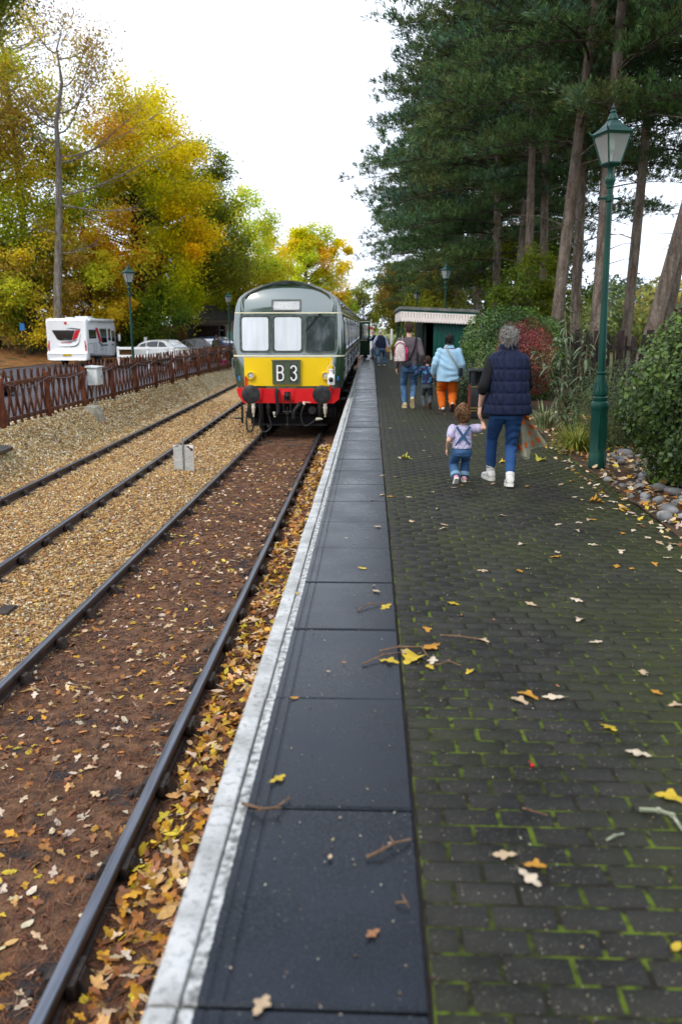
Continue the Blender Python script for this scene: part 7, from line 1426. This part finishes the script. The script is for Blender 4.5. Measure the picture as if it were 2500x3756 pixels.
PINES = [(7.55, 19.0, 2, 1.0, (.0, .09), 1.2, 'thick dark pine trunk at the right edge of the picture'), (7.15, 22.3, 0, .95, (.02, .20), .3, 'pine leaning strongly to the right behind the lamp post'), (9.0, 25.2, 2, .92, (.0, .15), 2.0, 'pine leaning right behind the hedge'), (6.95, 25.5, 0, 1.0, (0, .015), 4.0, 'straight broad pine just left of the near lamp post'),
    (6.15, 27.4, 0, .98, (0, .05), 2.6, 'tall pale-barked pine behind the fence, leaning slightly right'), (7.55, 31, 0, .95, (0, .0), 5.0, 'slim upright pine right of the pale-barked one'), (6.75, 36, 2, .95, (0, -.01), .8, 'thin reddish pine trunk left of the pale-barked pine'), (7.9, 37.5, 2, .95, (0, -.05), 3.6, 'pine leaning left behind the red shrub'),
    (6.6, 43, 3, 1.05, (0, -.02), 1.6, 'pine whose boughs reach over the railcar'), (7.2, 49, 3, .98, (0, .0), 3.0, 'pine standing behind the shelter'), (6.9, 55, 3, 1.08, (0, .03), 4.4, 'pine beyond the shelter lamp post'), (7.9, 62, 1, 1.0, (0, -.04), .2, 'pine with a dark leaning trunk beyond the shelter'), (7.2, 70, 3, 1.05, (0, 0), 2.2, 'far pine with a pale trunk above the shelter roof'), (8.0, 78, 1, 1.0, (0, .02), 5.4, 'far pine beside the pale trunk'), (6.4, 86, 3, 1.0, (0, 0), 1.0, 'distant pine next to the track at the far platform end'), (7.0, 98, 3, 1.0, (0, 0), 3.4, 'most distant pine at the end of the row'),
    (12.4, 33, 2, .95, (0, .04), 2.9, 'pine in the second row behind the hedge'), (8.7, 28.6, 2, .88, (0, .02), 1.9, 'thin upright pine between the leaning one and the straight one'), (9.6, 34.5, 2, .9, (0, -.03), 5.6, 'thin pine in the second row left of the near lamp post'), (7.1, 40.3, 0, .95, (0, .02), 2.4, 'slim pale pine right of the shelter lamp post'), (10.6, 30.2, 0, .9, (0, .10), 4.1, 'thin pine leaning right beyond the hedge'), (12.5, 45, 0, 1.0, (0, 0), 4.9, 'second-row pine behind the reddish trunk'), (12.0, 58, 2, 1.0, (0, .0), .6, 'second-row pine far behind the shelter')]
PINES += [(x, y, v, 1.0, (0, 0), rz, 'unseen pine behind the viewpoint, added to be mirrored in the railcar cab windows') for x, y, v, rz in ((9, -16, 3, .4), (7.5, -27, 1, 1.7), (12, -36, 3, 3.0), (-10.5, -20, 3, 4.4), (-8.5, -34, 1, 5.5), (3.5, -48, 3, 2.2), (-3, -52, 1, .9))]  # unseen trees added for reflections in the train and less sky light behind
for x, y, v, sc, (lx, ly), rz, lab in PINES:
    t = thing('pine_tree', lab, 'tree', (x, y, -.05), 0, 'pines along the platform'); t.scale = (sc, sc, sc); Mr = Euler((-lx, ly, rz)).to_matrix()
    e = (Matrix.Rotation(ly, 3, 'Y') @ Matrix.Rotation(-lx, 3, 'X') @ Matrix.Rotation(rz, 3, 'Z')).to_euler(); t.rotation_euler = e
    inst('trunk', PV[v][0], t); inst('crown', PV[v][1], t)

# ---------------------------------------------------------------- shrubs
def shrub(name, label, base, R, cz, n, ls, asp, cols, w, seed, lump=.18, mat='leaf_gloss', stems=8, freq=2.5, tilt=.6, up=.35, thick=.35, group=None, cat='shrub', zmin=.02):
    r = np.random.default_rng(seed); t = thing(name, label, cat, base, 0, group); u = unit(r, n); R = np.array(R); ph = r.uniform(0, 6, 8)
    k = 1 + lump * (np.sin(3.1 * u[:, 0] + 2.2 * u[:, 2] + ph[0]) * np.cos(3.7 * u[:, 1] + ph[1]) + .7 * np.sin(7 * u[:, 0] + ph[2]) * np.sin(6.3 * u[:, 2] + 5 * u[:, 1] + ph[3]) + .5 * np.sin(13 * u[:, 1] + ph[4]) * np.sin(12 * u[:, 2] + ph[5])); rad = k * (1 - thick * r.random(n) ** 1.6)
    P = u * R * rad[:, None] + np.array([0, 0, cz]); m_ = P[:, 2] > zmin; P, u = P[m_], u[m_]; nr = u + np.array([0, 0, up]); V, F, K = leaves_np(P, nr, ls, asp, jitter(pick(cols, w, P, r, freq, seed, 3), r, .25), r, tilt)
    link(bpy.data.objects.new('foliage', np_mesh('foliage', V, F, MATS[mat], False, cols=K)), t); b = MB()
    for i in range(stems):
        a = 2 * PI * i / stems + r.uniform(-.3, .3); e = Vector((math.cos(a) * R[0] * .75, math.sin(a) * R[1] * .75, cz + R[2] * r.uniform(.1, .7))); b.tube([(math.cos(a) * .05, math.sin(a) * .05, -.05), (e.x * .35, e.y * .35, e.z * .55), e], [.02, .014, .004], 5)
    b.build('stems', MATS['brown_bark'], t); return t
HG = [np.array([.055, .105, .016]), np.array([.10, .16, .025]), np.array([.03, .06, .012])]
shrub('privet_hedge', 'dense green hedge filling the right edge beside the near lamp post', (3.98, 8.6, .0), (1.18, 1.3, 1.2), .95, 38000, .062, .58, HG, [2, 1.3, 2], 41, .13, stems=12)
shrub('laurel_bush', 'large bright green bush between the shelter and the bin', (3.45, 20.0, 0), (1.35, 1.5, 1.22), 1.02, 24000, .075, .5, [np.array([.06, .13, .018]), np.array([.12, .20, .03]), np.array([.03, .07, .012])], [2, 1.6, 1.5], 42, .16)
shrub('variegated_shrub', 'cream-leaved shrub behind the litter bin', (2.75, 17.0, 0), (.55, .7, .75), .72, 9000, .05, .5, [np.array([.42, .42, .22]), np.array([.14, .20, .05]), np.array([.06, .12, .03])], [1.5, 1.6, 1.3], 43, .2)
shrub('dark_evergreen', 'low dark leafy shrub at the foot of the bright green bush', (2.25, 18.2, 0), (.55, .6, .55), .42, 7000, .06, .45, [np.array([.035, .075, .02]), np.array([.10, .14, .06])], [2, 1], 44, .15)
shrub('barberry_shrub', 'dark red barberry shrub behind the woman in the gilet', (3.05, 16.2, 0), (.62, .8, .72), 1.15, 12000, .042, .5, [np.array([.22, .025, .022]), np.array([.12, .02, .025]), np.array([.30, .10, .05]), np.array([.10, .12, .03])], [2.2, 2, 1, .7], 45, .22, thick=.5)
shrub('feathery_shrub', 'feathery dark green heath growing behind the near lamp post', (3.55, 11.6, 0), (.75, .85, .82), .42, 19000, .066, .12, [np.array([.05, .085, .022]), np.array([.09, .12, .03]), np.array([.03, .05, .018])], [2, 1.4, 1.5], 46, .25, up=.0, thick=.75, tilt=1.0)
shrub('feathery_shrub', 'spreading juniper in front of the dark fence', (4.5, 12.4, 0), (.8, .9, .72), .38, 14000, .075, .12, [np.array([.04, .06, .028]), np.array([.07, .09, .035])], [2, 1.2], 47, .28, up=.0, thick=.8, tilt=1.0)
shrub('cotoneaster', 'small pale-leaved plant at the foot of the hedge', (3.28, 8.95, .03), (.22, .25, .32), .25, 1500, .03, .6, [np.array([.48, .48, .36]), np.array([.10, .13, .04])], [1.6, 1], 48, .2, stems=5)
shrub('golden_privet', 'yellow-green bush by the white post beyond the shelter', (1.75, 44.5, 0), (.62, .9, .75), .62, 9000, .085, .55, [np.array([.22, .24, .02]), np.array([.11, .17, .02])], [2, 1.4], 49, .15)
shrub('round_evergreen', 'round dark bush left of the shelter doorway', (3.0, 41.5, 0), (.75, .8, .95), .95, 8000, .08, .55, [np.array([.04, .075, .025])], [1], 50, .12)
shrub('laurel_bush', 'tall laurel behind the shelter', (4.9, 24.5, 0), (1.2, 1.6, 1.15), 1.0, 8000, .095, .5, HG, [2, 1.3, 2], 51, .18)
for k, (x, y, R, c, lab) in enumerate(((24, 62, (5, 4, 3.4), [np.array([.55, .50, .13]), np.array([.36, .40, .12])], 'yellow-leaved thicket far beyond the fence'), (17, 66, (4.5, 4, 3.2), [np.array([.42, .44, .15]), np.array([.22, .30, .10])], 'pale green thicket far beyond the fence left of the lamp post'), (31, 74, (6, 5, 3.6), [np.array([.60, .52, .20]), np.array([.40, .40, .14])], 'straw-coloured thicket beyond the leaning pine'), (22.5, 58, (1.6, 1.5, 2.4), [np.array([.42, .12, .04])], 'rust-red sapling beyond the lamp post'), (40, 84, (8, 6, 4), [np.array([.28, .32, .10]), np.array([.18, .25, .09])], 'far green thicket at the right edge'))):
    shrub('thicket', lab, (x, y, -.1), R, R[2] * .55, 6000, .40, .6, c, [2, 1.4][:len(c)], 60 + k, .2, 'leaf', group='thickets in the far meadow', freq=.6)
for k, (x, y, R, lab) in enumerate(((33, 108, (6, 6, 4.6), 'far blue-green conifer wood left of the leaning pine'), (44, 112, (7, 6, 4.4), 'far conifer wood right of the leaning pine'), (24, 115, (6, 6, 3.6), 'far conifers behind the pale thicket'), (14.5, 112, (5, 5, 7), 'far dark trees behind the shelter pines'))):
    shrub('conifer_clump', lab, (x, y, -.1), R, R[2] * .8, 5000, .62, .5, [np.array([.05, .085, .05]), np.array([.08, .11, .05])], [2, 1], 70 + k, .25, 'leaf', group='far conifers', freq=.4, cat='tree')
dtree('hazel_tree', 'yellow-green hazel growing between the pine trunks', (8.6, 46, 0), 7.5, .14, (3.0, 4.5, 3.4), 3.9, 34, 13000, .19, lambda P, e, r: pick([np.array([.13, .19, .025]), YG * .42, D_], [2, 1.4, 1.2], P, r, .8, 21), 33, .24, group='undergrowth among the pines')
dtree('hazel_tree', 'green hazel behind the red barberry', (6.2, 33.5, 0), 4.6, .10, (1.5, 2.0, 2.2), 2.6, 22, 8000, .14, lambda P, e, r: pick([np.array([.12, .18, .02]), YG * .4], [2, 1.4], P, r, .8, 22), 34, .26, group='undergrowth among the pines')
dtree('hazel_tree', 'olive undergrowth at the far end of the platform', (5.6, 72, 0), 7, .12, (2.4, 9, 3.2), 3.4, 44, 12000, .24, lambda P, e, r: pick([YG * .42, np.array([.12, .14, .02]), B_ * .5], [1.6, 2, .7], P, r, .6, 23), 35, .24, group='undergrowth among the pines')

dtree('hazel_tree', 'yellow-green thicket closing the far end of the platform', (3.4, 98, 0), 9.5, .14, (3.0, 5, 4.6), 5.0, 36, 10000, .27, lambda P, e, r: pick([YG * .5, np.array([.14, .17, .02]), B_ * .6], [1.8, 2, .7], P, r, .6, 24), 36, .24, group='undergrowth among the pines')
dtree('alder_tree', 'olive tree beyond the far end of the line', (-1.5, 150, 0), 10, .2, (5.5, 5, 4.6), 5.4, 36, 9000, .40, lambda P, e, r: pick([YG * .6, np.array([.16, .18, .03])], [1.8, 2], P, r, .5, 25), 37, .24, group='undergrowth among the pines')
dtree('alder_tree', 'brownish tree right of the far end of the line', (6.5, 135, 0), 13, .2, (6, 5, 6.2), 7, 40, 10000, .40, lambda P, e, r: pick([YG * .5, np.array([.14, .15, .03]), B_ * .6], [1.8, 2, 1], P, r, .5, 26), 38, .24, group='undergrowth among the pines')
# buddleia with lance leaves, sedge, yucca: big single leaves
def blade(mb, p, d, L, w, bend, seg=4, mi=0):
    p = Vector(p); d = Vector(d).normalized(); sd = d.cross(Vector((0, 0, 1))); sd = sd.normalized() if sd.length > .05 else Vector((1, 0, 0)); n0 = len(mb.v)
    for i in range(seg + 1):
        t = i / seg; q = p + d * L * t + Vector((0, 0, -bend * L * t * t)); ww = w * (math.sin(PI * (.12 + .86 * t)) if mi >= 0 else 1) / 2; mb.v += [tuple(q - sd * ww), tuple(q + Vector((0, 0, -ww * .35))), tuple(q + sd * ww)]
    for i in range(seg):
        a = n0 + 3 * i; mb.f += [(a, a + 1, a + 4, a + 3), (a + 1, a + 2, a + 5, a + 4)]; mb.m += [mi, mi]
mk('buddleia_leaf', (.085, .125, .060), (.17, .21, .13), scale=9, rough=.7, trans=.15); mk('sedge_blade', (.10, .14, .02), (.30, .30, .05), scale=6, rough=.5, trans=.2); mk('yucca_blade', (.12, .17, .07), (.30, .32, .16), scale=6, rough=.5); mk('stem_pale', (.16, .13, .07), (.25, .21, .12), scale=10, rough=.8)
t = thing('buddleia', 'tall grey-green buddleia with drooping lance leaves beside the barberry', 'shrub', (3.12, 12.7, 0)); rr = random.Random(8); st, lf = MB(), MB()
for k in range(17):
    a = rr.uniform(0, 6.3); H_ = rr.uniform(1.0, 2.15); e = Vector((math.cos(a) * rr.uniform(.1, .62), math.sin(a) * rr.uniform(.1, .55), H_)); P = bez((math.cos(a) * .06, math.sin(a) * .06, 0), (e.x * .2, e.y * .2, H_ * .4), (e.x * .7, e.y * .7, H_ * .8), e, 10); st.tube(P, [.014 - .0011 * i for i in range(11)], 5)
    for i in range(2, 11):
        for s in range(4):
            az = rr.uniform(0, 6.3); blade(lf, P[i], (math.cos(az), math.sin(az), rr.uniform(-.25, .55)), rr.uniform(.12, .24) * (1.1 - .03 * i), rr.uniform(.03, .05), rr.uniform(.2, .8))
st.build('stems', MATS['stem_pale'], t); lf.build('foliage', MATS['buddleia_leaf'], t, 60)
def tussock(name, label, loc, n, L0, L1, w, mat, seed, spread=.9, bend=(.3, 1.1), cat='plant', r0=.12):
    t = thing(name, label, cat, loc); rr = random.Random(seed); b = MB()
    for k in range(n):
        a = rr.uniform(0, 6.3); e = rr.uniform(.15, spread); blade(b, (math.cos(a) * r0 * rr.random(), math.sin(a) * r0 * rr.random(), 0), (math.cos(a) * e, math.sin(a) * e, 1), rr.uniform(L0, L1), w * rr.uniform(.7, 1.2), rr.uniform(*bend), 5)
    b.build('blades', MATS[mat], t, 60); return t
tussock('sedge_clump', 'arching yellow-green sedge spilling over the paving edge', (2.92, 11.35, .02), 420, .40, .78, .010, 'sedge_blade', 4, 1.0, (.25, .9), r0=.16); tussock('sedge_clump', 'smaller tuft of arching grass behind the sedge', (3.15, 12.0, .02), 240, .35, .7, .010, 'sedge_blade', 5, .9, (.3, .9))
tussock('yucca', 'spiky yucca leaves showing between the boy and the woman in blue', (1.95, 22.0, .05), 60, .6, 1.05, .04, 'yucca_blade', 6, 1.1, (.02, .15)); tussock('grass_tuft', 'low green tuft at the foot of the dark evergreen shrub', (2.35, 16.6, 0), 120, .15, .35, .012, 'sedge_blade', 7)
tussock('crocosmia', 'clump of upright strap leaves beside the buddleia', (2.95, 13.6, 0), 160, .5, .9, .018, 'yucca_blade', 9, .6, (.2, .7))
# flower tub at the far platform
mk('flower_yellow', (.75, .55, .02), (.8, .3, .03), scale=12, rough=.6)
t = thing('flower_tub', 'dark tub of yellow flowers beside the far white post', 'planter', (1.02, 47.2, 0)); b = MB(); b.lathe([(.22, 0), (.28, .35), (.30, .36), (.27, .37)], 14); b.build('tub', MATS['pot_grey'], t)
r = np.random.default_rng(5); P = unit(r, 500) * np.array([.32, .32, .25]) + np.array([0, 0, .5]); V, F, K = leaves_np(P, P - np.array([0, 0, .4]), .07, .8, jitter(np.ones((500, 3)), r, .1), r); link(bpy.data.objects.new('flowers', np_mesh('flowers', V, F, MATS['flower_yellow'], False, cols=K)), t)

# dark paling fence behind the planted bed
mk('fence_black', (.014, .009, .008), (.035, .022, .018), scale=7, rough=.8, bump=.004, rnd_obj=.3)
fr_ = thing('paling_fence', 'dark weathered paling fence behind the planted bed on the right', 'fence', (5.45, 0, -.05)); b = MB(); b.box((0, 0, .82), (.025, .075, 1.62), 0, .004); pale_me = b.mesh('pale', MATS['fence_black']); b = MB(); b.box((0, 0, .85), (.12, .12, 1.74), 0, .006); rp = b.mesh('post', MATS['fence_black'])
for k in range(150):
    y = 10.5 + k * .145; inst('pale', pale_me, fr_, (rnd.uniform(-.03, .03), y, rnd.uniform(-.06, .03)), (rnd.uniform(-.14, .14), rnd.uniform(-.05, .05), rnd.uniform(-.2, .2)))
for k in range(12): inst('post', rp, fr_, (.05, 10.6 + k * 1.9, rnd.uniform(-.03, .02)))
for z in (1.35, .4): b = MB(); b.box((.04, 21.3, z), (.04, 21.8, .09)); b.build('rail', MATS['fence_black'], fr_, 0)
# ================================================================ SMALL THINGS ON THE PLATFORM: fallen leaves, twigs, berry
PALES = {'tan': (.50, .36, .22), 'cream': (.58, .47, .34), 'orange': (.48, .23, .03), 'yellow': (.52, .36, .03), 'lime': (.38, .36, .04), 'brown': (.32, .15, .07)}
for k, c in PALES.items(): mk('fallen_' + k, tuple(x * .8 for x in c), tuple(min(.9, x * 1.12) for x in c), scale=30, rough=.5, trans=.1, bump=.001)
_lm = {}
def leaf_mesh(v, c):
    if (v, c) not in _lm: V, F = LEAFV[v]; _lm[(v, c)] = np_mesh('fallen_leaf', V, F, MATS['fallen_' + c], True)
    return _lm[(v, c)]
def fleaf(x, y, c, s, v=None, label=None, z=.008, tilt=.15, group=None):
    v = rnd.randrange(6) if v is None else v
    o = inst('fallen_leaf', leaf_mesh(v, c), None, (x, y, z + .02 * s), (rnd.uniform(-tilt, tilt), rnd.uniform(-tilt, tilt), rnd.uniform(0, 6.3)), s)
    on_slab = x < PX1; small = s < .04
    reg = 'in the near foreground' if y < 4 else ('at the flower bed edge' if x > 2.05 and y < 13 else ('in the middle stretch' if y < 8 else ('level with the toddler' if y < 11 else ('short of the family' if y < 16 else 'beyond the family'))))
    lab = ('tiny ' if small else '') + {'tan': 'tan oak', 'cream': 'pale cream oak', 'orange': 'orange oak', 'yellow': 'yellow oak', 'lime': 'lime yellow', 'brown': 'brown curled'}[c] + ' leaf on the ' + ('dark slabs ' if on_slab else 'brick paving ') + reg
    tag(o, label or lab, 'leaf', None if label else lab.replace(' leaf ', ' leaves ')); return o
SPOTS = [(0.67, 6.94, 'tan', 0.069), (1.24, 7.32, 'tan', 0.09), (1.24, 6.3, 'cream', 0.088), (0.82, 5.56, 'tan', 0.073), (1.09, 5.56, 'orange', 0.08), (0.54, 4.85, 'yellow', 0.078), (1.03, 4.85, 'tan', 0.085), (1.27, 4.58, 'cream', 0.089), (1.27, 4.23, 'cream', 0.068), (1.47, 6.07, 'cream', 0.066), (1.43, 5.95, 'orange', 0.09), (1.81, 6.31, 'cream', 0.078), (1.82, 5.7, 'orange', 0.088), (1.92, 5.66, 'orange', 0.065), (1.34, 4.94, 'cream', 0.078), (0.07, 6.85, 'tan', 0.087), (0.05, 5.07, 'tan', 0.072), (0.11, 4.77, 'yellow', 0.093), (1.06, 3.25, 'yellow', 0.092), (1.43, 3.47, 'tan', 0.066), (1.39, 3.6, 'orange', 0.066), (1.4, 3.83, 'tan', 0.081), (1.98, 6.12, 'cream', 0.093), (2.12, 5.78, 'orange', 0.076), (2.28, 5.95, 'cream', 0.071), (2.17, 6.7, 'orange', 0.078), (2.29, 6.8, 'cream', 0.066), (1.8, 6.77, 'cream', 0.072), (1.69, 6.99, 'cream', 0.078), (1.89, 7.07, 'cream', 0.08), (2.01, 7.18, 'tan', 0.072), (2.13, 8.19, 'cream', 0.072), (2.18, 8.06, 'tan', 0.072), (2.24, 7.68, 'cream', 0.079), (2.13, 7.6, 'cream', 0.074), (2.39, 7.64, 'tan', 0.066), (2.31, 9.07, 'orange', 0.09), (2.15, 8.89, 'tan', 0.082), (1.12, 9.0, 'tan', 0.084), (1.39, 8.9, 'tan', 0.071), (1.74, 8.75, 'orange', 0.095), (0.38, 7.05, 'tan', 0.091), (0.41, 8.13, 'cream', 0.069), (0.15, 9.37, 'tan', 0.075), (0.13, 8.25, 'tan', 0.087), (0.65, 6.81, 'tan', 0.086), (0.72, 3.49, 'tan', 0.093), (2.33, 6.55, 'cream', 0.078), (2.37, 6.38, 'tan', 0.09), (2.47, 6.35, 'tan', 0.085), (2.25, 5.6, 'tan', 0.074), (0.64, 4.24, 'tan', 0.083), (0.34, 4.4, 'orange', 0.091)]
for x, y, c, s in SPOTS: fleaf(x, y, c, s)
BIG = [(0.35, 4.13, 'orange', 0.135, 0, 'large orange oak leaf beside the yellow maple leaf on the paving'), (0.23, 3.96, 'yellow', 0.135, 8, 'large yellow maple leaf at the edge of the slabs'), (0.11, 3.93, 'yellow', 0.1, 2, 'yellow leaf on the slab next to the maple leaf'), (0.2, 4.05, 'tan', 0.09, 3, 'tan leaf tucked above the maple leaf'), (0.34, 3.95, 'cream', 0.09, 1, 'white-edged leaf right of the maple leaf'), (0.32, 3.86, 'yellow', 0.075, 4, 'small yellow leaf below the white-edged one'), (0.52, 3.81, 'yellow', 0.06, 5, 'small golden leaf right of the maple leaf cluster'), (0.77, 3.55, 'orange', 0.11, 2, 'orange oak leaf in the middle of the paving'), (0.88, 3.53, 'cream', 0.1, 3, 'long pale leaf beside the orange one in the middle of the paving'), (2.3, 7.96, 'orange', 0.15, 9, 'big curled orange maple leaf near the flower bed'), (1.12, 3.03, 'cream', 0.1, 1, 'pale long leaf at the right of the near paving'), (0.46, 2.35, 'tan', 0.075, 0, 'pale tan leaf in the near foreground paving'), (0.52, 2.24, 'cream', 0.085, 4, 'cream lobed leaf in the near foreground paving'), (0.55, 2.3, 'orange', 0.07, 5, 'brown-orange leaf touching the cream lobed leaf'), (1.14, 2.71, 'yellow', 0.115, 2, 'bright yellow oak leaf on the twig at the right edge'), (0.88, 1.96, 'yellow', 0.05, 6, 'small round yellow leaf at the lower right edge'), (0.02, 1.98, 'brown', 0.05, 3, 'little curled brown leaf on the near slab'), (-0.27, 1.72, 'tan', 0.075, 1, 'tan leaf at the bottom edge on the nearest slab'), (-0.35, 2.78, 'yellow', 0.07, 0, 'lemon yellow leaf on the slab beside the curved twig'), (-0.35, 3.48, 'orange', 0.045, 6, 'small orange leaf on the slab joint'), (-0.05, 5.59, 'yellow', 0.07, 6, 'golden leaf upright on the middle slab'), (0.49, 10.65, 'lime', 0.16, 9, 'lime yellow leaf clump left of the toddler'), (2.28, 10.56, 'lime', 0.17, 9, 'lime yellow leaf clump right of the woman'), (1.75, 10.39, 'yellow', 0.12, 8, "yellow leaf just behind the woman's feet"), (-0.47, 5.01, 'yellow', 0.05, 5, 'yellow scrap on the white platform edge')]
for x, y, c, s, v, lab in BIG: fleaf(x, y, c, s, v, lab, tilt=.12)
for k in range(70):                                            # more small ones further up
    y = rnd.uniform(7, 24); x = rnd.uniform(.0, 2.6)
    if y > 5: fleaf(x, y, rnd.choice(['tan', 'cream', 'cream', 'orange', 'brown']), rnd.uniform(.05, .085))
for k in range(26):
    y = rnd.uniform(2.2, 9); x = rnd.uniform(-.4, 2.4); fleaf(x, y, rnd.choice(['brown', 'tan']), rnd.uniform(.018, .034), 6)
mk('twig_bark', (.10, .055, .03), (.20, .12, .07), scale=30, rough=.8); mk('twig_lichen', (.20, .22, .14), (.32, .34, .24), scale=40, rough=.85); mk('berry_red', (.55, .01, .015), rough=.25)
TW = [([(-0.46, 2.61), (-0.38, 2.56), (-0.33, 2.57), (-0.29, 2.65)], 0.006, 'curved tan twig on the near slab', 'twig_bark'), ([(0.0, 2.32), (0.05, 2.34), (0.09, 2.38), (0.15, 2.42)], 0.006, 'knobbly brown twig across the slab joint', 'twig_bark'), ([(0.99, 2.62), (1.05, 2.6), (1.09, 2.57), (1.1, 2.5)], 0.009, 'pale lichened twig at the right edge of the paving', 'twig_lichen'), ([(0.06, 4.05), (0.17, 4.09), (0.29, 4.09), (0.32, 3.98)], 0.006, 'twig lying across the yellow maple leaf', 'twig_bark'), ([(-0.03, 3.88), (0.08, 3.98), (0.18, 4.04)], 0.005, 'thin twig reaching onto the slab by the maple leaf', 'twig_bark'), ([(0.35, 3.88), (0.42, 3.91), (0.48, 3.88)], 0.005, 'short twig right of the maple leaf', 'twig_bark'), ([(0.41, 4.3), (0.51, 4.26), (0.64, 4.24)], 0.005, 'straight dark twig above the leaf cluster', 'twig_bark'), ([(-0.07, 4.69), (0.0, 4.78), (0.1, 4.83)], 0.005, 'dark twig on the middle slab', 'twig_bark'), ([(0.57, 2.62), (0.59, 2.59), (0.65, 2.58)], 0.004, 'reddish twig on the near paving', 'twig_bark'), ([(0.82, 2.44), (0.85, 2.45), (0.89, 2.48)], 0.005, 'small green-brown twig on the near paving', 'twig_lichen'), ([(0.09, 2.11), (0.12, 2.1), (0.13, 2.09)], 0.004, 'tiny brown stick on the nearest slab', 'twig_bark')]
for pts, r, lab, m in TW:
    b = MB(); P = [Vector((x, y, r + .003 + (.012 if 0 < i < len(pts) - 1 else 0))) for i, (x, y) in enumerate(pts)]; b.tube(P, [r * (1 - .5 * i / len(P)) for i in range(len(P))], 6)
    for i in range(1, len(P) - 1): b.tube([P[i], P[i] + Vector((rnd.uniform(-.03, .03), rnd.uniform(-.03, .03), .008))], [r * .7, r * .3], 5); b.ball(P[i], r * 1.35, 6)
    tag(b.build('twig', MATS[m]), lab, 'twig')
b = MB(); b.ball((0, 0, .008), .008, 10); b.tube([(0, 0, .014), (-.01, .03, .012)], .0015, 4); tag(b.build('berry', MATS['berry_red'], None, 35, (0.66, 2.91, 0.002)), 'single red berry lying on the brick paving', 'berry')
# loose crumbs and bud scales scattered on the slabs and bricks
n = 1500; P = np.stack([rng.uniform(-.42, 2.5, n), 1.4 + 12 * rng.random(n) ** 1.5, np.zeros(n)], -1); P = P[in_view(P)]; n = len(P); P[:, 2] = .003; s = rng.uniform(.0016, .0042, n)
stuff('paving_debris', [scatter(OCT, OCTF, P, rot_mats(n, .4), np.stack([s * rng.uniform(.8, 2.2, n), s, s * .6], -1), pal(n, [(.45, .36, .2), (.3, .2, .1), (.55, .5, .38), (.16, .1, .06)]))], MATS['stone'], 'tiny bud scales and crumbs scattered over the paving', 'debris')
